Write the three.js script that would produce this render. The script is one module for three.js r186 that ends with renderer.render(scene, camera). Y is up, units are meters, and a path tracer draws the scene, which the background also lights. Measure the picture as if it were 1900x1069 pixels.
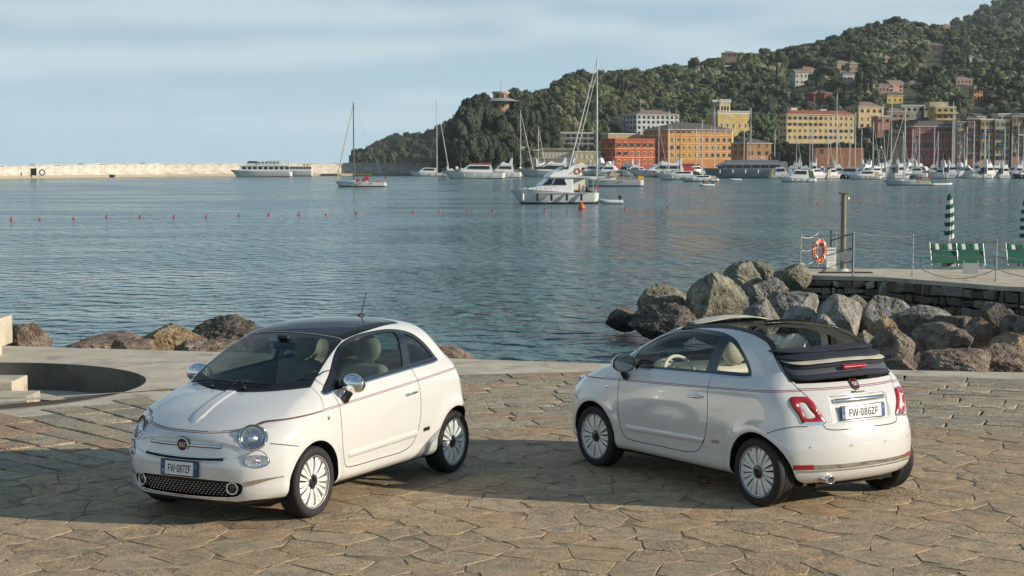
import * as THREE from 'three';
import { mergeGeometries } from 'three/addons/utils/BufferGeometryUtils.js';
import { RoundedBoxGeometry } from 'three/addons/geometries/RoundedBoxGeometry.js';
import { createNoise2D, createNoise3D } from 'simplex-noise';

// ---------- camera ----------
const scene = new THREE.Scene();
const EYE = 2.867, PITCH = 0.07201, FOCAL = 3153.08;          // metres, radians, focal length in pixels of a 1900 x 1069 frame
const camera = new THREE.PerspectiveCamera(19.2423, 1900 / 1069, 0.5, 24000);
camera.position.set(0, EYE, 0);
camera.rotation.set(-PITCH, 0, 0);
scene.add(camera);

// ---------- random numbers and noise ----------
function rng(seed) { let a = seed >>> 0; return () => { a = (a + 0x6D2B79F5) | 0; let t = Math.imul(a ^ (a >>> 15), 1 | a); t = (t + Math.imul(t ^ (t >>> 7), 61 | t)) ^ t; return ((t ^ (t >>> 14)) >>> 0) / 4294967296; }; }
const noise2 = createNoise2D(rng(11)), noise3 = createNoise3D(rng(12));
const clamp = (v, a = 0, b = 1) => Math.min(b, Math.max(a, v));
const mix = (a, b, t) => a + (b - a) * t;
const sstep = (a, b, v) => { const t = clamp((v - a) / (b - a)); return t * t * (3 - 2 * t); };
function fbm2(x, y, o = 4) { let s = 0, a = 0.5; for (let i = 0; i < o; i++) { s += a * noise2(x, y); x = x * 2.03 + 5.1; y = y * 2.03 + 3.7; a *= 0.5; } return s; }
function fbm3(x, y, z, o = 4) { let s = 0, a = 0.5; for (let i = 0; i < o; i++) { s += a * noise3(x, y, z); x = x * 2.03 + 5.1; y = y * 2.03 + 3.7; z = z * 2.03 + 1.3; a *= 0.5; } return s; }

// ---------- sky ----------
const SKY_W = 1024, SKY_H = 512, skyData = new Float32Array(SKY_W * SKY_H * 4);
for (let j = 0; j < SKY_H; j++) for (let i = 0; i < SKY_W; i++) {
  const el = ((j + 0.5) / SKY_H - 0.5) * Math.PI, az = ((i + 0.5) / SKY_W) * 2 * Math.PI;
  const dx = Math.cos(el) * Math.cos(az), dy = Math.sin(el), dz = Math.cos(el) * Math.sin(az), up = Math.max(dy, 0);
  const t = 1 - Math.pow(1 - up, 3.2);                                   // 0 at the horizon, 1 overhead
  let c = [mix(0.45, 0.065, t), mix(0.625, 0.145, t), mix(0.715, 0.25, t)];
  const hz = Math.exp(-up * 26);                                         // dim grey-blue band over the sea
  c = [mix(c[0], 0.42, hz * 0.5), mix(c[1], 0.55, hz * 0.5), mix(c[2], 0.62, hz * 0.5)];
  const h = 1 / (up + 0.10), cx = dx * h, cz = dz * h;                   // thin high cloud, stretched in streaks
  const w1 = fbm2(cx * 0.35 + 3 + 0.5 * noise2(cx * 0.2, cz * 0.3), cz * 1.5 + 7, 5), w2 = fbm2(cx * 1.1 + 40, cz * 3.4 + 9, 4);
  const cl = clamp(sstep(-0.30, 0.34, w1 + 0.3 * w2) * sstep(0.0, 0.05, up));
  const k = cl * 0.6 * (1 - 0.6 * t);
  c = [mix(c[0], 0.68, k), mix(c[1], 0.745, k), mix(c[2], 0.775, k)];
  const o = (j * SKY_W + i) * 4; skyData[o] = c[0]; skyData[o + 1] = c[1]; skyData[o + 2] = c[2]; skyData[o + 3] = 1;
}
const skyTex = new THREE.DataTexture(skyData, SKY_W, SKY_H, THREE.RGBAFormat, THREE.FloatType);
skyTex.mapping = THREE.EquirectangularReflectionMapping; skyTex.magFilter = THREE.LinearFilter; skyTex.needsUpdate = true;
scene.background = skyTex; scene.environment = skyTex;

// ---------- sun: low, from the right and a little behind the camera ----------
const SUN_DIR = new THREE.Vector3(1, 0.385, 0.20).normalize();
const sun = new THREE.DirectionalLight(new THREE.Color().setRGB(1.0, 0.885, 0.73), 5.0);
sun.position.copy(SUN_DIR).multiplyScalar(300).add(new THREE.Vector3(0, 0, -20)); sun.target.position.set(0, 0, -20);
sun.castShadow = true; sun.shadow.mapSize.set(4096, 4096);
Object.assign(sun.shadow.camera, { left: -60, right: 60, top: 60, bottom: -60, near: 1, far: 800 });
scene.add(sun, sun.target);
const EXPOSURE = 1.13;
scene.fog = new THREE.FogExp2(new THREE.Color().setRGB(0.62, 0.72, 0.78), 0.00006);

// ---------- pixel of the photograph -> point in the place ----------
const CP = Math.cos(PITCH), SP = Math.sin(PITCH);
function ray(px, py) { const u = (px - 950) / FOCAL, v = -(py - 534.5) / FOCAL; return [u, v * CP - SP, -(CP + v * SP)]; }
const onY = (px, py, y = 0) => { const r = ray(px, py), t = (y - EYE) / r[1]; return new THREE.Vector3(r[0] * t, y, r[2] * t); };
const onZ = (px, py, z) => { const r = ray(px, py), t = z / r[2]; return new THREE.Vector3(r[0] * t, EYE + r[1] * t, z); };
const SEA = -1.5;
// ---------- materials ----------
const C = (r, g, b) => new THREE.Color().setRGB(r, g, b);
function mat(name, color, roughness = 0.7, metalness = 0, extra = {}) { const m = new THREE.MeshPhysicalMaterial({ color: C(...color), roughness, metalness, ...extra }); m.name = name; return m; }
function dataTex(w, h, fn, { srgb = false, repeat = 1, float = false } = {}) {
  const d = float ? new Float32Array(w * h * 4) : new Uint8Array(w * h * 4);
  for (let j = 0; j < h; j++) for (let i = 0; i < w; i++) { const v = fn(i / w, j / h), o = (j * w + i) * 4; for (let k = 0; k < 3; k++) { const x = Array.isArray(v) ? v[k] : v; d[o + k] = float ? x : clamp(x) * 255; } d[o + 3] = float ? 1 : 255; }
  const t = new THREE.DataTexture(d, w, h, THREE.RGBAFormat, float ? THREE.FloatType : THREE.UnsignedByteType);
  t.wrapS = t.wrapT = THREE.RepeatWrapping; t.magFilter = THREE.LinearFilter; t.minFilter = THREE.LinearFilter; if (srgb) t.colorSpace = THREE.SRGBColorSpace; t.repeat.set(repeat, repeat); t.needsUpdate = true; return t;
}
// tileable noise on the unit square: noise on a torus in 3-D is costly, so blend four shifted copies
function tile2(fn, n) { return (u, v) => { const x = u * n, y = v * n, a = sstep(0, 1, u), b = sstep(0, 1, v); return fn(x, y) * (1 - a) * (1 - b) + fn(x - n, y) * a * (1 - b) + fn(x, y - n) * (1 - a) * b + fn(x - n, y - n) * a * b; }; }
function canvasTex(w, h, draw) { const c = document.createElement('canvas'); c.width = w; c.height = h; draw(c.getContext('2d'), w, h); const t = new THREE.CanvasTexture(c); t.colorSpace = THREE.SRGBColorSpace; return t; }

// ---------- geometry ----------
function clean(g) { g = g.index ? g.toNonIndexed() : g; for (const k of Object.keys(g.attributes)) if (!['position', 'normal', 'uv', 'color'].includes(k)) g.deleteAttribute(k); if (!g.attributes.uv) g.setAttribute('uv', new THREE.BufferAttribute(new Float32Array(g.attributes.position.count * 2), 2)); if (!g.attributes.normal) g.computeVertexNormals(); return g; }
function join(list) { list = list.flat(9).map(clean); const col = list.some((g) => g.attributes.color); if (col) for (const g of list) if (!g.attributes.color) g.setAttribute('color', new THREE.BufferAttribute(new Float32Array(g.attributes.position.count * 3).fill(1), 3)); return list.length === 1 ? list[0] : mergeGeometries(list); }
const _e = new THREE.Euler(), _q = new THREE.Quaternion(), _m = new THREE.Matrix4();
function put(g, x = 0, y = 0, z = 0, rx = 0, ry = 0, rz = 0, s = 1) { _q.setFromEuler(_e.set(rx, ry, rz)); return g.applyMatrix4(_m.compose(new THREE.Vector3(x, y, z), _q, Array.isArray(s) ? new THREE.Vector3(...s) : new THREE.Vector3(s, s, s))); }
const box = (w, h, d, x = 0, y = 0, z = 0, rx = 0, ry = 0, rz = 0) => put(new THREE.BoxGeometry(w, h, d), x, y, z, rx, ry, rz);
const rbox = (w, h, d, r, x = 0, y = 0, z = 0, rx = 0, ry = 0, rz = 0, seg = 2) => put(new RoundedBoxGeometry(w, h, d, seg, Math.min(r, w / 2.02, h / 2.02, d / 2.02)), x, y, z, rx, ry, rz);
const cyl = (r0, r1, h, x = 0, y = 0, z = 0, n = 12, rx = 0, ry = 0, rz = 0) => put(new THREE.CylinderGeometry(r1, r0, h, n), x, y, z, rx, ry, rz);
const ball = (r, x = 0, y = 0, z = 0, sx = 1, sy = 1, sz = 1, n = 16) => put(new THREE.SphereGeometry(r, n, Math.max(6, n * 0.7 | 0)), x, y, z, 0, 0, 0, [sx, sy, sz]);
function rod(a, b, r, r2 = r, n = 8) { a = new THREE.Vector3(...(a.toArray?.() ?? a)); b = new THREE.Vector3(...(b.toArray?.() ?? b)); const d = b.clone().sub(a), L = d.length(); const g = new THREE.CylinderGeometry(r2, r, L, n); _q.setFromUnitVectors(new THREE.Vector3(0, 1, 0), d.normalize()); return g.applyMatrix4(_m.compose(a.add(b).multiplyScalar(0.5), _q, new THREE.Vector3(1, 1, 1))); }
const V = (x, y, z) => new THREE.Vector3(x, y, z);
function tube(pts, r, seg = 24, n = 8, closed = false) { return new THREE.TubeGeometry(new THREE.CatmullRomCurve3(pts.map((p) => p.isVector3 ? p : V(...p)), closed), seg, r, n, closed); }
function extrude(pts, depth, bevel = 0, seg = 2, holes = []) { const s = new THREE.Shape(pts.map((p) => new THREE.Vector2(...p))); for (const h of holes) s.holes.push(new THREE.Path(h.map((p) => new THREE.Vector2(...p)))); return new THREE.ExtrudeGeometry(s, { depth, bevelEnabled: bevel > 0, bevelSize: bevel, bevelThickness: bevel, bevelSegments: seg, bevelOffset: -bevel, curveSegments: 8 }); }
const lathe = (pts, n = 24) => new THREE.LatheGeometry(pts.map((p) => new THREE.Vector2(...p)), n);

// ---------- things and parts ----------
const used = new Map();
function numbered(name) { const n = used.get(name) ?? 0; used.set(name, n + 1); return n ? `${name}_${String(n).padStart(3, '0')}` : name; }
function tag(o, label, category, group, kind) { if (label) o.userData.label = label; if (category) o.userData.category = category; if (group) o.userData.group = group; if (kind) o.userData.kind = kind; return o; }
function shade(o) { o.castShadow = o.receiveShadow = true; return o; }
function thing(name, label, category, pos = [0, 0, 0], turn = 0, group) { const o = new THREE.Group(); o.name = numbered(name); o.position.set(...(pos.toArray?.() ?? pos)); o.rotation.y = turn; scene.add(o); return tag(o, label, category, group); }
function part(name, geo, material, parent, label) { const o = shade(new THREE.Mesh(Array.isArray(geo) ? join(geo) : geo, material)); o.name = name; parent.add(o); if (label) o.userData.label = label; return o; }
function group(name, parent) { const o = new THREE.Group(); o.name = name; parent.add(o); return o; }
function solo(name, geo, material, label, category, grp, kind) { const o = shade(new THREE.Mesh(Array.isArray(geo) ? join(geo) : geo, material)); o.name = numbered(name); scene.add(o); return tag(o, label, category, grp, kind); }
function struct(name, geo, material) { return solo(name, geo, material, null, null, null, 'structure'); }
function copyOf(root, pos, turn, label, scale) { const c = root.clone(); c.name = numbered(root.name.replace(/_\d{3}$/, '')); scene.add(c); if (pos) c.position.set(...(pos.toArray?.() ?? pos)); if (turn !== undefined) c.rotation.y = turn; if (scale) c.scale.setScalar(scale); c.userData = { ...root.userData }; if (label) c.userData.label = label; return c; }
function setUV(g, fn) { const p = g.attributes.position, n = g.attributes.normal, u = new Float32Array(p.count * 2); for (let i = 0; i < p.count; i++) { const r = fn(p.getX(i), p.getY(i), p.getZ(i), n.getX(i), n.getY(i), n.getZ(i)); u[2 * i] = r[0]; u[2 * i + 1] = r[1]; } g.setAttribute('uv', new THREE.BufferAttribute(u, 2)); return g; }
// metres, looked at along the strongest axis of each face
function boxUV(g, k = 1) { g = clean(g); const p = g.attributes.position, u = new Float32Array(p.count * 2), a = V(0, 0, 0), b = V(0, 0, 0), c = V(0, 0, 0); for (let i = 0; i < p.count; i += 3) { a.fromBufferAttribute(p, i); b.fromBufferAttribute(p, i + 1); c.fromBufferAttribute(p, i + 2); const n = b.clone().sub(a).cross(c.clone().sub(a)), ax = Math.abs(n.x), ay = Math.abs(n.y), az = Math.abs(n.z); [a, b, c].forEach((q, j) => { const r = ay >= ax && ay >= az ? [q.x, q.z] : ax >= az ? [q.z, q.y] : [q.x, q.y]; u[2 * (i + j)] = r[0] * k; u[2 * (i + j) + 1] = r[1] * k; }); } g.setAttribute('uv', new THREE.BufferAttribute(u, 2)); return g; }

// ---------- smooth solids: a field f(x, y, z) < 0 inside, meshed with surface nets, vertices pulled onto the surface ----------
function nets(f, lo, hi, h, newton = 3) {
  const n = [0, 1, 2].map((k) => Math.ceil((hi[k] - lo[k]) / h) + 1), [nx, ny, nz] = n, F = new Float32Array(nx * ny * nz);
  for (let k = 0, i = 0; k < nz; k++) for (let j = 0; j < ny; j++) for (let q = 0; q < nx; q++, i++) F[i] = f(lo[0] + q * h, lo[1] + j * h, lo[2] + k * h);
  const id = new Int32Array(nx * ny * nz).fill(-1), P = [], I = [], sx = 1, sy = nx, sz = nx * ny;
  const corner = [0, sx, sy, sx + sy, sz, sx + sz, sy + sz, sx + sy + sz], edges = [[0, 1], [2, 3], [4, 5], [6, 7], [0, 2], [1, 3], [4, 6], [5, 7], [0, 4], [1, 5], [2, 6], [3, 7]];
  for (let k = 0; k < nz - 1; k++) for (let j = 0; j < ny - 1; j++) for (let q = 0; q < nx - 1; q++) {
    const b = q + j * sy + k * sz; let m = 0; for (let c = 0; c < 8; c++) if (F[b + corner[c]] < 0) m |= 1 << c;
    if (m === 0 || m === 255) continue;
    let x = 0, y = 0, z = 0, cnt = 0;
    for (const [a, c] of edges) { if (((m >> a) & 1) === ((m >> c) & 1)) continue; const fa = F[b + corner[a]], fc = F[b + corner[c]], t = fa / (fa - fc); x += (a & 1) + t * ((c & 1) - (a & 1)); y += ((a >> 1) & 1) + t * (((c >> 1) & 1) - ((a >> 1) & 1)); z += ((a >> 2) & 1) + t * (((c >> 2) & 1) - ((a >> 2) & 1)); cnt++; }
    id[b] = P.length / 3; P.push(lo[0] + (q + x / cnt) * h, lo[1] + (j + y / cnt) * h, lo[2] + (k + z / cnt) * h);
  }
  const quad = (a, b, c, d, flip) => { if (a < 0 || b < 0 || c < 0 || d < 0) return; if (flip) I.push(a, c, b, a, d, c); else I.push(a, b, c, a, c, d); };
  for (let k = 1; k < nz - 1; k++) for (let j = 1; j < ny - 1; j++) for (let q = 1; q < nx - 1; q++) {
    const b = q + j * sy + k * sz, s = F[b] < 0;
    if (s !== F[b + sx] < 0) quad(id[b - sy - sz], id[b - sz], id[b], id[b - sy], !s);
    if (s !== F[b + sy] < 0) quad(id[b - sx - sz], id[b - sx], id[b], id[b - sz], !s);
    if (s !== F[b + sz] < 0) quad(id[b - sx - sy], id[b - sy], id[b], id[b - sx], !s);
  }
  const N = new Float32Array(P.length), e = 0.002;
  for (let i = 0; i < P.length; i += 3) for (let it = 0; it < newton; it++) {
    const x = P[i], y = P[i + 1], z = P[i + 2], v = f(x, y, z), gx = (f(x + e, y, z) - f(x - e, y, z)) / (2 * e), gy = (f(x, y + e, z) - f(x, y - e, z)) / (2 * e), gz = (f(x, y, z + e) - f(x, y, z - e)) / (2 * e), g2 = Math.max(gx * gx + gy * gy + gz * gz, 0.05), g = Math.sqrt(g2) || 1;
    if (it < newton - 1) { const st = clamp(v / g2, -h * 0.6, h * 0.6); P[i] -= st * gx; P[i + 1] -= st * gy; P[i + 2] -= st * gz; }
    N[i] = gx / g; N[i + 1] = gy / g; N[i + 2] = gz / g;
  }
  return { P: Float64Array.from(P), N, I: Int32Array.from(I) };
}
// split a net along d = 0: [inside d < 0, outside]
function cut(m, d) {
  const n = m.P.length / 3, D = new Float64Array(n); for (let i = 0; i < n; i++) { D[i] = d(m.P[3 * i], m.P[3 * i + 1], m.P[3 * i + 2], m.N[3 * i], m.N[3 * i + 1], m.N[3 * i + 2]); if (Math.abs(D[i]) < 1e-7) D[i] = 1e-7; }
  const XP = [], XN = [], map = new Map();
  const mid = (a, b) => { if (a > b) [a, b] = [b, a]; const key = a * 4194304 + b; let r = map.get(key); if (r === undefined) { const t = D[a] / (D[a] - D[b]); r = n + XP.length / 3; for (let k = 0; k < 3; k++) { XP.push(mix(m.P[3 * a + k], m.P[3 * b + k], t)); XN.push(mix(m.N[3 * a + k], m.N[3 * b + k], t)); } map.set(key, r); } return r; };
  const ins = [], out = [];
  for (let t = 0; t < m.I.length; t += 3) {
    const v = [m.I[t], m.I[t + 1], m.I[t + 2]], s = v.map((i) => D[i] < 0), k = s[0] + s[1] + s[2];
    if (k === 3) { ins.push(...v); continue; } if (k === 0) { out.push(...v); continue; }
    const r = s.indexOf(k === 1), a = v[r], b = v[(r + 1) % 3], c = v[(r + 2) % 3], ab = mid(a, b), ca = mid(c, a);
    (k === 1 ? ins : out).push(a, ab, ca); (k === 1 ? out : ins).push(ab, b, c, ab, c, ca);
  }
  const P = new Float64Array(m.P.length + XP.length), N = new Float32Array(P.length); P.set(m.P); P.set(XP, m.P.length); N.set(m.N); N.set(XN, m.P.length);
  return [compact({ P, N, I: ins }), compact({ P, N, I: out })];
}
function compact(m) { const map = new Int32Array(m.P.length / 3).fill(-1); let c = 0; const I = new Int32Array(m.I.length); for (let i = 0; i < m.I.length; i++) { const v = m.I[i]; if (map[v] < 0) map[v] = c++; I[i] = map[v]; } const P = new Float64Array(c * 3), N = new Float32Array(c * 3); for (let v = 0; v < map.length; v++) if (map[v] >= 0) for (let k = 0; k < 3; k++) { P[3 * map[v] + k] = m.P[3 * v + k]; N[3 * map[v] + k] = m.N[3 * v + k]; } return { P, N, I }; }
function weld(...ms) { let np = 0, ni = 0; for (const m of ms) { np += m.P.length; ni += m.I.length; } const P = new Float64Array(np), N = new Float32Array(np), I = new Int32Array(ni); let a = 0, b = 0; for (const m of ms) { P.set(m.P, a); N.set(m.N, a); for (let i = 0; i < m.I.length; i++) I[b + i] = m.I[i] + a / 3; a += m.P.length; b += m.I.length; } return { P, N, I }; }
// net -> geometry, pushed out along its normals by off (a number or a function of the point)
function skin(m, off = 0, recompute = typeof off === 'function', uv) {
  const g = new THREE.BufferGeometry(), n = m.P.length / 3, p = new Float32Array(m.P.length), u = new Float32Array(n * 2);
  for (let i = 0; i < n; i++) { const x = m.P[3 * i], y = m.P[3 * i + 1], z = m.P[3 * i + 2], o = typeof off === 'function' ? off(x, y, z) : off; for (let k = 0; k < 3; k++) p[3 * i + k] = m.P[3 * i + k] + m.N[3 * i + k] * o; if (uv) { const q = uv(x, y, z); u[2 * i] = q[0]; u[2 * i + 1] = q[1]; } }
  g.setAttribute('position', new THREE.BufferAttribute(p, 3)); g.setAttribute('normal', new THREE.BufferAttribute(Float32Array.from(m.N), 3)); g.setAttribute('uv', new THREE.BufferAttribute(u, 2)); g.setIndex(new THREE.BufferAttribute(Uint32Array.from(m.I), 1));
  if (recompute) g.computeVertexNormals(); return g;
}
// 2-D signed distance to a closed polygon, negative inside
function polyDist(poly) { const n = poly.length; return (x, y) => { let d = 1e9, s = 1; for (let i = 0, j = n - 1; i < n; j = i++) { const ax = poly[i][0], ay = poly[i][1], bx = poly[j][0], by = poly[j][1], ex = bx - ax, ey = by - ay, wx = x - ax, wy = y - ay, t = clamp((wx * ex + wy * ey) / (ex * ex + ey * ey || 1)), qx = wx - ex * t, qy = wy - ey * t; d = Math.min(d, qx * qx + qy * qy); if ((ay > y) !== (by > y) && x < (bx - ax) * (y - ay) / (by - ay) + ax) s = -s; } return s * Math.sqrt(d); }; }
function smoothPoly(pts, per = 8, closed = true) { const c = new THREE.CatmullRomCurve3(pts.map((p) => V(p[0], p[1], 0)), closed, 'centripetal'), o = []; const n = pts.length * per; for (let i = 0; i < n; i++) { const p = c.getPoint(i / (closed ? n : n - 1)); o.push([p.x, p.y]); } return o; }
function curve1(pts) { return (x) => { if (x <= pts[0][0]) return pts[0][1]; const n = pts.length; if (x >= pts[n - 1][0]) return pts[n - 1][1]; let i = 1; while (pts[i][0] < x) i++; const [x0, y0] = pts[i - 1], [x1, y1] = pts[i], h = x1 - x0, t = (x - x0) / h, m = (a) => a <= 0 ? (pts[1][1] - pts[0][1]) / (pts[1][0] - pts[0][0]) : a >= n - 1 ? (pts[n - 1][1] - pts[n - 2][1]) / (pts[n - 1][0] - pts[n - 2][0]) : (pts[a + 1][1] - pts[a - 1][1]) / (pts[a + 1][0] - pts[a - 1][0]), m0 = m(i - 1) * h, m1 = m(i) * h, t2 = t * t, t3 = t2 * t; return (2 * t3 - 3 * t2 + 1) * y0 + (t3 - 2 * t2 + t) * m0 + (3 * t2 - 2 * t3) * y1 + (t3 - t2) * m1; }; }
function smax(a, b, r) { const u = Math.max(a + r, 0), v = Math.max(b + r, 0); return Math.min(-r, Math.max(a, b)) + Math.sqrt(u * u + v * v); }
function smin(a, b, k) { const h = Math.max(k - Math.abs(a - b), 0) / k; return Math.min(a, b) - h * h * k * 0.25; }
function capsule(x, y, z, a, b, ra, rb) { const ex = b[0] - a[0], ey = b[1] - a[1], ez = b[2] - a[2], wx = x - a[0], wy = y - a[1], wz = z - a[2], t = clamp((wx * ex + wy * ey + wz * ez) / (ex * ex + ey * ey + ez * ez || 1)), px = wx - ex * t, py = wy - ey * t, pz = wz - ez * t; return Math.sqrt(px * px + py * py + pz * pz) - mix(ra, rb, t); }
// ================= sea, quay and paving =================
// rippled water: a patch of summed small waves that repeats every 1 unit of uv
function waves(n, count, seed, kMin, kMax, pow, wind, spread) {
  const r = rng(seed), H = new Float32Array(n * n), W = [];
  for (let i = 0; i < count; i++) { const k = kMin * Math.pow(kMax / kMin, (i + r()) / count), a = wind + (r() + r() + r() - 1.5) * spread, kx = Math.round(k * Math.cos(a)), ky = Math.round(k * Math.sin(a)); if (!kx && !ky) continue; W.push([kx, ky, r() * 6.283, Math.pow(Math.hypot(kx, ky), -pow)]); }
  const cx = new Float32Array(n), sx = new Float32Array(n);
  for (const [kx, ky, ph, a] of W) { for (let i = 0; i < n; i++) { cx[i] = Math.cos(2 * Math.PI * kx * i / n); sx[i] = Math.sin(2 * Math.PI * kx * i / n); } for (let j = 0; j < n; j++) { const t = 2 * Math.PI * ky * j / n + ph, c = Math.cos(t), s = Math.sin(t); for (let i = 0; i < n; i++) H[j * n + i] += a * (cx[i] * c - sx[i] * s); } }
  let s = 0; for (const v of H) s += v * v; s = Math.sqrt(s / H.length); for (let i = 0; i < H.length; i++) H[i] /= s; return H;
}
function waterMaterial() {
  const m = mat('sea_water', [0.062, 0.138, 0.150], 0.17, 0, { ior: 1.33 });
  const n = 512, H = waves(n, 280, 5, 8, 120, 1.30, 1.35, 2.8), size = 13, amp = 0.080;       // metres
  const g = (i, j) => H[((j + n) % n) * n + ((i + n) % n)] * amp, px = size / n;
  m.normalMap = dataTex(n, n, (u, v) => { const i = Math.round(u * n), j = Math.round(v * n), dx = (g(i + 1, j) - g(i - 1, j)) / (2 * px), dy = (g(i, j + 1) - g(i, j - 1)) / (2 * px), l = Math.hypot(dx, dy, 1); return [0.5 - 0.5 * dx / l, 0.5 - 0.5 * dy / l, 0.5 + 0.5 / l]; });
  m.normalMap.repeat.set(1 / size, 1 / size);
  const nb = 512, B = waves(nb, 140, 9, 4, 60, 1.1, 1.2, 2.0), b = dataTex(nb, nb, (u, v) => 0.5 + 0.16 * B[Math.round(v * nb) * nb + Math.round(u * nb)], { float: true });
  b.repeat.set(1 / 53, 1 / 53); m.bumpMap = b; m.bumpScale = 0.5;
  const ra = tile2((x, y) => fbm2(x, y * 2.2, 4), 4), rm = dataTex(256, 256, (u, v) => { const k = 0.5 + 0.5 * sstep(-0.3, 0.3, ra(u, v)); return [k, k, k]; }); rm.repeat.set(1 / 170, 1 / 230); m.roughnessMap = rm;
  return m;
}
{ const g = new THREE.PlaneGeometry(4600, 3400, 24, 12); g.rotateX(-Math.PI / 2); setUV(g, (x, y, z) => [x, z]); g.translate(0, SEA, -1600); struct('sea', g, waterMaterial()); }

// paving: centre of the round crazy paving, its radius, the slab ring outside it and the concrete beyond
const PC = [2.2, -10.6], R_IN = 8.3, R_OUT = 12.95, PIT = [-7.45, -22.1], PIT_R = 2.6;
const grainA = tile2((x, y) => fbm2(x, y, 5), 6), grainB = tile2((x, y) => noise2(x, y), 60), grainC = tile2((x, y) => fbm2(x + 90, y, 4), 22);
const grainS = tile2((x, y) => fbm2(x + 0.6 * noise2(x * 0.6, y * 0.6), y * 7 + 1.2 * noise2(x * 0.9, y * 0.9), 4), 5);
const stoneMap = dataTex(512, 512, (u, v) => { const a = grainA(u, v), b = grainB(u, v), c = grainC(u, v), st = grainS(u, v), k = 0.74 + 0.34 * a + 0.18 * b + 0.26 * c + 0.34 * st - 0.30 * sstep(0.20, 0.5, c) - 0.20 * sstep(0.25, 0.45, Math.abs(st)) * sstep(0, 0.3, a); return [k * (1 + 0.10 * a), k, k * (1 - 0.16 * a - 0.05 * c)]; });
const stoneBump = dataTex(512, 512, (u, v) => { const c = grainC(u, v); return 0.5 + 0.26 * c + 0.14 * grainB(u, v) + 0.18 * grainA(u, v) + 0.16 * grainS(u, v) - 0.5 * sstep(0.30, 0.5, Math.abs(c)) * 0.3; });
const stoneTone = [[0.33, 0.245, 0.150], [0.37, 0.280, 0.170], [0.29, 0.232, 0.158], [0.355, 0.235, 0.138], [0.27, 0.215, 0.148], [0.34, 0.275, 0.188], [0.31, 0.222, 0.142], [0.385, 0.292, 0.190]];
const stoneMats = stoneTone.map((c, i) => { const m = mat('paving_stone', c.map((v, k) => mix(v, [0.356, 0.256, 0.146][k], 0.45) * 1.36), 0.82); m.map = stoneMap; m.bumpMap = stoneBump; m.bumpScale = 0.010; return m; });
const slabMats = [[0.36, 0.300, 0.205], [0.33, 0.285, 0.205], [0.39, 0.320, 0.215], [0.385, 0.265, 0.170], [0.30, 0.27, 0.205], [0.42, 0.355, 0.250], [0.35, 0.29, 0.19]].map((c) => { const m = mat('slab_stone', c.map((v) => v * 1.18), 0.85); m.map = stoneMap; m.bumpMap = stoneBump; m.bumpScale = 0.022; return m; });
const mortar = mat('mortar', [0.29, 0.228, 0.145], 0.95); mortar.map = stoneMap; mortar.bumpMap = stoneBump; mortar.bumpScale = 0.012;
const soil = mat('joint_soil', [0.085, 0.068, 0.045], 1); soil.map = stoneMap;

// a stone with a bevelled, slightly tilted top from its outline [x, z]
function stoneGeo(poly, r, { bevel = 0.014, top = 0, depth = 0.05, tilt = 0.010, uvr = [0, 0, 1, 0], round = 0.002, lip = 0.011 } = {}) {
  let cx = 0, cz = 0; for (const p of poly) { cx += p[0]; cz += p[1]; } cx /= poly.length; cz /= poly.length;
  let area = 0; for (let i = 0; i < poly.length; i++) { const a = poly[i], b = poly[(i + 1) % poly.length]; area += a[0] * b[1] - b[0] * a[1]; } if (area > 0) poly = poly.slice().reverse();
  const tx = (r() - 0.5) * tilt, tz = (r() - 0.5) * tilt, n = poly.length, P = [], I = [];
  const size = Math.max(0.1, Math.sqrt(Math.abs(area) / 2)), ty = (x, z, k) => top + tx * (x - cx) / size + tz * (z - cz) / size + k;
  P.push([cx, ty(cx, cz, round), cz]);
  for (const [x, z] of poly) { const s = Math.max(0.55, 1 - bevel / Math.max(0.05, Math.hypot(x - cx, z - cz))); const X = cx + (x - cx) * s, Z = cz + (z - cz) * s; P.push([X, ty(X, Z, (r() - 0.5) * 0.0016), Z]); }
  for (const [x, z] of poly) P.push([x, top - lip - r() * lip * 0.4, z]);
  for (const [x, z] of poly) P.push([x, top - depth, z]);
  for (let i = 0; i < n; i++) { const j = (i + 1) % n, a = 1 + i, b = 1 + j; I.push(0, a, b, a, a + n, b + n, a, b + n, b, a + n, a + 2 * n, b + 2 * n, a + n, b + 2 * n, b + n); }
  for (let i = 1; i <= n; i++) P.push(P[i].slice()); for (let i = n * 3; i < I.length; i++) 0; { const k = 3 * n + 1; for (let t = 0; t < I.length; t += 15) for (let q = 3; q < 15; q++) if (I[t + q] >= 1 && I[t + q] <= n) I[t + q] += 3 * n; }
  const g = new THREE.BufferGeometry(); g.setAttribute('position', new THREE.Float32BufferAttribute(P.flat(), 3)); const [ou, ov, c, s] = uvr; g.setAttribute('uv', new THREE.Float32BufferAttribute(P.flatMap(([x, y, z]) => [(x * c - z * s) / 1.9 + ou, (x * s + z * c + y) / 1.9 + ov]), 2)); g.setIndex(I); g.computeVertexNormals(); return g;
}
const uvRand = (r) => { const a = r() * 6.283; return [r(), r(), Math.cos(a), Math.sin(a)]; };
function clipPoly(poly, nx, nz, d) { const o = []; for (let i = 0; i < poly.length; i++) { const a = poly[i], b = poly[(i + 1) % poly.length], da = a[0] * nx + a[1] * nz - d, db = b[0] * nx + b[1] * nz - d; if (da <= 0) o.push(a); if ((da < 0) !== (db < 0)) { const t = da / (da - db); o.push([mix(a[0], b[0], t), mix(a[1], b[1], t)]); } } return o; }
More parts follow.
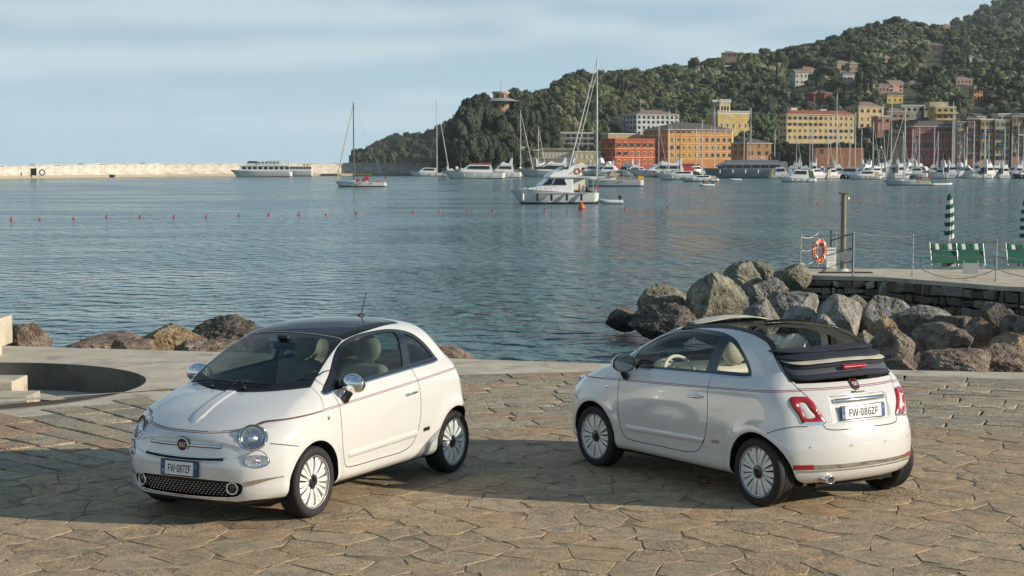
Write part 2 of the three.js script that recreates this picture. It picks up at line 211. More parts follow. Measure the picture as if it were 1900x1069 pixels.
function roughen(poly, r, step, amp) { const o = []; for (let i = 0; i < poly.length; i++) { const a = poly[i], b = poly[(i + 1) % poly.length], L = Math.hypot(b[0] - a[0], b[1] - a[1]), n = Math.max(1, Math.min(4, Math.round(L / step))); o.push([a[0] + (r() - 0.5) * amp, a[1] + (r() - 0.5) * amp]); for (let k = 1; k < n; k++) { const t = k / n, q = (r() - 0.5) * amp * 1.6; o.push([mix(a[0], b[0], t) - (b[1] - a[1]) / L * q, mix(a[1], b[1], t) + (b[0] - a[0]) / L * q]); } } return o; }
function layStones(parent, list, mats, name) {        // the 300 that show largest are parts, the rest one part
  const score = (s) => { const d = Math.hypot(s.c[0], s.c[1]), side = Math.abs(s.c[0] / -s.c[1]); return (side > 0.34 ? 1e-3 : 1) * s.area / (d * d * d); };
  list.sort((a, b) => score(b) - score(a));
  list.slice(0, 300).forEach((s) => part(name, s.geo, mats[s.m], parent));
  const rest = new Map(); list.slice(300).forEach((s) => { if (!rest.has(s.m)) rest.set(s.m, []); rest.get(s.m).push(s.geo); });
  for (const [m, gs] of rest) { const o = part('outer_stones', gs, mats[m], parent); o.userData.kind = 'stuff'; }
}
{
  // crazy paving
  const bedG = new THREE.CircleGeometry(R_IN + 0.03, 96); bedG.rotateX(-Math.PI / 2); bedG.translate(PC[0], -0.0050, PC[1]); setUV(bedG, (x, y, z) => [x / 1.9, z / 1.9]);
  const bed = struct('crazy_paving', bedG, mortar), r = rng(21), seeds = [];
  for (let k = 0; k < 16000 && seeds.length < 1100; k++) { const x = mix(-6.4, 10.4, r()), z = mix(-19.4, -8.2, r()), d = Math.hypot(x - PC[0], z - PC[1]); if (d > R_IN + 0.3) continue; const min = 0.31 + 0.34 * sstep(-0.2, 0.5, noise2(x * 0.5, z * 0.5)) * r() + 0.05 * r(); if (seeds.every((q) => Math.hypot(q[0] - x, (q[1] - z) * 1.12) > Math.min(min, q[2]))) seeds.push([x, z, min]); }
  const list = [];
  for (const s of seeds) {
    let poly = [[s[0] - 0.9, s[1] - 0.9], [s[0] + 0.9, s[1] - 0.9], [s[0] + 0.9, s[1] + 0.9], [s[0] - 0.9, s[1] + 0.9]];
    for (const q of seeds) { if (q === s) continue; const dx = q[0] - s[0], dz = q[1] - s[1], L = Math.hypot(dx, dz); if (L > 1.9) continue; const w = 0.5 + 0.12 * Math.sin(s[0] * 9.1 + q[0] * 9.1 + s[1] * 5 + q[1] * 5) * Math.sign(s[0] - q[0] || 1), gap = 0.0035 + 0.0045 * (0.5 + 0.5 * Math.sin(s[0] * 3 + q[0] * 3 + s[1] * 7 + q[1] * 7)); poly = clipPoly(poly, dx / L, dz / L, (s[0] * dx + s[1] * dz) / L + L * w - gap); if (poly.length < 3) break; }
    if (poly.length < 3) continue;
    for (let a = 0; a < 40 && poly.length > 2; a++) { const th = Math.atan2(s[1] - PC[1], s[0] - PC[0]) + (a - 20) * 0.006; poly = clipPoly(poly, Math.cos(th), Math.sin(th), PC[0] * Math.cos(th) + PC[1] * Math.sin(th) + R_IN - 0.012); }
    if (poly.length < 3) continue; let area = 0; for (let i = 0; i < poly.length; i++) { const a = poly[i], b = poly[(i + 1) % poly.length]; area += (a[0] * b[1] - b[0] * a[1]) / 2; } if (Math.abs(area) < 0.006) continue;
    list.push({ c: s, area: Math.abs(area), m: Math.floor(r() * stoneMats.length), geo: stoneGeo(roughen(poly, r, 0.15, 0.016), r, { uvr: uvRand(r), bevel: 0.004, tilt: 0.0035, lip: 0.0010 + 0.004 * (r() < 0.12 ? r() : 0), top: (r() - 0.5) * 0.002 }) });
  }
  layStones(bed, list, stoneMats, 'stone');
}
{
  // ring of slabs
  const bedG = new THREE.RingGeometry(R_IN + 0.03, R_OUT + 0.02, 128, 1, 0, Math.PI * 2); bedG.rotateX(-Math.PI / 2); bedG.translate(PC[0], -0.034, PC[1]); setUV(bedG, (x, y, z) => [x / 1.9, z / 1.9]);
  const bed = struct('slab_paving', bedG, soil), r = rng(33), list = [], at = (th, q) => [PC[0] + Math.cos(th) * q, PC[1] + Math.sin(th) * q];
  const add = (t0, t1, q0, q1, gap, gapQ = gap) => {
    const c = at((t0 + t1) / 2, (q0 + q1) / 2); if (Math.hypot(c[0] - PIT[0], c[1] - PIT[1]) < PIT_R + 0.32) return; const g = gap / ((q0 + q1) / 2), sk = (r() - 0.5) * 0.008;
    const poly = [at(t0 + g + sk * 0.1, q0 + gapQ), at(t1 - g - sk * 0.1, q0 + gapQ), at(t1 - g + sk * 0.1, q1 - gapQ), at(t0 + g - sk * 0.1, q1 - gapQ)];
    if (poly.some((p) => Math.hypot(p[0] - PIT[0], p[1] - PIT[1]) < PIT_R + 0.22)) return;
    const back = (t0 + t1) / 2 > -1.95, q = roughen(poly, r, 0.22, 0.018); list.push({ c, area: (t1 - t0) * (q1 - q0) * (q0 + q1) / 2, m: Math.floor(r() * slabMats.length), geo: stoneGeo(q, r, { uvr: uvRand(r), bevel: 0.015, tilt: back ? 0.010 : 0.014, lip: back ? 0.005 : 0.008, top: (r() - 0.5) * 0.008 - 0.004, depth: 0.07 }) });
  };
  const T0 = -Math.PI + 0.45, T1 = -1.95, T2 = -0.62;
  for (let t = T0; t < T1;) { const w = 0.036 + r() * 0.006; let q = R_IN + 0.02 - 0; while (q < R_OUT - 0.05) { let L = 0.45 + r() * 0.55; if (R_OUT - q - L < 0.35) L = R_OUT - q; add(t, Math.min(t + w, T1), q, q + L, 0.017 + r() * 0.004, 0.007 + r() * 0.005); q += L; } t += w; }
  for (let q = R_IN + 0.02; q < R_OUT - 0.05;) { let h = 0.28 + r() * 0.16; if (R_OUT - q - h < 0.2) h = R_OUT - q; for (let t = T1 + r() * 0.05; t < T2;) { const w = (0.5 + r() * 0.9) / q; add(t, t + w, q, q + h, 0.005 + r() * 0.006); t += w; } q += h; }
  layStones(bed, list, slabMats, 'slab');
}
// concrete quay with the sunken round seat
const concreteN = tile2((x, y) => fbm2(x, y, 5), 5), concreteF = tile2((x, y) => noise2(x, y), 70);
const concrete = mat('concrete', [0.60, 0.535, 0.415], 0.85); concrete.map = dataTex(512, 512, (u, v) => { const a = concreteN(u, v), k = 0.80 + 0.30 * a + 0.07 * concreteF(u, v) - 0.22 * sstep(0.15, 0.45, concreteN(v + 0.37, u)); return [k, k * (1 - 0.01 * a), k * (1 - 0.04 * a)]; }); concrete.map.repeat.set(0.22, 0.22); concrete.bumpMap = dataTex(256, 256, (u, v) => 0.5 + 0.25 * concreteF(u, v) + 0.3 * concreteN(u, v)); concrete.bumpScale = 0.006;
const QUAY = [[-30, -31.6], [-12, -27.9], [-7.9, -26.95], [-5.78, -26.4], [-3.2, -25.8], [-0.8, -25.2], [1.17, -24.58], [3.3, -24.12], [5.5, -23.76], [7.1, -23.5], [10, -23.2], [22, -22.6]];
{
  const s = new THREE.Shape(QUAY.map((p) => new THREE.Vector2(p[0], -p[1]))); const n = 60; s.lineTo(22, 9); s.lineTo(PC[0] + R_OUT, -PC[1] - 0);
  for (let i = 0; i <= n; i++) { const a = Math.PI * i / n; s.lineTo(PC[0] + Math.cos(a) * R_OUT, -PC[1] + Math.sin(a) * R_OUT); }
  s.lineTo(-30, 9);
  s.holes.push(new THREE.Path().absarc(PIT[0], -PIT[1], PIT_R, 0, Math.PI * 2, true));
  const g = new THREE.ShapeGeometry(s, 72); g.rotateX(-Math.PI / 2); g.translate(0, -0.006, 0); 
  const wall = []; for (let i = 0; i < QUAY.length - 1; i++) { const a = QUAY[i], b = QUAY[i + 1], L = Math.hypot(b[0] - a[0], b[1] - a[1]); wall.push(put(new THREE.PlaneGeometry(L, 3.2), (a[0] + b[0]) / 2, -1.606, (a[1] + b[1]) / 2, 0, -Math.atan2(b[1] - a[1], b[0] - a[0]) + Math.PI, 0)); }
  const fl = new THREE.RingGeometry(1.75, PIT_R, 64); fl.rotateX(-Math.PI / 2); fl.translate(PIT[0], -0.40, PIT[1]);
  const f2 = new THREE.CircleGeometry(1.75, 48); f2.rotateX(-Math.PI / 2); f2.translate(PIT[0], -0.85, PIT[1]);
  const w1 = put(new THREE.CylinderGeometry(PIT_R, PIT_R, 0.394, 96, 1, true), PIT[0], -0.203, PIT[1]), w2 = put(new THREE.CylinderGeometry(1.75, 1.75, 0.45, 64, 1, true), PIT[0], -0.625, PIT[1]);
  const q = struct('quay', boxUV(join([g, ...wall])), concrete);
  const shadeConcrete = mat('damp_concrete', [0.15, 0.14, 0.118], 0.8); shadeConcrete.map = concrete.map; part('sunken_seat', boxUV(join([fl, f2])), concrete, q); part('seat_wall', boxUV(w1), shadeConcrete, q); part('inner_wall', boxUV(w2), shadeConcrete, q);  // pit walls: shade put into a darker concrete colour
  const collar = new THREE.RingGeometry(PIT_R, PIT_R + 1.25, 96); collar.rotateX(-Math.PI / 2); collar.translate(PIT[0], -0.018, PIT[1]); part('seat_kerb', boxUV(collar), concrete, q);
  const ks = []; for (let i = 0; i < QUAY.length - 1; i++) { const a = QUAY[i], b = QUAY[i + 1], L = Math.hypot(b[0] - a[0], b[1] - a[1]); ks.push(rbox(L, 0.10, 0.32, 0.02, (a[0] + b[0]) / 2, 0.0, (a[1] + b[1]) / 2 + 0.15, 0, -Math.atan2(b[1] - a[1], b[0] - a[0]), 0)); } 
  const foundation = new THREE.CircleGeometry(R_OUT + 0.3, 64); foundation.rotateX(-Math.PI / 2); foundation.translate(PC[0], -0.10, PC[1]); part('paving_base', foundation, soil, q);
  // steps into the round seat, block beside it
  const st = thing('concrete_steps', 'pale concrete steps going down into the sunken round seat', 'steps', [PIT[0], 0, PIT[1]]);
  const step = (px, z, top, depth, h) => { const x1 = onZ(px, 700, z).x - PIT[0]; return boxUV(rbox(2.2, h, depth, 0.015, x1 - 1.1, top - h / 2, z - PIT[1] - depth / 2 + 0.2)); };
  part('step', step(30, -23.35, -0.09, 0.75, 0.32), concrete, st); part('step', step(58, -22.7, -0.21, 0.62, 0.2), concrete, st); part('step', step(12, -21.9, -0.32, 0.7, 0.5), concrete, st);
  const bl = thing('concrete_wall', 'pale concrete wall end at the quay edge beside a brown boulder', 'wall', [0, 0, 0]);
  const e = onY(28, 645, 0), e2 = onY(26, 662, 0); part('wall_block', boxUV(rbox(3.4, 0.46, 0.9, 0.02, e.x - 2.0, 0.21, e.z - 0.45)), concrete, bl); part('wall_step', boxUV(rbox(3.2, 0.19, 0.5, 0.02, e2.x - 1.85, 0.09, e2.z + 0.0)), concrete, bl);
}
// ================= hills, trees, town =================
// a hill is a sheet from its shore line to its ridge line; both lines are given by where they stand in the photograph and how far off they are
function hill(name, rows, { back = 1.5, backH = 0.55, rough = 3, seed = 1, nT = 46, power = 0.85, color }) {
  // rows: [px, shore distance, ridge distance, ridge py]
  const sh = curve1(rows.map((r) => [r[0], r[1]])), rd = curve1(rows.map((r) => [r[0], r[2]])), ry = curve1(rows.map((r) => [r[0], r[3]]));
  const p0 = rows[0][0], p1 = rows[rows.length - 1][0];
  const at = (px, t) => {
    const a = onZ(px, 307, -sh(px)), b = onZ(px, ry(px), -rd(px)), H = b.y - SEA, x = mix(a.x, b.x, t), z = mix(a.z, b.z, t);
    const k = t <= 1 ? Math.pow(Math.max(t, 0), power) : 1 - (1 - backH) * sstep(1, back, t);
    return V(x, SEA + 1.2 + H * k + rough * Math.sin(Math.min(1, t) * Math.PI * 0.94) * fbm2(x * 0.018 + seed, z * 0.018, 4), z);
  };
  const nS = Math.round((p1 - p0) / 9), P = [], I = []; for (let i = 0; i <= nS; i++) for (let j = 0; j <= nT; j++) { const t = -0.02 + (back + 0.02) * j / nT, q = at(mix(p0, p1, i / nS), t); if (j === 0) q.y = SEA - 3; P.push(q.x, q.y, q.z); }
  for (let i = 0; i < nS; i++) for (let j = 0; j < nT; j++) { const a = i * (nT + 1) + j, b = a + nT + 1; I.push(a, b, a + 1, b, b + 1, a + 1); }
  const g = new THREE.BufferGeometry(); g.setAttribute('position', new THREE.Float32BufferAttribute(P, 3)); g.setIndex(I); g.computeVertexNormals(); setUV(g, (x, y, z) => [x / 20, z / 20]);
  struct(name, g, color);
  // where the hillside shows at a pixel of the photograph
  const find = (px, py) => { let last = null; for (let t = 0.01; t <= 1.0; t += 0.004) { const q = at(px, t), s = project(q); if (s[1] <= py) return q; last = q; } return last; };
  return { at, find, p0, p1 };
}
function project(q) { const y = q.y - EYE, z = -q.z, d = z * CP - y * SP, u = y * CP + z * SP; return [950 + FOCAL * q.x / d, 534.5 - FOCAL * u / d, d]; }
const soilGreen = mat('hill_scrub', [0.040, 0.046, 0.020], 1), soilFar = mat('far_hill_scrub', [0.035, 0.042, 0.024], 1);
const HILL = hill('main_hill', [[800, 715, 735, 312], [826, 705, 730, 296], [845, 700, 750, 250], [870, 702, 775, 212], [900, 706, 800, 200], [950, 712, 830, 196], [1000, 735, 900, 196], [1060, 775, 960, 163], [1150, 800, 1000, 158], [1240, 805, 1060, 145], [1340, 805, 1110, 128], [1450, 805, 1190, 110], [1540, 805, 1260, 85], [1600, 805, 1310, 66], [1650, 800, 1350, 54], [1720, 795, 1380, 60], [1790, 795, 1400, 68], [1900, 795, 1430, 70], [2150, 795, 1450, 80]], { seed: 3, rough: 4, color: soilGreen });
const HILL_R = hill('rear_hill', [[1640, 1500, 1900, 120], [1700, 1500, 1950, 78], [1760, 1500, 2000, 62], [1800, 1500, 2050, 44], [1840, 1500, 2080, 20], [1870, 1500, 2100, 6], [1920, 1500, 2150, -14], [2150, 1500, 2200, -60]], { seed: 9, rough: 5, color: soilGreen });
const HEAD = hill('far_headland', [[640, 1640, 1660, 309], [662, 1640, 1680, 305], [680, 1640, 1700, 298], [700, 1640, 1720, 286], [730, 1640, 1760, 272], [760, 1640, 1780, 266], [790, 1640, 1790, 268], [815, 1640, 1800, 250], [845, 1640, 1800, 242], [900, 1640, 1800, 240], [960, 1640, 1800, 250]], { seed: 15, rough: 3, color: soilFar, nT: 24 });

// crowns made of many small leafy faces on uneven lobes, over a dark inner mass
function crownGeo(seed, lobes, faces, size, core = 0.8) {
  const r = rng(seed), P = [], N = [], Cc = [];
  const push = (a, b, c, n, k) => { for (const q of [a, b, c]) { P.push(q.x, q.y, q.z); N.push(n.x, n.y, n.z); Cc.push(k, k, k); } };
  for (let i = 0; i < faces; i++) {
    const L = lobes[Math.floor(r() * lobes.length)], d = V(r() * 2 - 1, r() * 1.7 - 0.7, r() * 2 - 1).normalize(), q = 0.80 + 0.28 * r();
    const c = V(L[0] + d.x * L[3] * q, L[1] + d.y * L[4] * q, L[2] + d.z * L[3] * q), u = V(r() - 0.5, r() - 0.5, r() - 0.5).normalize(), n = d.clone().multiplyScalar(0.8).add(V(r() - 0.5, r() - 0.3, r() - 0.5)).normalize(), t = u.cross(n).normalize(), b = n.clone().cross(t), s = size * (0.6 + 0.8 * r()), k = 0.7 + 0.6 * r();
    const p = (x, y) => c.clone().addScaledVector(t, x * s).addScaledVector(b, y * s);
    push(p(-0.6, -0.4), p(0.6, -0.3), p(0.1, 0.7), n, k); push(p(-0.6, -0.4), p(0.1, 0.7), p(-0.5, 0.4), n, k);
  }
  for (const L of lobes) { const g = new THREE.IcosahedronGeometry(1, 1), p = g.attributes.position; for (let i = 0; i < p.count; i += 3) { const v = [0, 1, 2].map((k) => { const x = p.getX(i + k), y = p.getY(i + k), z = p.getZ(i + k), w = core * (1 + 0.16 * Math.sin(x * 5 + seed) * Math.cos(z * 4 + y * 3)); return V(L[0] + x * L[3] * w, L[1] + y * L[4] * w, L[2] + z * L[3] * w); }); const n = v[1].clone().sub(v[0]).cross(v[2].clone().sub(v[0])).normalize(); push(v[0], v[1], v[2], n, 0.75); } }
  const g = new THREE.BufferGeometry(); g.setAttribute('position', new THREE.Float32BufferAttribute(P, 3)); g.setAttribute('normal', new THREE.Float32BufferAttribute(N, 3)); g.setAttribute('color', new THREE.Float32BufferAttribute(Cc, 3)); g.setAttribute('uv', new THREE.Float32BufferAttribute(new Float32Array(P.length / 3 * 2), 2)); return g;
}
function lobesFor(seed, n, w, h, y0) { const r = rng(seed), o = []; for (let i = 0; i < n; i++) { const a = r() * 6.283, q = Math.sqrt(r()) * w * 0.55; o.push([Math.cos(a) * q, y0 + h * (0.2 + 0.6 * r()), Math.sin(a) * q, w * (0.34 + 0.2 * r()), h * (0.26 + 0.16 * r())]); } return o; }
const leafMat = (name, c) => { const m = new THREE.MeshPhysicalMaterial({ color: C(...c), roughness: 0.85, vertexColors: true }); m.name = name; return m; };
const barkMat = mat('bark', [0.10, 0.075, 0.055], 0.95);
const leafDark = leafMat('dark_leaves', [0.040, 0.055, 0.030]), leafOlive = leafMat('olive_leaves', [0.155, 0.170, 0.118]), leafMid = leafMat('green_leaves', [0.066, 0.092, 0.040]), leafCypress = leafMat('cypress_leaves', [0.024, 0.032, 0.017]), leafPine = leafMat('pine_leaves', [0.050, 0.074, 0.028]);
const CROWN = { round: [1, 2, 3].map((k) => crownGeo(100 + k, lobesFor(40 + k, 7, 3.2, 4.6, 0.4), 330, 0.5, 0.86)), olive: [1, 2].map((k) => crownGeo(120 + k, lobesFor(60 + k, 6, 2.7, 3.2, 0.4), 260, 0.42, 0.84)), cypress: [crownGeo(140, [[0, 2.5, 0, 1.0, 2.6], [0.1, 5.5, 0, 1.1, 3.2], [0, 9, 0.1, 0.9, 3.2], [0, 12, 0, 0.55, 2.6]], 260, 0.6, 0.85)], pine: [1, 2].map((k) => crownGeo(150 + k, [[-2.4, 7.6, 0.4, 2.4, 1.1], [2.2, 7.8, -0.5, 2.5, 1.1], [0.2, 8.4, 1.6, 2.6, 1.2], [0, 8.7, -1.6, 2.6, 1.2], [0.4 * k, 9.0, 0, 2.6, 1.1]], 260, 0.7, 0.86)), tall: [1, 2].map((k) => crownGeo(160 + k, lobesFor(80 + k, 12, 4.4, 9.5, 4.2), 620, 0.55, 0.86)) };
function treeThing(name, kind, variant, leaf, label, grp, trunk) { const t = thing(name, label, 'tree', [0, -500, 0], 0, grp); part('crown', CROWN[kind][variant % CROWN[kind].length], leaf, t); part('trunk', trunk, barkMat, t); return t; }
const trunkOf = (h, r0, forks) => join([rod([0, -1.5, 0], [0.1, h * 0.6, 0.05], r0, r0 * 0.75, 7), ...(forks ?? [[1.2, h, 0.3], [-1.1, h, -0.4], [0.1, h * 1.05, 0.6]]).map((f) => rod([0.1, h * 0.6, 0.05], f, r0 * 0.6, r0 * 0.25, 5))]);
const MARKS = [[1348, 205, 'the tower villa'], [1520, 240, 'the long yellow building'], [1300, 272, 'the orange palazzo'], [1220, 232, 'the white hotel'], [1150, 238, 'the brown villa'], [1068, 260, 'the grey block'], [929, 188, 'the round tower'], [1617, 220, 'the cream villa'], [1527, 185, 'the red hill house'], [1663, 165, 'the pink gabled house'], [1478, 148, 'the columned white house'], [1565, 128, 'the tan arched villa'], [1755, 215, 'the yellow terraces'], [1733, 265, 'the dark red palazzo'], [1735, 90, 'the high pink house'], [1815, 180, 'the tall orange hill house'], [964, 290, 'the small ochre gate tower'], [1033, 288, 'the bathing house'], [1355, 102, 'the long ridge house'], [1803, 113, 'the small white house'], [1640, 35, 'the summit'], [1870, 265, 'the tall quay houses'], [860, 300, 'the end of the breakwater']];
const saidOf = new Set();
function sited(what, px, py) { const near = MARKS.map((m) => [Math.hypot(m[0] - px, (m[1] - py) * 1.2), m]).sort((a, b) => a[0] - b[0]); for (const [d, m] of near) { const dx = px - m[0], dy = py - m[1], side = Math.abs(dx) > Math.abs(dy) ? (dx < 0 ? 'left of' : 'right of') : (dy < 0 ? 'above' : 'below'), t = `${what} ${d < 40 ? 'just ' : ''}${side} ${m[2]}`; if (!saidOf.has(t)) { saidOf.add(t); return t; } } return what; }
{
  // trees that stand out one by one
  const plant = (name, kind, leaf, trunk, list, labelOf, grp, H = HILL) => { const protos = [0, 1].map(() => null); list.forEach(([px, py, hpx, given], i) => { const label = given ?? sited(labelOf, px, py - hpx / 2); const q = H.find(px, py), D = -q.z, v = i % 2, height = { cypress: 14.6, pine: 10, tall: 15, round: 6 }[kind], s = hpx * D / FOCAL / height; let o; if (!protos[v]) { o = protos[v] = treeThing(name, kind, v, leaf, label ?? labelOf, label ? undefined : grp, trunk); o.position.set(q.x, q.y - 0.5, q.z); o.rotation.y = i * 1.7; } else o = copyOf(protos[v], [q.x, q.y - 0.5, q.z], i * 1.7, label ?? labelOf); o.scale.setScalar(s); delete o.userData.group; if (!label && grp) o.userData.group = grp; }); };
  plant('umbrella_pine', 'pine', leafPine, trunkOf(8, 0.32), [[1661, 62, 32, 'umbrella pine alone on the highest point of the wooded ridge'], [1708, 66, 26, 'flat-topped umbrella pine on the ridge, second from the summit'], [1310, 178, 34, 'broad umbrella pine above the yellow tower villa'], [1500, 175, 26, 'umbrella pine with bare forked trunk beside the white porch house'], [1578, 215, 30, 'umbrella pine above the long yellow building roof'], [1612, 208, 28, 'umbrella pine right of the red house on the slope'], [1820, 190, 34, 'umbrella pine in front of the orange house on the slope'], [1860, 200, 36], [1665, 118, 26], [1780, 205, 30], [1880, 185, 34], [1700, 120, 28], [1290, 165, 30], [1240, 170, 26], [1395, 190, 34], [1420, 150, 26], [1530, 150, 28], [1560, 178, 30], [1610, 140, 26], [1740, 150, 30], [1770, 120, 28], [1840, 110, 26], [1870, 150, 30], [1640, 90, 26], [1580, 95, 24], [1490, 115, 24], [1200, 160, 26], [1100, 165, 28], [1070, 170, 28], [1345, 172, 30], [1700, 185, 30]], 'flat-crowned umbrella pine', 'umbrella pines on the slope');
  plant('cypress', 'cypress', leafCypress, trunkOf(3, 0.2), [[1147, 182, 44], [1154, 184, 46], [1161, 186, 42], [1605, 190, 66, 'tallest dark cypress of the pair beside the white cottage'], [1616, 188, 50, 'shorter dark cypress of the pair beside the white cottage'], [1577, 134, 46, 'single cypress standing right against the pale ruin-like villa'], [1441, 160, 38], [1370, 155, 30], [1395, 152, 34], [1640, 172, 40], [1796, 128, 30], [1810, 140, 26], [1829, 145, 24], [1885, 260, 50], [1545, 120, 30], [1712, 240, 44], [1250, 170, 30], [1300, 150, 26], [1420, 130, 24], [1470, 190, 34], [1520, 200, 36], [1566, 190, 36], [1690, 150, 34], [1730, 170, 36], [1760, 190, 36], [1850, 170, 34], [1880, 120, 28], [1220, 180, 30], [1180, 175, 28], [1655, 130, 30], [1785, 100, 24]], 'slim dark cypress', 'cypresses on the slope');
  const r = rng(404), prom = [[846, 300, 88], [862, 270, 80, 'tallest dark pine at the seaward end of the promontory'], [878, 262, 78], [893, 255, 68], [912, 262, 62], [930, 270, 66, 'brownish thin-crowned tree right below the round tower'], [952, 258, 64], [968, 250, 62], [986, 262, 66], [838, 312, 60], [855, 318, 70], [873, 318, 76], [892, 316, 72], [910, 316, 66], [930, 314, 60], [950, 300, 56], [1000, 240, 60], [1016, 246, 56], [900, 225, 34], [958, 212, 34], [974, 206, 36], [886, 222, 36], [1002, 210, 34], [1016, 200, 30], [1032, 196, 28], [1048, 190, 26], [990, 290, 46], [1010, 280, 46], [1030, 268, 44]];
  plant('dark_pine', 'tall', leafDark, trunkOf(5, 0.35, [[1.2, 9, 0.3], [-1.1, 10, -0.4]]), prom, 'tall dark tree', 'dark trees on the promontory');
  const town = [[1100, 262, 40], [1120, 258, 38], [1290, 232, 34], [1405, 262, 66], [1420, 255, 60], [1440, 240, 56], [1305, 225, 36], [1270, 200, 32], [1430, 275, 50], [1604, 262, 36], [1622, 268, 34], [1640, 262, 30], [1660, 250, 36], [1690, 215, 26], [1720, 222, 44, 'dense dark tree standing between the yellow terraces and the hill cottages'], [1735, 226, 36], [1380, 225, 40], [1360, 190, 34], [1480, 195, 30], [1540, 200, 30]];
  plant('leafy_tree', 'round', leafMid, trunkOf(2.5, 0.22), town, 'leafy green tree', 'trees between the houses');
  // the wood on the slopes: nobody could count it
  const wood = (name, kinds, H, n, seed, leafs, scale, tRange, pxRange, bias) => {
    const rr = rng(seed), sets = new Map();
    for (let i = 0; i < n; i++) { const px = mix(pxRange[0], pxRange[1], rr()), t = mix(tRange[0], tRange[1], Math.pow(rr(), bias ?? 0.8)), q = H.at(px, t); if (BLOCK.some((b) => { const s = project(V(q.x, q.y + 2, q.z)); return s[0] > b[0] && s[0] < b[1] && s[1] > b[2] && s[1] < b[3] + 30 && s[2] < b[4]; })) continue; const nz = noise2(q.x * 0.02 + seed, q.z * 0.02), kind = kinds[clamp(Math.floor((nz * 0.9 + rr() * 0.7 + 0.45) * kinds.length * 0.62), 0, kinds.length - 1)], v = Math.floor(rr() * CROWN[kind].length), key = kind + v; if (!sets.has(key)) sets.set(key, { kind, v, list: [] }); sets.get(key).list.push([q, scale * (0.55 + 1.0 * Math.pow(rr(), 1.6)), rr() * 6.283, (0.75 + 0.5 * rr()) * (0.72 + 0.75 * sstep(-0.5, 0.6, noise2(q.x * 0.013 + 7, q.z * 0.013))), rr()]); }
    for (const { kind, v, list } of sets.values()) { const m = new THREE.InstancedMesh(CROWN[kind][v], leafs[kind], list.length), c = new THREE.Color(); list.forEach(([q, s, a, k, w], i) => { m.setMatrixAt(i, new THREE.Matrix4().compose(V(q.x, q.y - 0.4, q.z), new THREE.Quaternion().setFromEuler(new THREE.Euler(0, a, 0)), V(s, s * (0.85 + 0.3 * w), s))); m.setColorAt(i, c.setRGB(k * (0.95 + 0.25 * w), k, k * (0.95 - 0.15 * w))); }); m.name = numbered(name); shade(m); tag(m, null, null, null, 'stuff'); scene.add(m); }
  };
  const BLOCK = [[1340, 1370, 92, 108, 2000], [1718, 1752, 76, 100, 1500], [1552, 1594, 110, 156, 1250], [1453, 1520, 120, 162, 1250], [1505, 1548, 165, 196, 1150], [1628, 1680, 148, 196, 1150], [1682, 1714, 150, 168, 1150], [1330, 1362, 152, 166, 1250], [1795, 1812, 104, 122, 1300], [1803, 1830, 158, 200, 1150], [1638, 1652, 104, 122, 1300], [905, 950, 168, 202, 900], [1770, 1812, 140, 158, 1200]];
  const L = { round: leafMid, olive: leafOlive, tall: leafDark, pine: leafPine };
  wood('hillside_wood', ['round', 'olive', 'olive', 'round', 'olive'], HILL, 7800, 71, L, 1.15, [0.02, 1.06], [1030, 2000]);
  wood('promontory_wood', ['round', 'round'], HILL, 900, 72, { round: leafDark }, 1.0, [0.02, 1.05], [824, 1060]);
  wood('rear_hill_wood', ['round', 'olive', 'round'], HILL_R, 2600, 73, L, 1.7, [0.1, 1.05], [1650, 2050]);
  wood('headland_wood', ['round', 'round'], HEAD, 1100, 74, { round: leafDark }, 1.7, [0.0, 1.06], [656, 940]);
}

// ---------- buildings ----------
const pane = mat('window_dark', [0.018, 0.020, 0.024], 0.15), shutG = mat('green_shutter', [0.018, 0.062, 0.042], 0.6), shutB = mat('dark_shutter', [0.035, 0.038, 0.036], 0.6), whiteTrim = mat('white_trim', [0.60, 0.58, 0.52], 0.7), roofSlate = mat('slate_roof', [0.135, 0.120, 0.105], 0.8), roofRed = mat('red_tile_roof', [0.34, 0.105, 0.055], 0.85), roofPale = mat('pale_tile_roof', [0.26, 0.195, 0.15], 0.85), yellowTrim = mat('yellow_trim', [0.74, 0.52, 0.19], 0.8), iron = mat('iron_rail', [0.05, 0.05, 0.05], 0.5);
const plaster = new Map();
function wallMat(c) { const k = c.join(); if (!plaster.has(k)) { const m = mat('plaster', c, 0.9); m.map = concrete.map.clone(); m.map.repeat.set(0.05, 0.05); plaster.set(k, m); } return plaster.get(k); }
const roofTex = dataTex(256, 256, (u, v) => { const a = 0.82 + 0.25 * grainA(u, v) + 0.1 * grainB(u, v), s = 0.5 + 0.5 * Math.sin(v * 256 * Math.PI / 4); return a * (0.86 + 0.14 * s); }); for (const m of [roofSlate, roofRed, roofPale]) { m.map = roofTex; m.map.repeat.set(0.12, 0.12); }
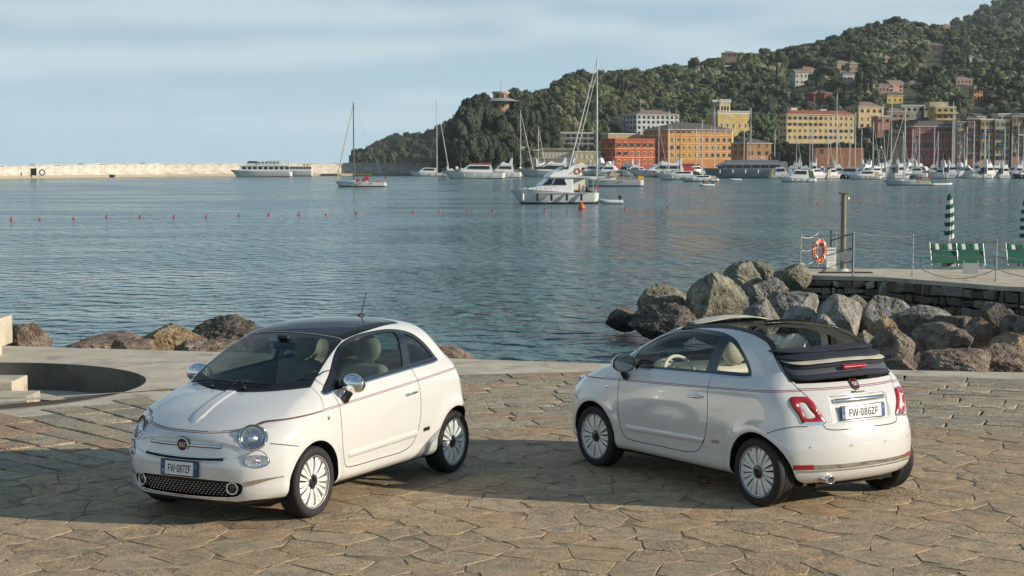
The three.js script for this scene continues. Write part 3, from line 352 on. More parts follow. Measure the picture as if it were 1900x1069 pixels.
// px box of the front face, its distance, turn (its left flank shows when positive), depth in metres
function building(name, label, cat, { x0, x1, y0, y1, D, turn = 0.15, depth = 12, wall, roof = 'hip', roofH = 2.2, roofMat = roofSlate, eave = 0.5, rows = [], grp, side = 3, down = 3, trim, cat2 }) {
  const a = onZ(x0, y1, -D), b = onZ(x1, y0, -D), w = (b.x - a.x) / Math.cos(turn), h = b.y - a.y, o = thing(name, label, cat, [(a.x + b.x) / 2, a.y, -D], turn, grp), wm = wallMat(wall);
  part('wall', boxUV(box(w, h + down, depth, 0, (h - down) / 2, -depth / 2)), wm, o);
  if (roof === 'hip' || roof === 'gable') {
    const W = w / 2 + eave, Dp = depth / 2 + eave, rl = roof === 'hip' ? Math.max(W - Dp, W * 0.12) : W, P = [], q = (...v) => P.push(...v);
    const A = [-W, 0, Dp], B = [W, 0, Dp], Cq = [W, 0, -Dp], E = [-W, 0, -Dp], R0 = [-rl, roofH, 0], R1 = [rl, roofH, 0];
    q(...A, ...B, ...R1, ...A, ...R1, ...R0, ...Cq, ...E, ...R0, ...Cq, ...R0, ...R1, ...B, ...Cq, ...R1, ...E, ...A, ...R0);
    const g = new THREE.BufferGeometry(); g.setAttribute('position', new THREE.Float32BufferAttribute(P, 3)); g.computeVertexNormals(); put(g, 0, h + 0.12, -depth / 2);
    const rf = part('roof', boxUV(g), roofMat, o); part('eaves', box(W * 2, 0.22, Dp * 2, 0, h + 0.03, -depth / 2), whiteTrim, rf);
    if (w > 9) part('chimney', [box(0.7, 1.3, 0.7, -w * 0.22, h + roofH * 0.75, -depth * 0.5), box(0.9, 0.15, 0.9, -w * 0.22, h + roofH * 0.75 + 0.7, -depth * 0.5)], wm, rf);
  } else part('roof_edge', [box(w + 0.3, 0.45, depth + 0.3, 0, h + 0.1, -depth / 2), box(w - 0.4, 0.1, depth - 0.4, 0, h + 0.37, -depth / 2)], trim ?? whiteTrim, o);
  const gl = new Map();
  for (const r of rows) {      // {y: px row, n, w, h, frame, shutter, arch, inset, skip}
    const wy = onZ(0, r.y, -D).y - a.y, ww = r.w ?? 0.9, hh = r.h ?? 1.5, key = [ww, hh, !!r.arch].join();
    if (!gl.has(key)) { const shp = r.arch ? extrude([[-ww / 2, -hh / 2], [ww / 2, -hh / 2], [ww / 2, hh / 2 - ww / 2], ...[1, 2, 3, 4, 5].map((k) => [ww / 2 * Math.cos(k * Math.PI / 6), hh / 2 - ww / 2 + ww / 2 * Math.sin(k * Math.PI / 6)]), [-ww / 2, hh / 2 - ww / 2]], 0.06) : box(ww, hh, 0.10, 0, 0, 0.02); const fr = join([box(ww + 0.34, 0.17, 0.16, 0, hh / 2 + 0.08, 0), box(ww + 0.44, 0.17, 0.22, 0, -hh / 2 - 0.08, 0), box(0.17, hh, 0.16, -ww / 2 - 0.08, 0, 0), box(0.17, hh, 0.16, ww / 2 + 0.08, 0, 0)]); const sh = box(ww / 2, hh, 0.06, 0, 0, 0.12), cl = box(ww / 2 - 0.03, hh, 0.05, 0, 0, 0.085); gl.set(key, { shp, fr, sh, cl }); }
    const G = gl.get(key), make = (x, z, ry, k) => { const win = part('window', G.shp, pane, o); win.position.set(x, wy, z); win.rotation.y = ry; if (r.frame) part('surround', G.fr, r.frame, win); if (r.shutter) { const s = Math.sin(k * 12.9898 + wy * 78.2) * 0.5 + 0.5, shut = r.closed || s < 0.45; for (const e of [-1, 1]) part('shutter', shut ? G.cl : G.sh, r.shutter, win).position.x = e * ww * (shut ? 0.25 : 0.78) + (shut ? 0 : e * 0.02); } };
    const n = r.n, ins = r.inset ?? 0.06; for (let k = 0; k < n; k++) { if (r.skip?.includes(k)) continue; make(n === 1 ? w * (r.at ?? 0) : mix(-w / 2 + w * ins, w / 2 - w * ins, k / (n - 1)), 0.02, 0, k); }
    if (r.side !== 0) for (let k = 0; k < (r.side ?? side); k++) make(turn >= 0 ? -w / 2 - 0.02 : w / 2 + 0.02, -depth * (k + 0.7) / ((r.side ?? side) + 0.4), turn >= 0 ? -Math.PI / 2 : Math.PI / 2, k + 5);
    if (r.band) part('string_course', box(w + 0.24, 0.22, depth + 0.24, 0, wy + (r.band === true ? -hh / 2 - 0.75 : r.band), -depth / 2), r.bandMat ?? r.frame ?? whiteTrim, o);
  }
  o.userData.size = undefined; delete o.userData.size; return { o, w, h, depth, y: (py) => onZ(0, py, -D).y - a.y, x: (px) => (onZ(px, 0, -D).x - (a.x + b.x) / 2) / Math.cos(turn) };
}
{
  const Y = yellowTrim;
  const hotel = building('orange_hotel', 'long orange palazzo with yellow bands and round ornaments on the waterfront', 'building', { x0: 1236, x1: 1365, y0: 241, y1: 306, D: 760, turn: 0.48, depth: 20, wall: [0.58, 0.25, 0.085], roofH: 3.2, eave: 0.8, side: 4, rows: [{ y: 245.5, n: 11, w: 0.9, h: 1.1, frame: Y, shutter: shutG, band: true }, { y: 259.5, n: 11, w: 1.0, h: 1.7, frame: Y, shutter: shutG, band: true }, { y: 274, n: 11, w: 1.0, h: 1.7, frame: Y, shutter: shutG, band: true }, { y: 288, n: 11, w: 1.0, h: 1.7, frame: Y, shutter: shutG, band: true }] });
  { const ring = new THREE.TorusGeometry(0.66, 0.24, 6, 16), g2 = new THREE.CircleGeometry(0.45, 14); for (const py of [259.5, 274, 288]) for (let k = 0; k < 10; k++) { const c = part('round_ornament', ring, yellowTrim, hotel.o); c.position.set(mix(-hotel.w * 0.44, hotel.w * 0.44, (k + 0.5) / 10), hotel.y(py), 0.06); } for (const s of [-1, 1]) part('corner_strip', box(0.9, hotel.h, 0.2, s * (hotel.w / 2 - 0.45), hotel.h / 2, 0.06), yellowTrim, hotel.o); }
  building('red_house', 'brick red house with yellow window surrounds and green shutters by the quay', 'building', { x0: 1140, x1: 1217, y0: 259, y1: 306, D: 745, turn: 0.45, depth: 12, wall: [0.50, 0.105, 0.060], roof: 'flat', trim: mat('red_parapet', [0.42, 0.10, 0.06], 0.9), side: 2, rows: [{ y: 269, n: 6, w: 0.95, h: 1.75, frame: Y, shutter: shutG, band: true, inset: 0.10 }, { y: 285, n: 6, w: 0.95, h: 1.75, frame: Y, shutter: shutG, band: true, inset: 0.10 }, { y: 300, n: 6, w: 1.0, h: 1.6, frame: Y, shutter: shutG, inset: 0.10 }] });
  building('roof_pavilion', 'low yellow rooftop storey behind the brick red house', 'building', { x0: 1128, x1: 1187, y0: 249, y1: 262, D: 766, turn: 0.30, depth: 10, wall: [0.55, 0.42, 0.22], roof: 'flat', side: 0, rows: [] });
  const wh = building('white_hotel', 'white hotel with long balconies behind the orange palazzo', 'building', { x0: 1180, x1: 1262, y0: 213, y1: 262, D: 845, turn: 0.42, depth: 15, wall: [0.60, 0.62, 0.64], roofH: 2.5, roofMat: roofPale, side: 3, rows: [218, 227, 237, 247].map((y) => ({ y, n: 9, w: 1.3, h: 1.3, band: -1.2, bandMat: whiteTrim, side: 4 })) });
  part('flag_pole', [cyl(0.08, 0.05, 7, -wh.w * 0.3, wh.h + 4.5, -5, 8)], whiteTrim, wh.o); part('flag', [box(0.5, 1.2, 0.04, -wh.w * 0.3 + 0.3, wh.h + 7.2, -5)], mat('flag_red', [0.5, 0.05, 0.05], 0.8), wh.o);
  building('brown_villa', 'brown villa with hipped roof between the tall masts and the white hotel', 'building', { x0: 1128, x1: 1171, y0: 229, y1: 252, D: 850, turn: 0.2, depth: 12, wall: [0.27, 0.22, 0.165], roofMat: roofPale, roofH: 2.4, rows: [{ y: 234, n: 5, w: 0.8, h: 1.3, frame: whiteTrim }, { y: 243, n: 5, w: 0.8, h: 1.5, frame: whiteTrim }] });
  building('grey_block', 'grey modern block with open balconies behind the big mast', 'building', { x0: 1040, x1: 1101, y0: 247, y1: 284, D: 800, turn: 0.15, depth: 14, wall: [0.235, 0.235, 0.225], roof: 'flat', side: 1, rows: [252, 262, 272].map((y) => ({ y, n: 6, w: 1.8, h: 1.4, band: -0.95, bandMat: whiteTrim })) });
  const villa = building('tower_villa', 'yellow villa with white balustrade and square belvedere tower', 'building', { x0: 1330, x1: 1393, y0: 211, y1: 262, D: 850, turn: 0.45, depth: 11, wall: [0.60, 0.45, 0.18], roof: 'flat', side: 2, rows: [{ y: 233, n: 5, w: 0.8, h: 2.2, frame: whiteTrim, arch: true, inset: 0.12 }, { y: 252, n: 5, w: 0.9, h: 2.2, frame: whiteTrim, arch: true, inset: 0.12 }] });
  { const v = villa, tx = v.x(1348), th = v.y(190), tw = 6.2; part('tower', boxUV(box(tw, th, tw, tx, th / 2, -4)), wallMat([0.62, 0.50, 0.27]), v.o); const bal = [box(tw + 0.9, 0.4, tw + 0.9, tx, th + 0.2, -4)]; for (let k = 0; k < 9; k++) bal.push(box(0.3, 0.9, 0.3, tx - tw / 2 + tw * k / 8, th + 0.85, -4 + tw / 2 + 0.1), box(0.3, 0.9, 0.3, tx - tw / 2 - 0.1, th + 0.85, -4 - tw / 2 + tw * k / 8)); bal.push(box(tw + 0.6, 0.2, 0.4, tx, th + 1.4, -4 + tw / 2 + 0.1), box(0.4, 0.2, tw + 0.6, tx - tw / 2 - 0.1, th + 1.4, -4)); part('tower_balustrade', bal, whiteTrim, v.o); for (let k = 0; k < 3; k++) { const g = extrude([[-0.5, -1.3], [0.5, -1.3], [0.5, 0.9], [0.25, 1.3], [0, 1.4], [-0.25, 1.3], [-0.5, 0.9]], 0.1); const w = part('tower_window', g, pane, v.o); w.position.set(tx - 1.7 + k * 1.7, v.y(202), -4 + tw / 2 + 0.02); const w2 = part('tower_window', g, pane, v.o); w2.position.set(tx - tw / 2 - 0.02, v.y(202), -5.7 + k * 1.7); w2.rotation.y = -Math.PI / 2; } const b2 = []; for (let k = 0; k <= 22; k++) b2.push(box(0.3, 0.8, 0.3, -v.w / 2 + v.w * k / 22, v.h + 0.8, -0.2)); b2.push(box(v.w + 0.4, 0.25, 0.45, 0, v.h + 1.3, -0.2)); part('balustrade', b2, whiteTrim, v.o); }
  building('ochre_house', 'plain ochre house with slate roof right of the orange palazzo', 'building', { x0: 1384, x1: 1433, y0: 266, y1: 304, D: 740, turn: 0.42, depth: 13, wall: [0.40, 0.21, 0.085], roofH: 2.2, side: 2, rows: [{ y: 270, n: 3, w: 0.9, h: 1.5, shutter: shutB, inset: 0.18 }, { y: 284, n: 3, w: 0.9, h: 1.5, shutter: shutB, inset: 0.18 }] });
  const big = building('yellow_institute', 'very long pale yellow building with four rows of small windows and red roof', 'building', { x0: 1455, x1: 1591, y0: 213, y1: 269, D: 800, turn: 0.38, depth: 7, wall: [0.62, 0.48, 0.25], roofH: 2.0, roofMat: roofRed, side: 2, rows: [219.5, 231, 243, 255].map((y) => ({ y, n: 13, w: 0.85, h: 1.4, shutter: shutB, inset: 0.045 })) });
  part('roof_lantern', [box(3.2, 1.9, 3, big.x(1487), big.h + 2.2, -8), box(3.6, 0.3, 3.4, big.x(1487), big.h + 3.2, -8), box(3.2, 1.5, 3, big.x(1546), big.h + 1.9, -8), box(3.6, 0.3, 3.4, big.x(1546), big.h + 2.7, -8)], whiteTrim, big.o);
  building('terrace_wall', 'dark ivy-grown terrace wall below the long yellow building', 'wall', { x0: 1440, x1: 1600, y0: 268, y1: 292, D: 790, turn: 0.05, depth: 6, wall: [0.018, 0.022, 0.011], roof: 'flat', trim: wallMat([0.06, 0.055, 0.04]), side: 0, rows: [] });
  { const rr = rng(515), list = [], tmp = new THREE.Matrix4(); for (let i = 0; i < 170; i++) { const px = mix(1440, 1600, rr()), py = mix(269, 292, Math.pow(rr(), 0.8)), q = onZ(px, py, -786 - rr() * 2); if (px > 1500 && py > 274) continue; list.push([q, 0.30 + 0.28 * rr(), rr() * 6]); } const m = new THREE.InstancedMesh(CROWN.round[1], leafDark, list.length); list.forEach(([q, k, a], i) => { m.setMatrixAt(i, tmp.compose(V(q.x, q.y - 1, q.z), new THREE.Quaternion().setFromEuler(new THREE.Euler(0, a, 0)), V(k, k, k)).clone()); m.setColorAt(i, new THREE.Color().setRGB(0.7 + 0.6 * rr(), 0.7 + 0.6 * rr(), 0.7)); }); m.name = 'ivy'; shade(m); tag(m, null, null, null, 'stuff'); scene.add(m); }
  building('orange_boathouse', 'low orange building with one green door below the terrace wall', 'building', { x0: 1512, x1: 1604, y0: 276, y1: 300, D: 770, turn: 0.08, depth: 6, wall: [0.40, 0.19, 0.095], roof: 'flat', trim: wallMat([0.40, 0.2, 0.1]), side: 0, rows: [{ y: 280, n: 1, w: 1.2, h: 2.6, at: -0.36, shutter: shutG, closed: true }] });
  building('cream_villa', 'cream villa with hipped roof right of the long yellow building', 'building', { x0: 1590, x1: 1643, y0: 199, y1: 242, D: 860, turn: 0.5, depth: 10, wall: [0.58, 0.44, 0.23], roofH: 2.8, roofMat: roofPale, rows: [{ y: 206, n: 4, w: 0.9, h: 1.6, shutter: shutG, inset: 0.14 }, { y: 221, n: 4, w: 0.9, h: 1.8, shutter: shutG, inset: 0.14 }, { y: 233, n: 4, w: 0.9, h: 1.6, shutter: shutG, inset: 0.14 }] });
  building('tan_house', 'tan house with hipped roof squeezed between the cream villa and the yellow terraces', 'building', { x0: 1645, x1: 1688, y0: 208, y1: 240, D: 880, turn: 0.25, depth: 11, wall: [0.36, 0.27, 0.18], roofH: 2.4, roofMat: roofPale, rows: [{ y: 215, n: 4, w: 0.8, h: 1.3, shutter: shutB }, { y: 226, n: 4, w: 0.8, h: 1.4, shutter: shutB }] });
  building('pink_annex', 'small pinkish house with terrace below the cream villa', 'building', { x0: 1628, x1: 1652, y0: 216, y1: 244, D: 845, turn: 0.2, depth: 8, wall: [0.50, 0.25, 0.19], roof: 'flat', side: 1, rows: [{ y: 224, n: 2, w: 0.8, h: 1.4, shutter: shutG, inset: 0.2 }] });
  building('grey_quay_house', 'dark grey-brown house standing left of the dark red palazzo', 'building', { x0: 1650, x1: 1691, y0: 242, y1: 302, D: 790, turn: 0.05, depth: 12, wall: [0.165, 0.14, 0.115], roof: 'flat', trim: wallMat([0.2, 0.18, 0.15]), side: 0, rows: [{ y: 250, n: 4, w: 0.9, h: 1.5, shutter: shutB, inset: 0.12 }, { y: 264, n: 4, w: 0.9, h: 1.5, shutter: shutB, inset: 0.12 }] });
  building('dark_red_palazzo', 'dark red palazzo with pale window frames on the right-hand quay', 'building', { x0: 1692, x1: 1775, y0: 235, y1: 306, D: 770, turn: 0.2, depth: 10, wall: [0.25, 0.072, 0.075], roofH: 2.6, side: 0, rows: [{ y: 240.5, n: 7, w: 1.0, h: 1.2, frame: mat('pink_trim', [0.42, 0.26, 0.25], 0.8), shutter: shutB, inset: 0.08, band: true }, { y: 254.5, n: 7, w: 1.0, h: 1.7, frame: mat('pale_pink_trim', [0.48, 0.30, 0.29], 0.8), shutter: shutB, inset: 0.08, band: true }, { y: 269.5, n: 7, w: 1.1, h: 2.2, frame: mat('pale_pink_trim', [0.48, 0.30, 0.29], 0.8), shutter: shutB, inset: 0.08, band: true }, { y: 290, n: 6, w: 1.5, h: 2.4, frame: mat('pale_pink_trim', [0.40, 0.26, 0.25], 0.8), inset: 0.08 }] });
  const yt = building('yellow_terraces', 'stepped yellow house with balconies above the dark red palazzo', 'building', { x0: 1735, x1: 1775, y0: 199, y1: 240, D: 860, turn: 0.1, depth: 12, wall: [0.60, 0.46, 0.17], roof: 'flat', side: 1, rows: [{ y: 205, n: 3, w: 1.6, h: 1.6, inset: 0.2 }, { y: 217, n: 3, w: 1.6, h: 1.6, inset: 0.2 }] });
  for (const py of [211, 223]) part('balcony', [box(yt.w + 0.6, 0.25, 2.2, 0, yt.y(py), 1.0), box(yt.w + 0.6, 0.9, 0.12, 0, yt.y(py) + 0.5, 2.0)], wallMat([0.62, 0.50, 0.26]), yt.o);
  part('penthouse', boxUV(box(yt.w * 0.9, 2.6, 7, -yt.w * 0.25, yt.h + 1.5, -6)), wallMat([0.58, 0.50, 0.30]), yt.o);
  building('flat_roof_house', 'long low white house with flat roof left of the yellow terraces', 'building', { x0: 1672, x1: 1735, y0: 196, y1: 212, D: 885, turn: 0.1, depth: 10, wall: [0.46, 0.44, 0.38], roof: 'flat', side: 0, rows: [{ y: 203, n: 6, w: 1.2, h: 1.4 }] });
  // tall narrow houses on the right-hand quay
  const tall = [
    [1776, 1792, 226, [0.42, 0.33, 0.22], 'narrow tan house next to the dark red palazzo', 'hip'], [1793, 1817, 221, [0.26, 0.085, 0.07], 'narrow dark red house with a broken roof line on the right-hand quay', 'hip'], [1818, 1844, 222, [0.46, 0.30, 0.14], 'ochre house with teal awnings among the tall quay houses', 'flat'], [1845, 1875, 223, [0.46, 0.39, 0.28], 'beige tall house with small balconies beside the teal awnings', 'flat'], [1876, 1908, 216, [0.34, 0.21, 0.13], 'brown tall house with white awning at the picture edge', 'hip'], [1909, 1960, 214, [0.42, 0.27, 0.16], 'orange tall house beyond the picture edge', 'hip'],
  ];
  for (const [x0, x1, y0, wall, label, roof] of tall) { const n = x1 - x0 > 22 ? 3 : 2, b = building('quay_house', label, 'building', { x0, x1, y0, y1: 306, D: 765, turn: 0.12, depth: 10, wall, roof, roofH: 1.6, side: 0, rows: [0, 1, 2, 3, 4, 5].map((k) => ({ y: y0 + 8 + k * 12.6, n, w: 0.95, h: 1.6, shutter: k % 2 ? shutB : shutG, inset: 0.2, frame: k % 2 === 0 ? wallMat([0.42, 0.38, 0.32]) : undefined })) }); for (const k of [1, 2, 3, 4]) part('balcony', [box(b.w * 0.5, 0.14, 0.9, (k % 2 ? -0.2 : 0.2) * b.w, b.y(y0 + 15 + k * 12.6), 0.45), box(b.w * 0.5, 0.8, 0.05, (k % 2 ? -0.2 : 0.2) * b.w, b.y(y0 + 15 + k * 12.6) + 0.45, 0.9)], iron, b.o); if (label.includes('teal')) for (const k of [1, 3]) part('awning', put(box(b.w * 0.6, 0.07, 1.0), 0, b.y(y0 + 4 + k * 12.6 + 4), 0.7, 0.45), mat('teal_awning', [0.03, 0.13, 0.14], 0.8), b.o); if (label.includes('white awning')) part('awning', put(box(b.w * 0.5, 0.08, 1.4), b.w * 0.1, b.y(250), 0.7, 0.45), whiteTrim, b.o); }
  building('cream_loft', 'cream gabled loft rising behind the narrow dark red house', 'building', { x0: 1812, x1: 1830, y0: 217, y1: 236, D: 790, turn: 0.35, depth: 9, wall: [0.58, 0.52, 0.40], roof: 'gable', roofH: 1.6, side: 1, rows: [] });
  building('rooftop_house', 'whitish rooftop flat behind the beige tall house', 'building', { x0: 1852, x1: 1900, y0: 212, y1: 228, D: 800, turn: 0.1, depth: 8, wall: [0.45, 0.43, 0.39], roof: 'flat', side: 0, rows: [{ y: 219, n: 4, w: 1.2, h: 1.3 }] });
  // waterfront below the promontory
  building('bath_house', 'long low bathing house with a row of tall white doors', 'building', { x0: 1003, x1: 1064, y0: 277, y1: 298, D: 745, turn: 0.04, depth: 9, wall: [0.22, 0.19, 0.13], roof: 'flat', trim: mat('pale_green_roof', [0.36, 0.38, 0.25], 0.8), side: 0, rows: [{ y: 289, n: 9, w: 1.05, h: 2.6, frame: whiteTrim, shutter: whiteTrim, closed: true, inset: 0.06 }] });
  building('yellow_pavilion', 'low yellow house with white shutters left of the brick red house', 'building', { x0: 1064, x1: 1112, y0: 282, y1: 306, D: 742, turn: 0.06, depth: 9, wall: [0.62, 0.50, 0.24], roof: 'flat', side: 0, rows: [{ y: 291, n: 5, w: 0.9, h: 1.6, frame: whiteTrim, shutter: whiteTrim, inset: 0.1 }] });
  const gate = building('gate_tower', 'small square ochre tower with tiled cap at the foot of the promontory', 'tower', { x0: 957, x1: 972, y0: 274, y1: 306, D: 735, turn: 0.4, depth: 4, wall: [0.40, 0.29, 0.16], roofMat: roofPale, roofH: 1.4, side: 1, rows: [{ y: 280, n: 1, w: 0.8, h: 1.2, frame: whiteTrim }] });
  building('stone_house', 'low stone house half hidden right of the small ochre tower', 'building', { x0: 976, x1: 1002, y0: 279, y1: 304, D: 742, turn: 0.1, depth: 7, wall: [0.24, 0.20, 0.145], roof: 'flat', side: 0, rows: [{ y: 289, n: 2, w: 1.4, h: 2.0, inset: 0.25 }] });
  building('beige_hut', 'small beige hut among dark trees at the foot of the promontory', 'building', { x0: 918, x1: 934, y0: 281, y1: 298, D: 735, turn: 0.3, depth: 5, wall: [0.36, 0.28, 0.17], roofMat: roofPale, roofH: 1.2, side: 0, rows: [{ y: 287, n: 1, w: 0.9, h: 1.2 }] });
  building('quay_wall', 'long pale harbour wall along the foot of the promontory', 'wall', { x0: 925, x1: 1060, y0: 295, y1: 316, D: 728, turn: 0, depth: 6, wall: [0.45, 0.39, 0.29], roof: 'flat', trim: wallMat([0.5, 0.44, 0.34]), side: 0, rows: [] });
  // round tower on the promontory
  { const c = HILL.find(929, 204), k = -c.z / FOCAL, o = thing('round_tower', 'octagonal stone tower with a flagpole on top of the promontory', 'tower', [onZ(929, 204, c.z).x, c.y, c.z - 4]), y = (py) => onZ(929, py, c.z - 4).y - c.y, wm = wallMat([0.42, 0.32, 0.185]); part('lower_storey', boxUV(cyl(5.0, 5.0, y(188) + 3, 0, (y(188) - 3) / 2, 0, 8)), wm, o); part('skirt_roof', cyl(9.0, 4.2, 1.6, 0, y(188) + 0.7, 0, 8), mat('lead_roof', [0.30, 0.29, 0.30], 0.6), o); part('upper_storey', boxUV(cyl(3.6, 3.6, y(172) - y(188), 0, (y(172) + y(188)) / 2, 0, 8)), wm, o); part('parapet', cyl(4.2, 4.2, 0.9, 0, y(172), 0, 8), wallMat([0.55, 0.45, 0.3]), o); part('flag_pole', cyl(0.12, 0.05, y(150) - y(172), 0, (y(150) + y(172)) / 2, 0, 6), iron, o); for (let k2 = 0; k2 < 5; k2++) { const a = -0.5 + k2 * Math.PI / 4; for (const [q, rr] of [[(y(179)), 3.62], [y(196), 4.95]]) { const w = part('window', box(0.9, 1.5, 0.3), pane, o); w.position.set(Math.sin(a) * rr * 0.96, q, Math.cos(a) * rr * 0.96); w.rotation.y = a; } } }
  // houses on the slopes
  const cot = (x0, x1, y0, y1, wall, label, o = {}) => { const q = HILL.find((x0 + x1) / 2, y1); return building('hillside_house', label, 'house', { x0, x1, y0, y1, D: -q.z, turn: o.turn ?? 0.3, depth: (x1 - x0) * -q.z / FOCAL * (o.deep ?? 0.8), wall, roof: o.roof ?? 'hip', roofH: o.roofH ?? 1.8, roofMat: o.rm ?? roofPale, side: o.side ?? 2, down: 5, rows: (o.rows ?? [0.5]).map((f) => ({ y: mix(y0, y1, f), n: o.n ?? 3, w: o.w ?? 0.9, h: o.h ?? 1.4, shutter: o.sh, arch: o.arch, inset: 0.16, frame: o.fr })) }); };
  cot(1475, 1500, 134, 158, [0.58, 0.56, 0.50], 'white house with a columned porch on the middle slope', { rows: [0.3, 0.75], roof: 'gable', n: 3 });
  cot(1488, 1518, 128, 140, [0.48, 0.42, 0.34], 'low house with orange-red roof behind the columned white house', { rm: roofRed, rows: [0.5] });
  cot(1552, 1576, 116, 140, [0.42, 0.33, 0.20], 'tan villa with one large arched window high on the slope', { arch: true, n: 1, w: 2.4, h: 3.2, rows: [0.4], roofH: 1.6 });
  cot(1576, 1592, 118, 138, [0.36, 0.29, 0.2], 'rear wing of the tan arched villa behind a cypress', { n: 2 });
  cot(1563, 1592, 138, 153, [0.55, 0.54, 0.52], 'white cottage with grey roof right below the tan arched villa', { rows: [0.5], n: 4, rm: roofSlate });
  cot(1509, 1545, 173, 194, [0.40, 0.085, 0.045], 'red house with grey roof and a red chimney above the long yellow building', { rows: [0.62], n: 4, w: 1.3, rm: roofSlate });
  cot(1649, 1677, 154, 172, [0.56, 0.34, 0.28], 'pink gabled house above the small yellow house', { roof: 'gable', rows: [0.35, 0.75], n: 2, sh: shutG }); cot(1630, 1650, 158, 174, [0.36, 0.24, 0.22], 'mauve wing attached left of the pink gabled house', { rows: [0.5], rm: roofSlate });
  cot(1645, 1677, 177, 193, [0.58, 0.43, 0.15], 'small yellow house with slate roof below the pink gabled house', { rows: [0.55], n: 3, sh: shutG, rm: roofSlate });
  cot(1685, 1711, 155, 168, [0.60, 0.46, 0.15], 'yellow house with brownish roof right of the pink gabled house', { rows: [0.55], n: 3 });
  cot(1720, 1749, 84, 95, [0.52, 0.31, 0.27], 'pink house alone high up near the ridge', { rows: [0.5], n: 3, turn: -0.2 }); cot(1703, 1716, 92, 99, [0.50, 0.28, 0.08], 'tiny orange house left of the high pink house', { rows: [] });
  cot(1342, 1368, 98, 106, [0.34, 0.27, 0.18], 'long low house with brown roof right on the ridge', { rows: [0.6], n: 4, turn: 0.05, roofH: 1.2 });
  cot(1334, 1360, 158, 165, [0.45, 0.32, 0.22], 'low house with reddish roof in the wood above the tower villa', { rows: [0.6], roofH: 2.0 });
  cot(1796, 1811, 107, 119, [0.60, 0.58, 0.50], 'small white house high on the right slope', { rows: [0.5], n: 2 }); cot(1641, 1650, 107, 122, [0.50, 0.30, 0.20], 'narrow orange-pink house between trees below the ridge', { rows: [0.3, 0.7], n: 2 });
  cot(1806, 1825, 164, 192, [0.50, 0.27, 0.12], 'tall orange house behind an umbrella pine on the right slope', { rows: [0.25, 0.6, 0.85], n: 3 }); cot(1773, 1806, 147, 157, [0.40, 0.27, 0.22], 'long pinkish house with pale roof on the right slope', { rows: [0.5], n: 4 });
  cot(1353, 1392, 140, 152, [0.32, 0.32, 0.31], 'grey house half hidden by cypresses in the upper wood', { rows: [0.5], n: 4, rm: roofSlate }); cot(1420, 1466, 172, 180, [0.34, 0.31, 0.26], 'long low grey-roofed house in the wood left of the red house', { rows: [0.5], n: 5, rm: roofSlate, turn: 0.1 });
  cot(1752, 1764, 48, 54, [0.50, 0.24, 0.10], 'small orange house on the saddle of the ridge', { rows: [] }); cot(1806, 1820, 55, 62, [0.35, 0.12, 0.08], 'small red house on the far right slope near the saddle', { rows: [] }); cot(1866, 1890, 131, 137, [0.40, 0.33, 0.24], 'pale roofed house among olive trees at the right', { rows: [0.5] }); cot(1440, 1452, 110, 116, [0.50, 0.33, 0.08], 'tiny yellow house on the upper slope', { rows: [] }); cot(1408, 1436, 113, 117, [0.34, 0.33, 0.26], 'long pale greenhouse roof on the upper slope', { rows: [], roofH: 0.8 });
}
// harbour front: the road along the quay in front of the houses
{ const a = onZ(880, 307, -725), b = onZ(2100, 307, -725); struct('harbour_front', boxUV(box(b.x - a.x + 40, 4.4, 60, (a.x + b.x) / 2 + 20, SEA + 1.2 - 2.2, -725 - 32)), concrete); }
// ================= boulders, bathing deck =================
function boulderGeo(seed, sx, sy, sz, detail = 15, planes = 9, rough = 0.10) {
  const r = rng(seed), N = []; for (let i = 0; i < planes + 9; i++) { const v = V(r() * 2 - 1, r() * 1.9 - 0.8, r() * 2 - 1).normalize(); N.push([v.x, v.y, v.z, 0.60 + 0.38 * r()]); }
  const g = new THREE.IcosahedronGeometry(1, detail), p = g.attributes.position, o = seed * 7.31;
  for (let i = 0; i < p.count; i++) {
    let x = p.getX(i), y = p.getY(i), z = p.getZ(i), k = 1.0; for (const [a, b, c, h] of N) { const d = x * a + y * b + z * c; if (d > 0.02) k = smin(k, h / d, 0.02); }
    const n1 = fbm3(x * 1.3 + o, y * 1.3, z * 1.3, 3), n2 = fbm3(x * 4 + o, y * 4, z * 4, 4), n3 = 1 - Math.abs(noise3(x * 2.2 + o, y * 5 + 3, z * 2.2)); const cr = Math.abs(noise3(x * 1.9 + o, y * 2.6 + 4, z * 1.9)), cr2 = Math.abs(noise3(x * 3.7 + o, y * 3.1 - 4, z * 3.7)); k *= 1 + rough * 0.55 * n1 + rough * 0.36 * n2 - rough * 0.30 * n3 * n3 * n3 - 0.045 * sstep(0.07, 0.0, cr) - 0.03 * sstep(0.06, 0.0, cr2);
    p.setXYZ(i, x * k * sx, y * k * sy, z * k * sz);
  }
  g.computeVertexNormals(); return boxUV(g, 1);
}
const rockBump = dataTex(256, 256, (u, v) => 0.5 + 0.4 * grainC(u, v) + 0.25 * grainB(u, v));
const rockMat = new THREE.MeshPhysicalMaterial({ color: 0xffffff, roughness: 0.92, vertexColors: true }); rockMat.name = 'rock'; rockMat.bumpMap = rockBump; rockMat.bumpScale = 0.06;
const ROCK_TONES = { grey: [[0.235, 0.222, 0.198], [0.36, 0.345, 0.31], [0.14, 0.13, 0.10]], olive: [[0.235, 0.220, 0.165], [0.35, 0.33, 0.25], [0.12, 0.11, 0.075]], brown: [[0.225, 0.170, 0.128], [0.33, 0.26, 0.20], [0.13, 0.09, 0.065]], ochre: [[0.30, 0.215, 0.115], [0.38, 0.29, 0.17], [0.20, 0.13, 0.07]], dark: [[0.135, 0.115, 0.092], [0.21, 0.18, 0.145], [0.06, 0.05, 0.038]], pale: [[0.34, 0.315, 0.27], [0.42, 0.39, 0.33], [0.24, 0.21, 0.17]] };
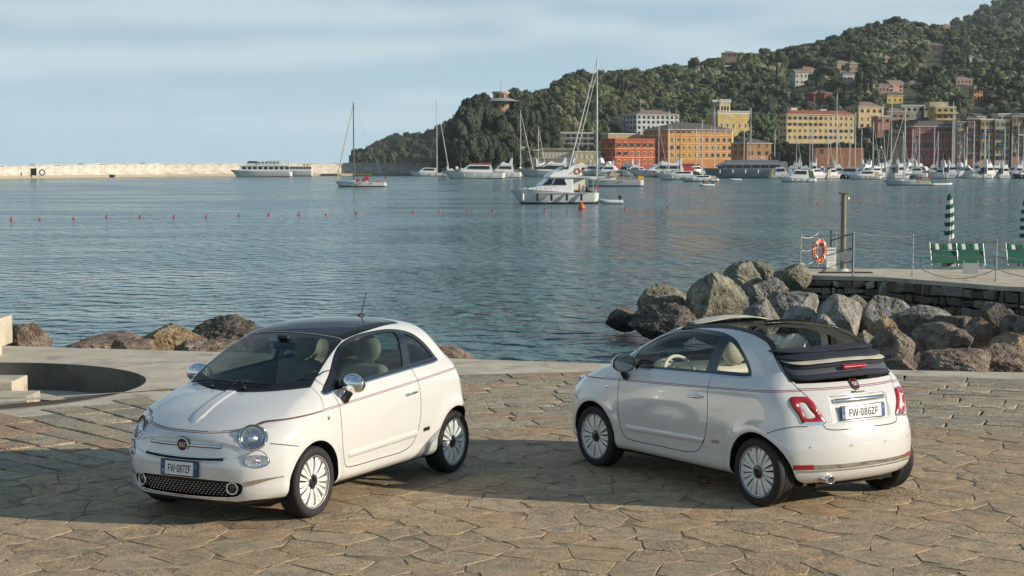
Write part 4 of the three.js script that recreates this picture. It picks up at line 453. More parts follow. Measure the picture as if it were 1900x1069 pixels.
function tintRock(g, tone, seed, baseY = 0) { const p = g.attributes.position, c = new Float32Array(p.count * 3), T = ROCK_TONES[tone]; for (let i = 0; i < p.count; i++) { const x = p.getX(i), y = p.getY(i), z = p.getZ(i), a = sstep(-0.35, 0.35, fbm3(x * 1.1 + seed, y * 1.1, z * 1.1, 4)), b = sstep(-0.1, 0.5, fbm3(x * 2.7 + seed, y * 2.7 + 9, z * 2.7, 4)), f = 1 + 0.26 * noise3(x * 11, y * 11 + seed, z * 11) + 0.22 * noise3(x * 27, y * 27 + seed, z * 27) + 0.25 * noise3(x * 5, y * 2.2 + seed, z * 5); const wet = 1 - 0.6 * sstep(SEA + 0.45, SEA + 0.12, y + baseY + 0.12 * noise3(x * 2, seed, z * 2)); for (let k = 0; k < 3; k++) c[3 * i + k] = mix(mix(T[0][k], T[1][k], a), T[2][k], b * 0.85) * f * wet; } g.setAttribute('color', new THREE.BufferAttribute(c, 3)); return g; }
// px box of the boulder in the photograph, its distance, tone, label
function boulder(x0, y0, x1, y1, D, tone, label, grp, seed, o = {}) {
  const c = onZ((x0 + x1) / 2, (y0 + y1) / 2, -D), k = D / FOCAL, sx = (x1 - x0) * k * 0.56, h = (y1 - y0) * k, sy = h * 0.54 * (o.deep ?? 1.25), top = c.y + h / 2, cy = top - sy * 0.93;
  const b = solo('boulder', tintRock(boulderGeo(seed, sx, sy, (o.dz ?? 0.9) * Math.max(sx, sy) , o.detail ?? 15, o.planes ?? 8, o.rough ?? 0.10), tone, seed * 3.7, cy), rockMat, label, 'boulder', grp); b.position.set(c.x, cy, c.z); b.rotation.y = o.turn ?? 0; return b;
}
const LG = 'boulders along the quay edge', RG = 'boulders heaped below the bathing deck';
boulder(18, 594, 92, 662, 28.4, 'brown', 'rounded brown boulder right beside the concrete wall end', LG, 1, { planes: 10 });
boulder(100, 614, 292, 668, 29, 'brown', 'long low reddish brown boulder with a dark split along it', LG, 2, { deep: 1.5, planes: 7, rough: 0.13 });
boulder(205, 618, 300, 672, 27.6, 'brown', 'smooth pinkish brown boulder lying against the long low boulder', LG, 3, { deep: 1.4, rough: 0.05 });
boulder(258, 596, 386, 668, 28.6, 'ochre', 'tall blocky yellow-ochre boulder with one dark face', LG, 4, { planes: 7, rough: 0.12 });
boulder(320, 622, 450, 676, 27.4, 'brown', 'ragged dark brown boulder in front of the sloping one, behind the hatchback', LG, 5, { rough: 0.20, planes: 10 });
boulder(352, 586, 500, 672, 29.4, 'dark', 'dark wedge-shaped boulder whose ridge rises towards the hatchback roof', LG, 6, { rough: 0.16, planes: 6 });
boulder(742, 636, 874, 690, 26.6, 'brown', 'low brown boulder showing behind the tail of the hatchback', LG, 7, { rough: 0.14 });
boulder(975, 667, 1056, 690, 25.6, 'brown', 'flat reddish rock just showing over the quay edge between the cars', LG, 8, { rough: 0.10 });
boulder(1062, 670, 1120, 690, 25.3, 'brown', 'smallest reddish rock at the quay edge, in front of the convertible bonnet', LG, 9, { rough: 0.10 });
boulder(560, 640, 700, 690, 27.2, 'dark', 'dark rock behind the hatchback roof', LG, 10, { rough: 0.1 });
const RR = [
  [1122, 564, 1190, 606, 44, 'dark', 'small dark boulder lying furthest out in the water', 11], [1168, 560, 1290, 628, 41.5, 'dark', 'broad dark wet boulder at the waterline beside the small outer one', 12, { rough: 0.16 }],
  [1174, 522, 1276, 600, 43, 'olive', 'rounded grey-green boulder standing above the broad wet boulder', 13, { planes: 10 }], [1262, 499, 1388, 600, 42, 'olive', 'largest grey-green boulder, with a steep sunlit flank', 14, { planes: 7, detail: 18, rough: 0.09 }],
  [1342, 486, 1424, 545, 46, 'olive', 'flat-topped greenish boulder behind the largest boulder', 15], [1384, 480, 1440, 512, 47, 'olive', 'small ridge-shaped rock on top of the flat-topped boulder', 16], [1436, 487, 1506, 530, 45.5, 'olive', 'pale greenish rock touching the corner of the deck', 17],
  [1380, 512, 1462, 580, 43.5, 'grey', 'grey boulder with whitish streaks behind the dark triangular one', 18, { rough: 0.13 }], [1424, 529, 1520, 606, 40.5, 'grey', 'dark grey triangular boulder below the wall corner', 19, { planes: 6 }], [1372, 552, 1450, 612, 38.5, 'grey', 'dome-shaped grey boulder seen over the folded roof frame of the convertible', 20, { planes: 6, rough: 0.06 }],
  [1452, 567, 1524, 606, 36.5, 'pale', 'light blocky boulder just above the convertible roof', 21, { planes: 7, rough: 0.07 }], [1519, 547, 1604, 640, 36, 'pale', 'pointed pale grey boulder shaped like a tooth', 22, { planes: 6, rough: 0.05 }], [1544, 541, 1618, 596, 40, 'olive', 'angular greenish boulder tucked between the tooth-shaped boulder and the wall', 23],
  [1588, 540, 1716, 650, 36.5, 'grey', 'biggest smooth grey boulder with a rounded top', 24, { planes: 7, rough: 0.06, detail: 18 }], [1662, 568, 1766, 625, 36, 'grey', 'flat slanting grey slab leaning against the biggest smooth boulder', 25, { planes: 6 }], [1722, 570, 1836, 645, 34.5, 'dark', 'big dark brown boulder in the middle of the heap below the wall', 26, { rough: 0.09 }],
  [1686, 600, 1796, 660, 31.5, 'brown', 'brown sloping boulder in front of the big dark one', 27, { rough: 0.11 }], [1612, 588, 1664, 640, 32.5, 'ochre', 'small three-sided tan rock behind the brown front boulder', 28, { planes: 5 }], [1608, 610, 1698, 700, 28.2, 'brown', 'upright pinkish brown boulder right behind the convertible tail', 29, { rough: 0.07, detail: 18 }],
  [1690, 636, 1850, 712, 26.6, 'brown', 'long rugged brown boulder along the quay edge, the nearer one', 30, { rough: 0.14, detail: 20 }], [1800, 640, 1930, 712, 26.8, 'brown', 'rugged brown boulder at the quay edge, furthest from the convertible', 31, { rough: 0.14, detail: 18 }], [1838, 614, 1930, 668, 29, 'ochre', 'pale yellowish boulder with a whitish crown on the shingle', 32, { rough: 0.10 }],
  [1828, 556, 1876, 612, 35.5, 'dark', 'narrow dark upright rock against the stone wall', 33], [1850, 580, 1930, 640, 32.5, 'dark', 'dark boulder beside the narrow upright rock', 34], [1756, 612, 1806, 645, 31, 'dark', 'small round dark rock beside the shingle', 35],
  [1585, 612, 1630, 660, 30.5, 'olive', 'small greenish rock peeping over the folded canvas roof', 36], [1640, 655, 1700, 705, 26.4, 'brown', 'low brown rock between the upright boulder and the long rugged one', 37, { rough: 0.12 }], [1500, 585, 1560, 640, 33, 'grey', 'grey rock behind the rear seats of the convertible', 38], [1280, 570, 1380, 625, 38, 'dark', 'dark low boulder behind the roof of the convertible', 39], [1795, 585, 1850, 640, 33, 'brown', 'brown rock between the big dark boulder and the narrow upright rock', 40],
];
for (const [a, b, c, d, D, tone, label, seed, o] of RR) boulder(a, b, c, d, D, tone, label, RG, seed, { turn: seed, ...o });
{ // shingle bank that carries the boulders, and the sea bed slope on the other side
  const bank = (x0, x1, zF, zB, hF, hB, name, seed, nx = 70, nz = 60) => { const g = new THREE.PlaneGeometry(1, 1, nx, nz), p = g.attributes.position; for (let i = 0; i < p.count; i++) { const u = p.getX(i) + 0.5, v = p.getY(i) + 0.5, x = mix(x0, x1, u), z = mix(zF(x), zB(x), v), y = mix(hF, hB, Math.pow(v, 0.8)) + 0.18 * fbm2(x * 0.9 + seed, z * 0.9, 4) + 0.10 * noise2(x * 3, z * 3) - (name === 'shingle_bank' ? 2.5 * sstep(6.2, 3.6, x - 0.05 * (z + 46)) * sstep(-46, -38, z) : 0); p.setXYZ(i, x, y, z); } g.computeVertexNormals(); const t = tintRock(boxUV(g), 'grey', seed, 0); solo(name, t, rockMat, null, null, null, 'structure'); };
  bank(2.2, 17, (x) => -23.3, (x) => -46 + 0.0 * x, -0.55, -1.75, 'shingle_bank', 51); bank(-20, 3, (x) => -24 + Math.min(0, x) * 0.23, (x) => -33 + Math.min(0, x) * 0.23, -0.45, -2.2, 'rubble_slope', 52);
}
// ---------- bathing deck ----------
const DECK = -0.2;
{
  const A = onY(1470, 510, DECK), B = onY(1640, 514, DECK), Cc = onY(1862, 531, DECK), D2 = V(17, DECK, Cc.z + 3.0), far = [onY(1486, 497, DECK), onY(1560, 491, DECK)], FZ = -50.5;
  const outlineTop = [[A.x, A.z], [B.x, B.z], [Cc.x, Cc.z], [D2.x, D2.z], [24, D2.z + 2], [24, FZ], [far[1].x, FZ], [far[0].x, far[0].z]];
  const s = new THREE.Shape(outlineTop.map((p) => new THREE.Vector2(p[0], -p[1])));
  const g = new THREE.ExtrudeGeometry(s, { depth: 0.10, bevelEnabled: true, bevelSize: 0.012, bevelThickness: 0.012, bevelSegments: 2 }); g.rotateX(-Math.PI / 2); g.translate(0, DECK - 0.112, 0);
  const dm = mat('deck_concrete', [0.62, 0.545, 0.41], 0.8); dm.map = concrete.map; dm.bumpMap = concrete.bumpMap; dm.bumpScale = 0.004;
  const deck = struct('bathing_deck', boxUV(g), dm);
  // paving panels of the deck
  const core = new THREE.ExtrudeGeometry(new THREE.Shape([[A.x + 0.16, A.z - 0.25], [B.x, B.z - 0.2], [Cc.x, Cc.z - 0.2], [D2.x, D2.z - 0.2], [24, D2.z + 1.8], [24, FZ + 0.1], [far[1].x + 0.2, FZ + 0.1], [far[0].x + 0.2, far[0].z]].map((p) => new THREE.Vector2(p[0], -p[1]))), { depth: 2.0, bevelEnabled: false }); core.rotateX(-Math.PI / 2); core.translate(0, DECK - 2.115, 0);
  const wallT = thing('deck_wall', 'dark rubble stone wall carrying the bathing deck above the boulders', 'stone wall', [0, 0, 0]);
  part('wall_core', boxUV(core), mat('wall_mortar', [0.065, 0.055, 0.042], 1), wallT);
  const r = rng(77), wm = [[0.10, 0.08, 0.06], [0.14, 0.115, 0.085], [0.075, 0.06, 0.048], [0.17, 0.145, 0.11], [0.12, 0.088, 0.062], [0.09, 0.08, 0.068]].map((c) => { const m = mat('wall_stone', c.map((v) => v * 1.85), 0.9); m.map = stoneMap; m.bumpMap = rockBump; m.bumpScale = 0.03; return m; }), pale = mat('pale_wall_stone', [0.42, 0.38, 0.30], 0.9); pale.bumpMap = rockBump; pale.bumpScale = 0.03;
  const stone = (w, h, d, seed) => { const q = new RoundedBoxGeometry(w, h, d, 1, Math.min(0.035, h * 0.3)); const p = q.attributes.position; for (let i = 0; i < p.count; i++) { const x = p.getX(i), y = p.getY(i), z = p.getZ(i), k = 0.26 * Math.min(w, h); p.setXYZ(i, x + k * noise3(x * 4, y * 4, seed), y + k * noise3(x * 4, y * 4, seed + 5), z + 0.03 * noise3(x * 5, y * 5, seed + 9)); } q.computeVertexNormals(); return setUV(q, (x, y, z) => [x + seed * 0.37, y + z + seed * 0.71]); };
  const face = (a, b, n0) => { const L = Math.hypot(b.x - a.x, b.z - a.z), ang = -Math.atan2(b.z - a.z, b.x - a.x), nx = -(b.z - a.z) / L, nz = (b.x - a.x) / L; let y = DECK - 0.125, row = 0; while (y > SEA - 0.1) { let h = 0.12 + r() * 0.20; for (let u = row % 2 ? -0.1 : 0; u < L;) { const w = 0.14 + r() * r() * 0.75; const uc = u + w / 2, m = r() < 0.05 ? pale : wm[Math.floor(r() * wm.length)]; if (uc < L) { const hh = h * (0.8 + 0.2 * r()), o = part('stone', stone(w - 0.02, hh - 0.008, 0.2, n0 + row * 31 + u), m, wallT); o.position.set(a.x + (b.x - a.x) * uc / L + nx * 0.10, y - h / 2 + (r() - 0.5) * 0.02, a.z + (b.z - a.z) * uc / L + nz * 0.10 - 0.16); o.rotation.y = ang; } u += w; } y -= h; row++; } };
  face(A, B, 1); face(B, Cc, 7); face(Cc, D2, 13);
  const endFar = V(A.x - 0.02, 0, A.z); face(V(far[0].x, 0, far[0].z), A, 19);
  part('pale_patch', tintRock(boulderGeo(61, 0.22, 0.42, 0.10, 8, 7, 0.2), 'pale', 3, 0), rockMat, wallT).position.set(B.x + 0.02, DECK - 0.40, B.z + 0.16);

  // posts with ropes
  const steel = mat('galvanised_steel', [0.42, 0.42, 0.40], 0.4, 0.8), rope = mat('white_rope', [0.62, 0.60, 0.55], 0.9), hose = mat('grey_cord', [0.30, 0.30, 0.29], 0.8);
  const rail = thing('rope_railing', 'slim steel posts joined by slack ropes along the deck edge', 'railing', [0, 0, 0]);
  const posts = [[1485, 507, 436], [1583, 513, 432], [1693, 512, 437], [1848, 522, 446], [1516, 496, 432], [1550, 498, 433]].map(([px, py, top]) => { const b = onY(px, py, DECK), t = onZ(px, top, b.z); part('post', [cyl(0.022, 0.020, t.y - DECK, b.x, (t.y + DECK) / 2, b.z, 10), ball(0.03, b.x, t.y, b.z), cyl(0.05, 0.05, 0.012, b.x, DECK + 0.01, b.z, 14)], steel, rail); return { b, top: t.y }; });
  posts.push({ b: V(posts[3].b.x + 3.2, DECK, posts[3].b.z + 2.0), top: posts[3].top }); { const q = posts[6]; part('post', cyl(0.022, 0.020, q.top - DECK, q.b.x, (q.top + DECK) / 2, q.b.z, 10), steel, rail); }
  const swag = (i, j, h, sag, m) => { const a = posts[i], b = posts[j], pts = []; for (let k = 0; k <= 8; k++) { const t = k / 8; pts.push(V(mix(a.b.x, b.b.x, t), DECK + h * mix(a.top - DECK, b.top - DECK, t) - sag * 4 * t * (1 - t), mix(a.b.z, b.b.z, t))); } part('rope', tube(pts, 0.011, 20, 6), m, rail); };
  for (const h of [0.97, 0.62]) { swag(0, 1, h, 0.02, hose); swag(1, 2, h, 0.02, hose); swag(2, 3, h, 0.10, hose); swag(3, 6, h, 0.15, hose); swag(0, 4, h, 0.09, rope); swag(4, 5, h, 0.03, rope); } swag(2, 3, 0.30, 0.33, hose); swag(3, 6, 0.30, 0.30, hose); swag(0, 4, 0.27, 0.10, rope);
  // lifebuoy
  { const c = onZ(1520, 466, posts[4].b.z + 0.09), k = -c.z / FOCAL, o = thing('lifebuoy', 'orange ring lifebuoy hanging on a railing post', 'lifebuoy', c, 0.75); part('ring', put(new THREE.TorusGeometry(0.255, 0.075, 12, 36), 0, 0, 0, 0, 0, 0, [1, 1.12, 0.8]), mat('orange_plastic', [0.62, 0.13, 0.025], 0.5), o); for (const a of [0.8, 2.4, 3.9, 5.5]) part('band', put(new THREE.TorusGeometry(0.080, 0.012, 8, 20), 0.255 * Math.cos(a), 0.285 * Math.sin(a), 0, 0, Math.PI / 2 - 0, 0, [1, 1, 3]), mat('white_band', [0.7, 0.68, 0.64], 0.6), o); part('grab_line', tube([[0.33, 0.1, 0.03], [0.1, 0.37, 0.04], [-0.28, 0.2, 0.03], [-0.3, -0.18, 0.04], [0, -0.38, 0.03], [0.3, -0.15, 0.04]], 0.009, 40, 6, true), rope, o); }
  // printed board
  { const b = onY(1541, 499, DECK), o = thing('notice_board', 'white printed notice board standing by the lifebuoy', 'sign', [b.x, DECK, b.z + 0.1], 0.1), h = 0.62, w = 0.30; const pm = mat('notice_print', [1, 1, 1], 0.5); pm.map = canvasTex(256, 512, (c, W, H) => { c.fillStyle = '#e9e8e4'; c.fillRect(0, 0, W, H); c.textAlign = 'center'; [['DIVIETO', '#333', 44, 70], ['DI', '#b01818', 40, 130], ['ACCESSO', '#333', 44, 190], ['AI NON', '#333', 40, 260], ['BAGNANTI', '#333', 40, 320], ['SOCI', '#b01818', 44, 420]].forEach(([t, col, s, y]) => { c.fillStyle = col; c.font = `bold ${s}px sans-serif`; c.fillText(t, W / 2, y); }); }); part('board', rbox(w, h, 0.02, 0.005, 0, h / 2 + 0.02, 0), mat('board_back', [0.7, 0.7, 0.68], 0.6), o); part('print', put(new THREE.PlaneGeometry(w - 0.02, h - 0.02), 0, h / 2 + 0.02, 0.0125), pm, o); }
  // shower column
  { const b = onY(1564, 503, DECK), t = onZ(1564, 358, b.z), o = thing('shower_column', 'tall weathered concrete shower post with a flat cap', 'shower', [b.x, DECK, b.z]); const H = t.y - DECK, cm = mat('weathered_post', [0.33, 0.28, 0.19], 0.85); cm.map = stoneMap; part('post', boxUV(cyl(0.085, 0.075, H, 0, H / 2, 0, 16)), cm, o); part('cap', rbox(0.26, 0.05, 0.26, 0.012, 0, H, 0), cm, o); part('shower_head', [rod([0.06, H - 0.12, 0], [0.12, H - 0.12, 0.02], 0.012), cyl(0.035, 0.02, 0.07, 0.125, H - 0.15, 0.02, 12)], steel, o); part('base', cyl(0.19, 0.12, 0.07, 0, 0.035, 0, 20), mat('white_base', [0.6, 0.58, 0.52], 0.7), o); part('tap_plate', [rbox(0.18, 0.26, 0.015, 0.004, 0, 0.42, 0.09), tube([[0.05, 0.45, 0.09], [0.12, 0.4, 0.16], [0.08, 0.32, 0.12]], 0.012, 12, 6)], steel, o); }
  solo('rubber_mat', rbox(1.5, 0.02, 0.42, 0.008, onY(1565, 506, DECK).x + 0.05, DECK + 0.012, onY(1565, 506, DECK).z + 0.1), mat('mat_rubber', [0.02, 0.02, 0.018], 0.9), 'dark rubber mat lying at the foot of the shower post', 'mat');
  solo('rubber_mat', rbox(0.62, 0.02, 0.3, 0.008, onY(1521, 498, DECK).x, DECK + 0.012, onY(1521, 498, DECK).z), mat('mat_rubber', [0.03, 0.03, 0.027], 0.9), 'small dark mat lying below the lifebuoy', 'mat');
  // bathing ladder rails
  { const a = onY(1574, 496, DECK), o = thing('bathing_ladder', 'dark green handrails of the bathing ladder behind the shower post', 'ladder', [0, 0, 0]), gm = mat('dark_green_paint', [0.012, 0.035, 0.028], 0.4); const p = onY(1582, 505, DECK), top = onZ(1582, 432, p.z).y; for (const [y0, y1] of [[0.98, 0.72], [0.62, 0.36], [0.28, 0.05]]) part('handrail', rod([p.x, DECK + y0 * (top - DECK), p.z], [p.x - 0.22, DECK + y1 * (top - DECK), p.z - 2.2], 0.022), gm, o); for (const q of [p, V(p.x - 0.22, 0, p.z - 2.2)]) part('upright', rod([q.x, DECK, q.z], [q.x, top, q.z], 0.024), gm, o); }
  // sun loungers seen from behind, closed parasols
  const green = mat('green_canvas', [0.012, 0.105, 0.062], 0.85), whiteC = mat('white_canvas', [0.66, 0.65, 0.60], 0.85), frameM = mat('pale_frame', [0.55, 0.53, 0.46], 0.4, 0.3), pad = mat('mint_canvas', [0.10, 0.36, 0.32], 0.8);
  function lounger(px, py, label) {
    const b = onY(px, py, DECK), o = thing('sun_lounger', label, 'sun lounger', [b.x, DECK, b.z], 0.02, 'green bathing loungers on the deck'); const w = 0.84, H = 0.72, lean = 0.55;
    const up = (y) => [0, y, 0.02 + Math.sin(lean) * y * 0.55];
    part('backrest_canvas', put(rbox(w - 0.08, 0.42, 0.02, 0.008), 0, 0.36, 0.10, -lean), green, o);
    for (let i = 0; i < 6; i++) part('headrest_stripe', put(rbox((w - 0.08) / 6 - 0.004, 0.20, 0.05, 0.02), -(w - 0.08) / 2 + (i + 0.5) * (w - 0.08) / 6, 0.655, -0.02, -lean), i % 3 === 1 ? whiteC : green, o);
    for (const s of [-1, 1]) part('side_rail', rod([s * (w / 2 - 0.02), 0.12, 0.20], [s * (w / 2 - 0.02), 0.78, -0.06], 0.018), frameM, o);
    part('seat_canvas', put(rbox(w - 0.08, 0.02, 1.2, 0.008), 0, 0.29, -0.55), green, o);
    for (const s of [-1, 1]) { part('seat_rail', rod([s * (w / 2 - 0.02), 0.28, 0.15], [s * (w / 2 - 0.02), 0.30, -1.2], 0.016), frameM, o); for (const z of [0.08, -1.1]) part('leg', rod([s * (w / 2 - 0.02), 0, z], [s * (w / 2 - 0.02), 0.28, z], 0.015), frameM, o); }
    part('foot_bar', rod([-w / 2, 0.05, 0.1], [w / 2, 0.05, 0.1], 0.014), frameM, o);
    part('side_tray', [put(rbox(0.32, 0.02, 0.5, 0.008), -w / 2 - 0.15, 0.34, -0.25)], pad, o);
    return o;
  }
  lounger(1750, 499, 'green lounger with a striped headrest, left one of the pair below the whole parasol'); lounger(1799, 499, 'green lounger with a striped headrest, right one of the pair below the whole parasol'); lounger(1891, 499, 'green lounger with a striped headrest standing apart, past the tall rope post');
  function parasol(px, py, top, label) {
    const b = onY(px, py, DECK), z = b.z, H = onZ(px, top, z).y - DECK, o = thing('closed_parasol', label, 'parasol', [b.x, DECK, z], 0, 'closed striped parasols'); part('pole', cyl(0.022, 0.022, H * 0.55, 0, H * 0.275, 0, 10), frameM, o); part('base', [cyl(0.22, 0.16, 0.22, 0, 0.11, 0, 14)], mat('parasol_base', [0.42, 0.36, 0.27], 0.85), o);
    const n = 10, y0 = H * 0.39, y1 = H; for (let i = 0; i < n; i++) { const a = mix(y0, y1, i / n), c = mix(y0, y1, (i + 1) / n), rad = (t) => 0.045 + 0.085 * Math.sin(Math.PI * (0.32 + 0.62 * t)) * (t > 0.93 ? 0.55 : 1); const g = new THREE.CylinderGeometry(rad((i + 1) / n), rad(i / n) * (i === 0 ? 1.15 : 1), c - a + 0.004, 28, 2, i > 0 && i < n - 1), p = g.attributes.position; for (let k = 0; k < p.count; k++) { const th = Math.atan2(p.getZ(k), p.getX(k)), q = 1 + 0.16 * Math.sin(th * 8 + i * 0.25); p.setX(k, p.getX(k) * q); p.setZ(k, p.getZ(k) * q); p.setY(k, p.getY(k) + 0.035 * Math.cos(th + 0.6) * (i === n - 1 && p.getY(k) > 0 ? 0 : 1)); } g.computeVertexNormals(); part('canopy_band', put(g, 0, (a + c) / 2, 0), i % 2 ? green : whiteC, o); }
    part('finial', ball(0.03, 0, H + 0.02, 0), green, o); return o;
  }
  parasol(1760, 494, 362, 'closed green and white parasol standing behind the pair of loungers'); parasol(1900, 494, 372, 'closed green and white parasol cut by the edge of the picture');
  { const b = onY(1801, 513, DECK), o = thing('blank_sign', 'blank grey panel standing before the right-hand lounger of the pair', 'sign', [b.x, DECK, b.z], 0.02); part('panel', rbox(0.44, 0.30, 0.02, 0.006, 0, 0.22, 0), mat('grey_sheet', [0.36, 0.37, 0.38], 0.5), o); for (const s of [-1, 1]) part('leg', rod([s * 0.2, 0, 0], [s * 0.2, 0.44, 0], 0.010), frameM, o); }
}
// ================= the two small cars =================
// car axes: x forward from the front axle, y up from the ground, z to the car's right
const CAR = (() => {
  const outline = smoothPoly([[0.1, 0.17], [0.58, 0.165], [0.655, 0.19], [0.70, 0.27], [0.722, 0.37], [0.732, 0.46], [0.722, 0.55], [0.700, 0.635], [0.672, 0.70], [0.628, 0.75], [0.54, 0.808], [0.43, 0.868], [0.28, 0.93], [0.16, 0.966], [0.055, 0.992], [-0.02, 1.022], [-0.20, 1.122], [-0.5, 1.277], [-0.82, 1.409], [-1.1, 1.461], [-1.4, 1.484], [-1.7, 1.483], [-2.0, 1.456], [-2.2, 1.402], [-2.35, 1.30], [-2.49, 1.165], [-2.60, 1.05], [-2.665, 0.97], [-2.725, 0.89], [-2.757, 0.79], [-2.772, 0.70], [-2.80, 0.625], [-2.818, 0.53], [-2.815, 0.40], [-2.78, 0.28], [-2.70, 0.215], [-2.4, 0.19], [-1.2, 0.175]], 8);
  // distance to the centre line outline on a grid, read with a cubic B-spline
  const gx0 = -3.1, gy0 = -0.1, gh = 0.02, gw = 210, gn = 90, grid = new Float32Array(gw * gn), pd = polyDist(outline);
  for (let j = 0; j < gn; j++) for (let i = 0; i < gw; i++) grid[j * gw + i] = pd(gx0 + i * gh, gy0 + j * gh);
  const bs = (t) => { const u = 1 - t; return [u * u * u / 6, (3 * t * t * t - 6 * t * t + 4) / 6, (-3 * t * t * t + 3 * t * t + 3 * t + 1) / 6, t * t * t / 6]; };
  const prof = (x, y) => { const fx = clamp((x - gx0) / gh, 1, gw - 3.01), fy = clamp((y - gy0) / gh, 1, gn - 3.01), i = fx | 0, j = fy | 0, a = bs(fx - i), b = bs(fy - j); let s = 0; for (let q = 0; q < 4; q++) { const r = (j + q - 1) * gw + i - 1; s += b[q] * (a[0] * grid[r] + a[1] * grid[r + 1] + a[2] * grid[r + 2] + a[3] * grid[r + 3]); } return s; };
  const wy = curve1([[0.14, 0.64], [0.2, 0.725], [0.255, 0.768], [0.31, 0.784], [0.36, 0.786], [0.45, 0.797], [0.58, 0.806], [0.72, 0.805], [0.82, 0.798], [0.89, 0.786], [0.935, 0.768], [0.975, 0.742], [1.02, 0.716], [1.1, 0.694], [1.2, 0.662], [1.3, 0.622], [1.4, 0.572], [1.5, 0.52]]);
  const rise = (x) => 0.055 * (-x - 0.9);
  const cfF = curve1([[0.15, 0.20], [0.5, 0.24], [0.75, 0.27], [1.0, 0.31], [1.2, 0.22], [1.4, 0.09]]), cfR = curve1([[0.2, 0.22], [0.8, 0.25], [1.0, 0.24], [1.25, 0.18], [1.45, 0.08]]);
  const flare = (x, y, x0) => { const r = Math.hypot(x - x0, y - 0.30); return 0.020 * Math.exp(-(((r - 0.352) / 0.075) ** 2)) * (r < 0.352 ? 1 : 1); };
  const half = (x, y) => {
    let w = wy(y - rise(x) * sstep(0.6, 0.88, y)) + flare(x, y, 0) + flare(x, y, -2.3);
    if (x > -0.1) w -= 0.13 * Math.pow((x + 0.1) / 0.8, 2.6);
    if (x < -2.3) w -= 0.12 * Math.pow((-2.3 - x) / 0.5, 2);
    if (x < -1.5 && y > 0.98) w -= 0.05 * Math.pow((-1.5 - x) / 0.9, 2) * sstep(0.98, 1.2, y);
    return w;
  };
  const field = (x, y, z) => {
    const az = Math.abs(z), q = Math.pow(az / 0.78, 2.5), wf = sstep(-1.15, -0.25, x), wr = sstep(-1.7, -2.35, x);
    const xc = x + (wf > 0 ? wf * cfF(y) * q : 0) - (wr > 0 ? wr * cfR(y) * q : 0);
    const yc = y + sstep(1.0, 1.4, y) * 0.045 * (az / 0.55) ** 2;
    let f = smax(prof(xc, yc), az - half(x, y), 0.10 + 0.06 * sstep(0.2, 0.6, x) + 0.04 * sstep(1.1, 1.4, y));
    if (x > 0.3 && y < 0.75 && y > 0.45) { const e = Math.pow(Math.pow(Math.abs(z) / 0.53, 3) + Math.pow(Math.abs(y - 0.598) / (0.088 - 0.02 * (az / 0.5) ** 2), 3), 1 / 3); f += 0.011 * sstep(1.08, 0.9, e); }
    if (x > -0.1 && y > 0.76 && az < 0.1) f -= 0.011 * sstep(0.062, 0.040, az + 0.035 * sstep(0.45, 0.6, x)) * sstep(0.585, 0.50, x);
    if (x < -2.5 && az < 0.4 && y > 0.7 && y < 0.98) { const e = Math.max(Math.abs(z) / 0.315, Math.abs(y - 0.83) / 0.102); f += 0.020 * sstep(1.09, 0.95, e); }
    return f;
  };
  const base = nets(field, [-2.90, 0.12, -0.867], [0.80, 1.53, 0.867], 0.0135);
  { let s = 0; for (let t = 0; t < 3000; t += 3) { const p = (k) => V(base.P[3 * base.I[t + k]], base.P[3 * base.I[t + k] + 1], base.P[3 * base.I[t + k] + 2]), a = p(0), n = p(1).sub(a).cross(p(2).sub(a)), v = base.I[t]; s += n.dot(V(base.N[3 * v], base.N[3 * v + 1], base.N[3 * v + 2])); } if (s < 0) for (let t = 0; t < base.I.length; t += 3) { const k = base.I[t]; base.I[t] = base.I[t + 1]; base.I[t + 1] = k; } }
  return { field, base, half };
})();
const stripeY = curve1([[-2.85, 1.012], [-2.5, 0.990], [-1.6, 0.936], [-0.37, 0.872], [0, 0.855], [0.3, 0.836], [0.45, 0.815], [0.54, 0.785], [0.63, 0.745], [0.72, 0.71]]);
const frontY = curve1([[0, 0.748], [0.2, 0.751], [0.34, 0.760], [0.44, 0.775], [0.55, 0.80], [0.62, 0.81]]);
const stripeAt = (x, z) => { const t = sstep(0.36, 0.50, x); return t > 0 ? mix(stripeY(x), frontY(Math.abs(z)), t) : stripeY(x); };
const beltY = (x) => 0.986 + 0.049 * (-x - 0.3);

const paint = mat('pearl_white_paint', [0.67, 0.665, 0.635], 0.14, 0, { clearcoat: 1, clearcoatRoughness: 0.01, ior: 1.9 });
const blackPaint = mat('black_gloss', [0.008, 0.008, 0.010], 0.12, 0, { clearcoat: 1, clearcoatRoughness: 0.02 });
const blackTrim = mat('black_plastic', [0.012, 0.012, 0.013], 0.45);
const gapDark = mat('shut_line', [0.006, 0.006, 0.006], 0.9);
const chrome = mat('chrome', [0.82, 0.82, 0.82], 0.07, 1);
const mirrorGlass = mat('mirror_glass', [0.35, 0.37, 0.37], 0.02, 1);
const satin = mat('satin_metal', [0.45, 0.45, 0.46], 0.3, 1);
const stripeRed = mat('red_stripe', [0.22, 0.035, 0.025], 0.4, 0, { clearcoat: 1 });
const carGlass = mat('tinted_glass', [0.74, 0.81, 0.78], 0.015, 0, { transmission: 1, thickness: 0, ior: 1.5 });
const screenGlass = mat('screen_glass', [0.40, 0.47, 0.45], 0.015, 0, { transmission: 1, thickness: 0, ior: 1.5 });
const darkGlass = mat('dark_glass', [0.30, 0.35, 0.34], 0.015, 0, { transmission: 1, thickness: 0, ior: 1.5 });
const clearLens = mat('clear_lens', [0.95, 0.96, 0.96], 0.02, 0, { transmission: 1, thickness: 0, ior: 1.5 });
const redLens = mat('red_lens', [0.38, 0.007, 0.017], 0.12, 0, { clearcoat: 1, clearcoatRoughness: 0.02 });
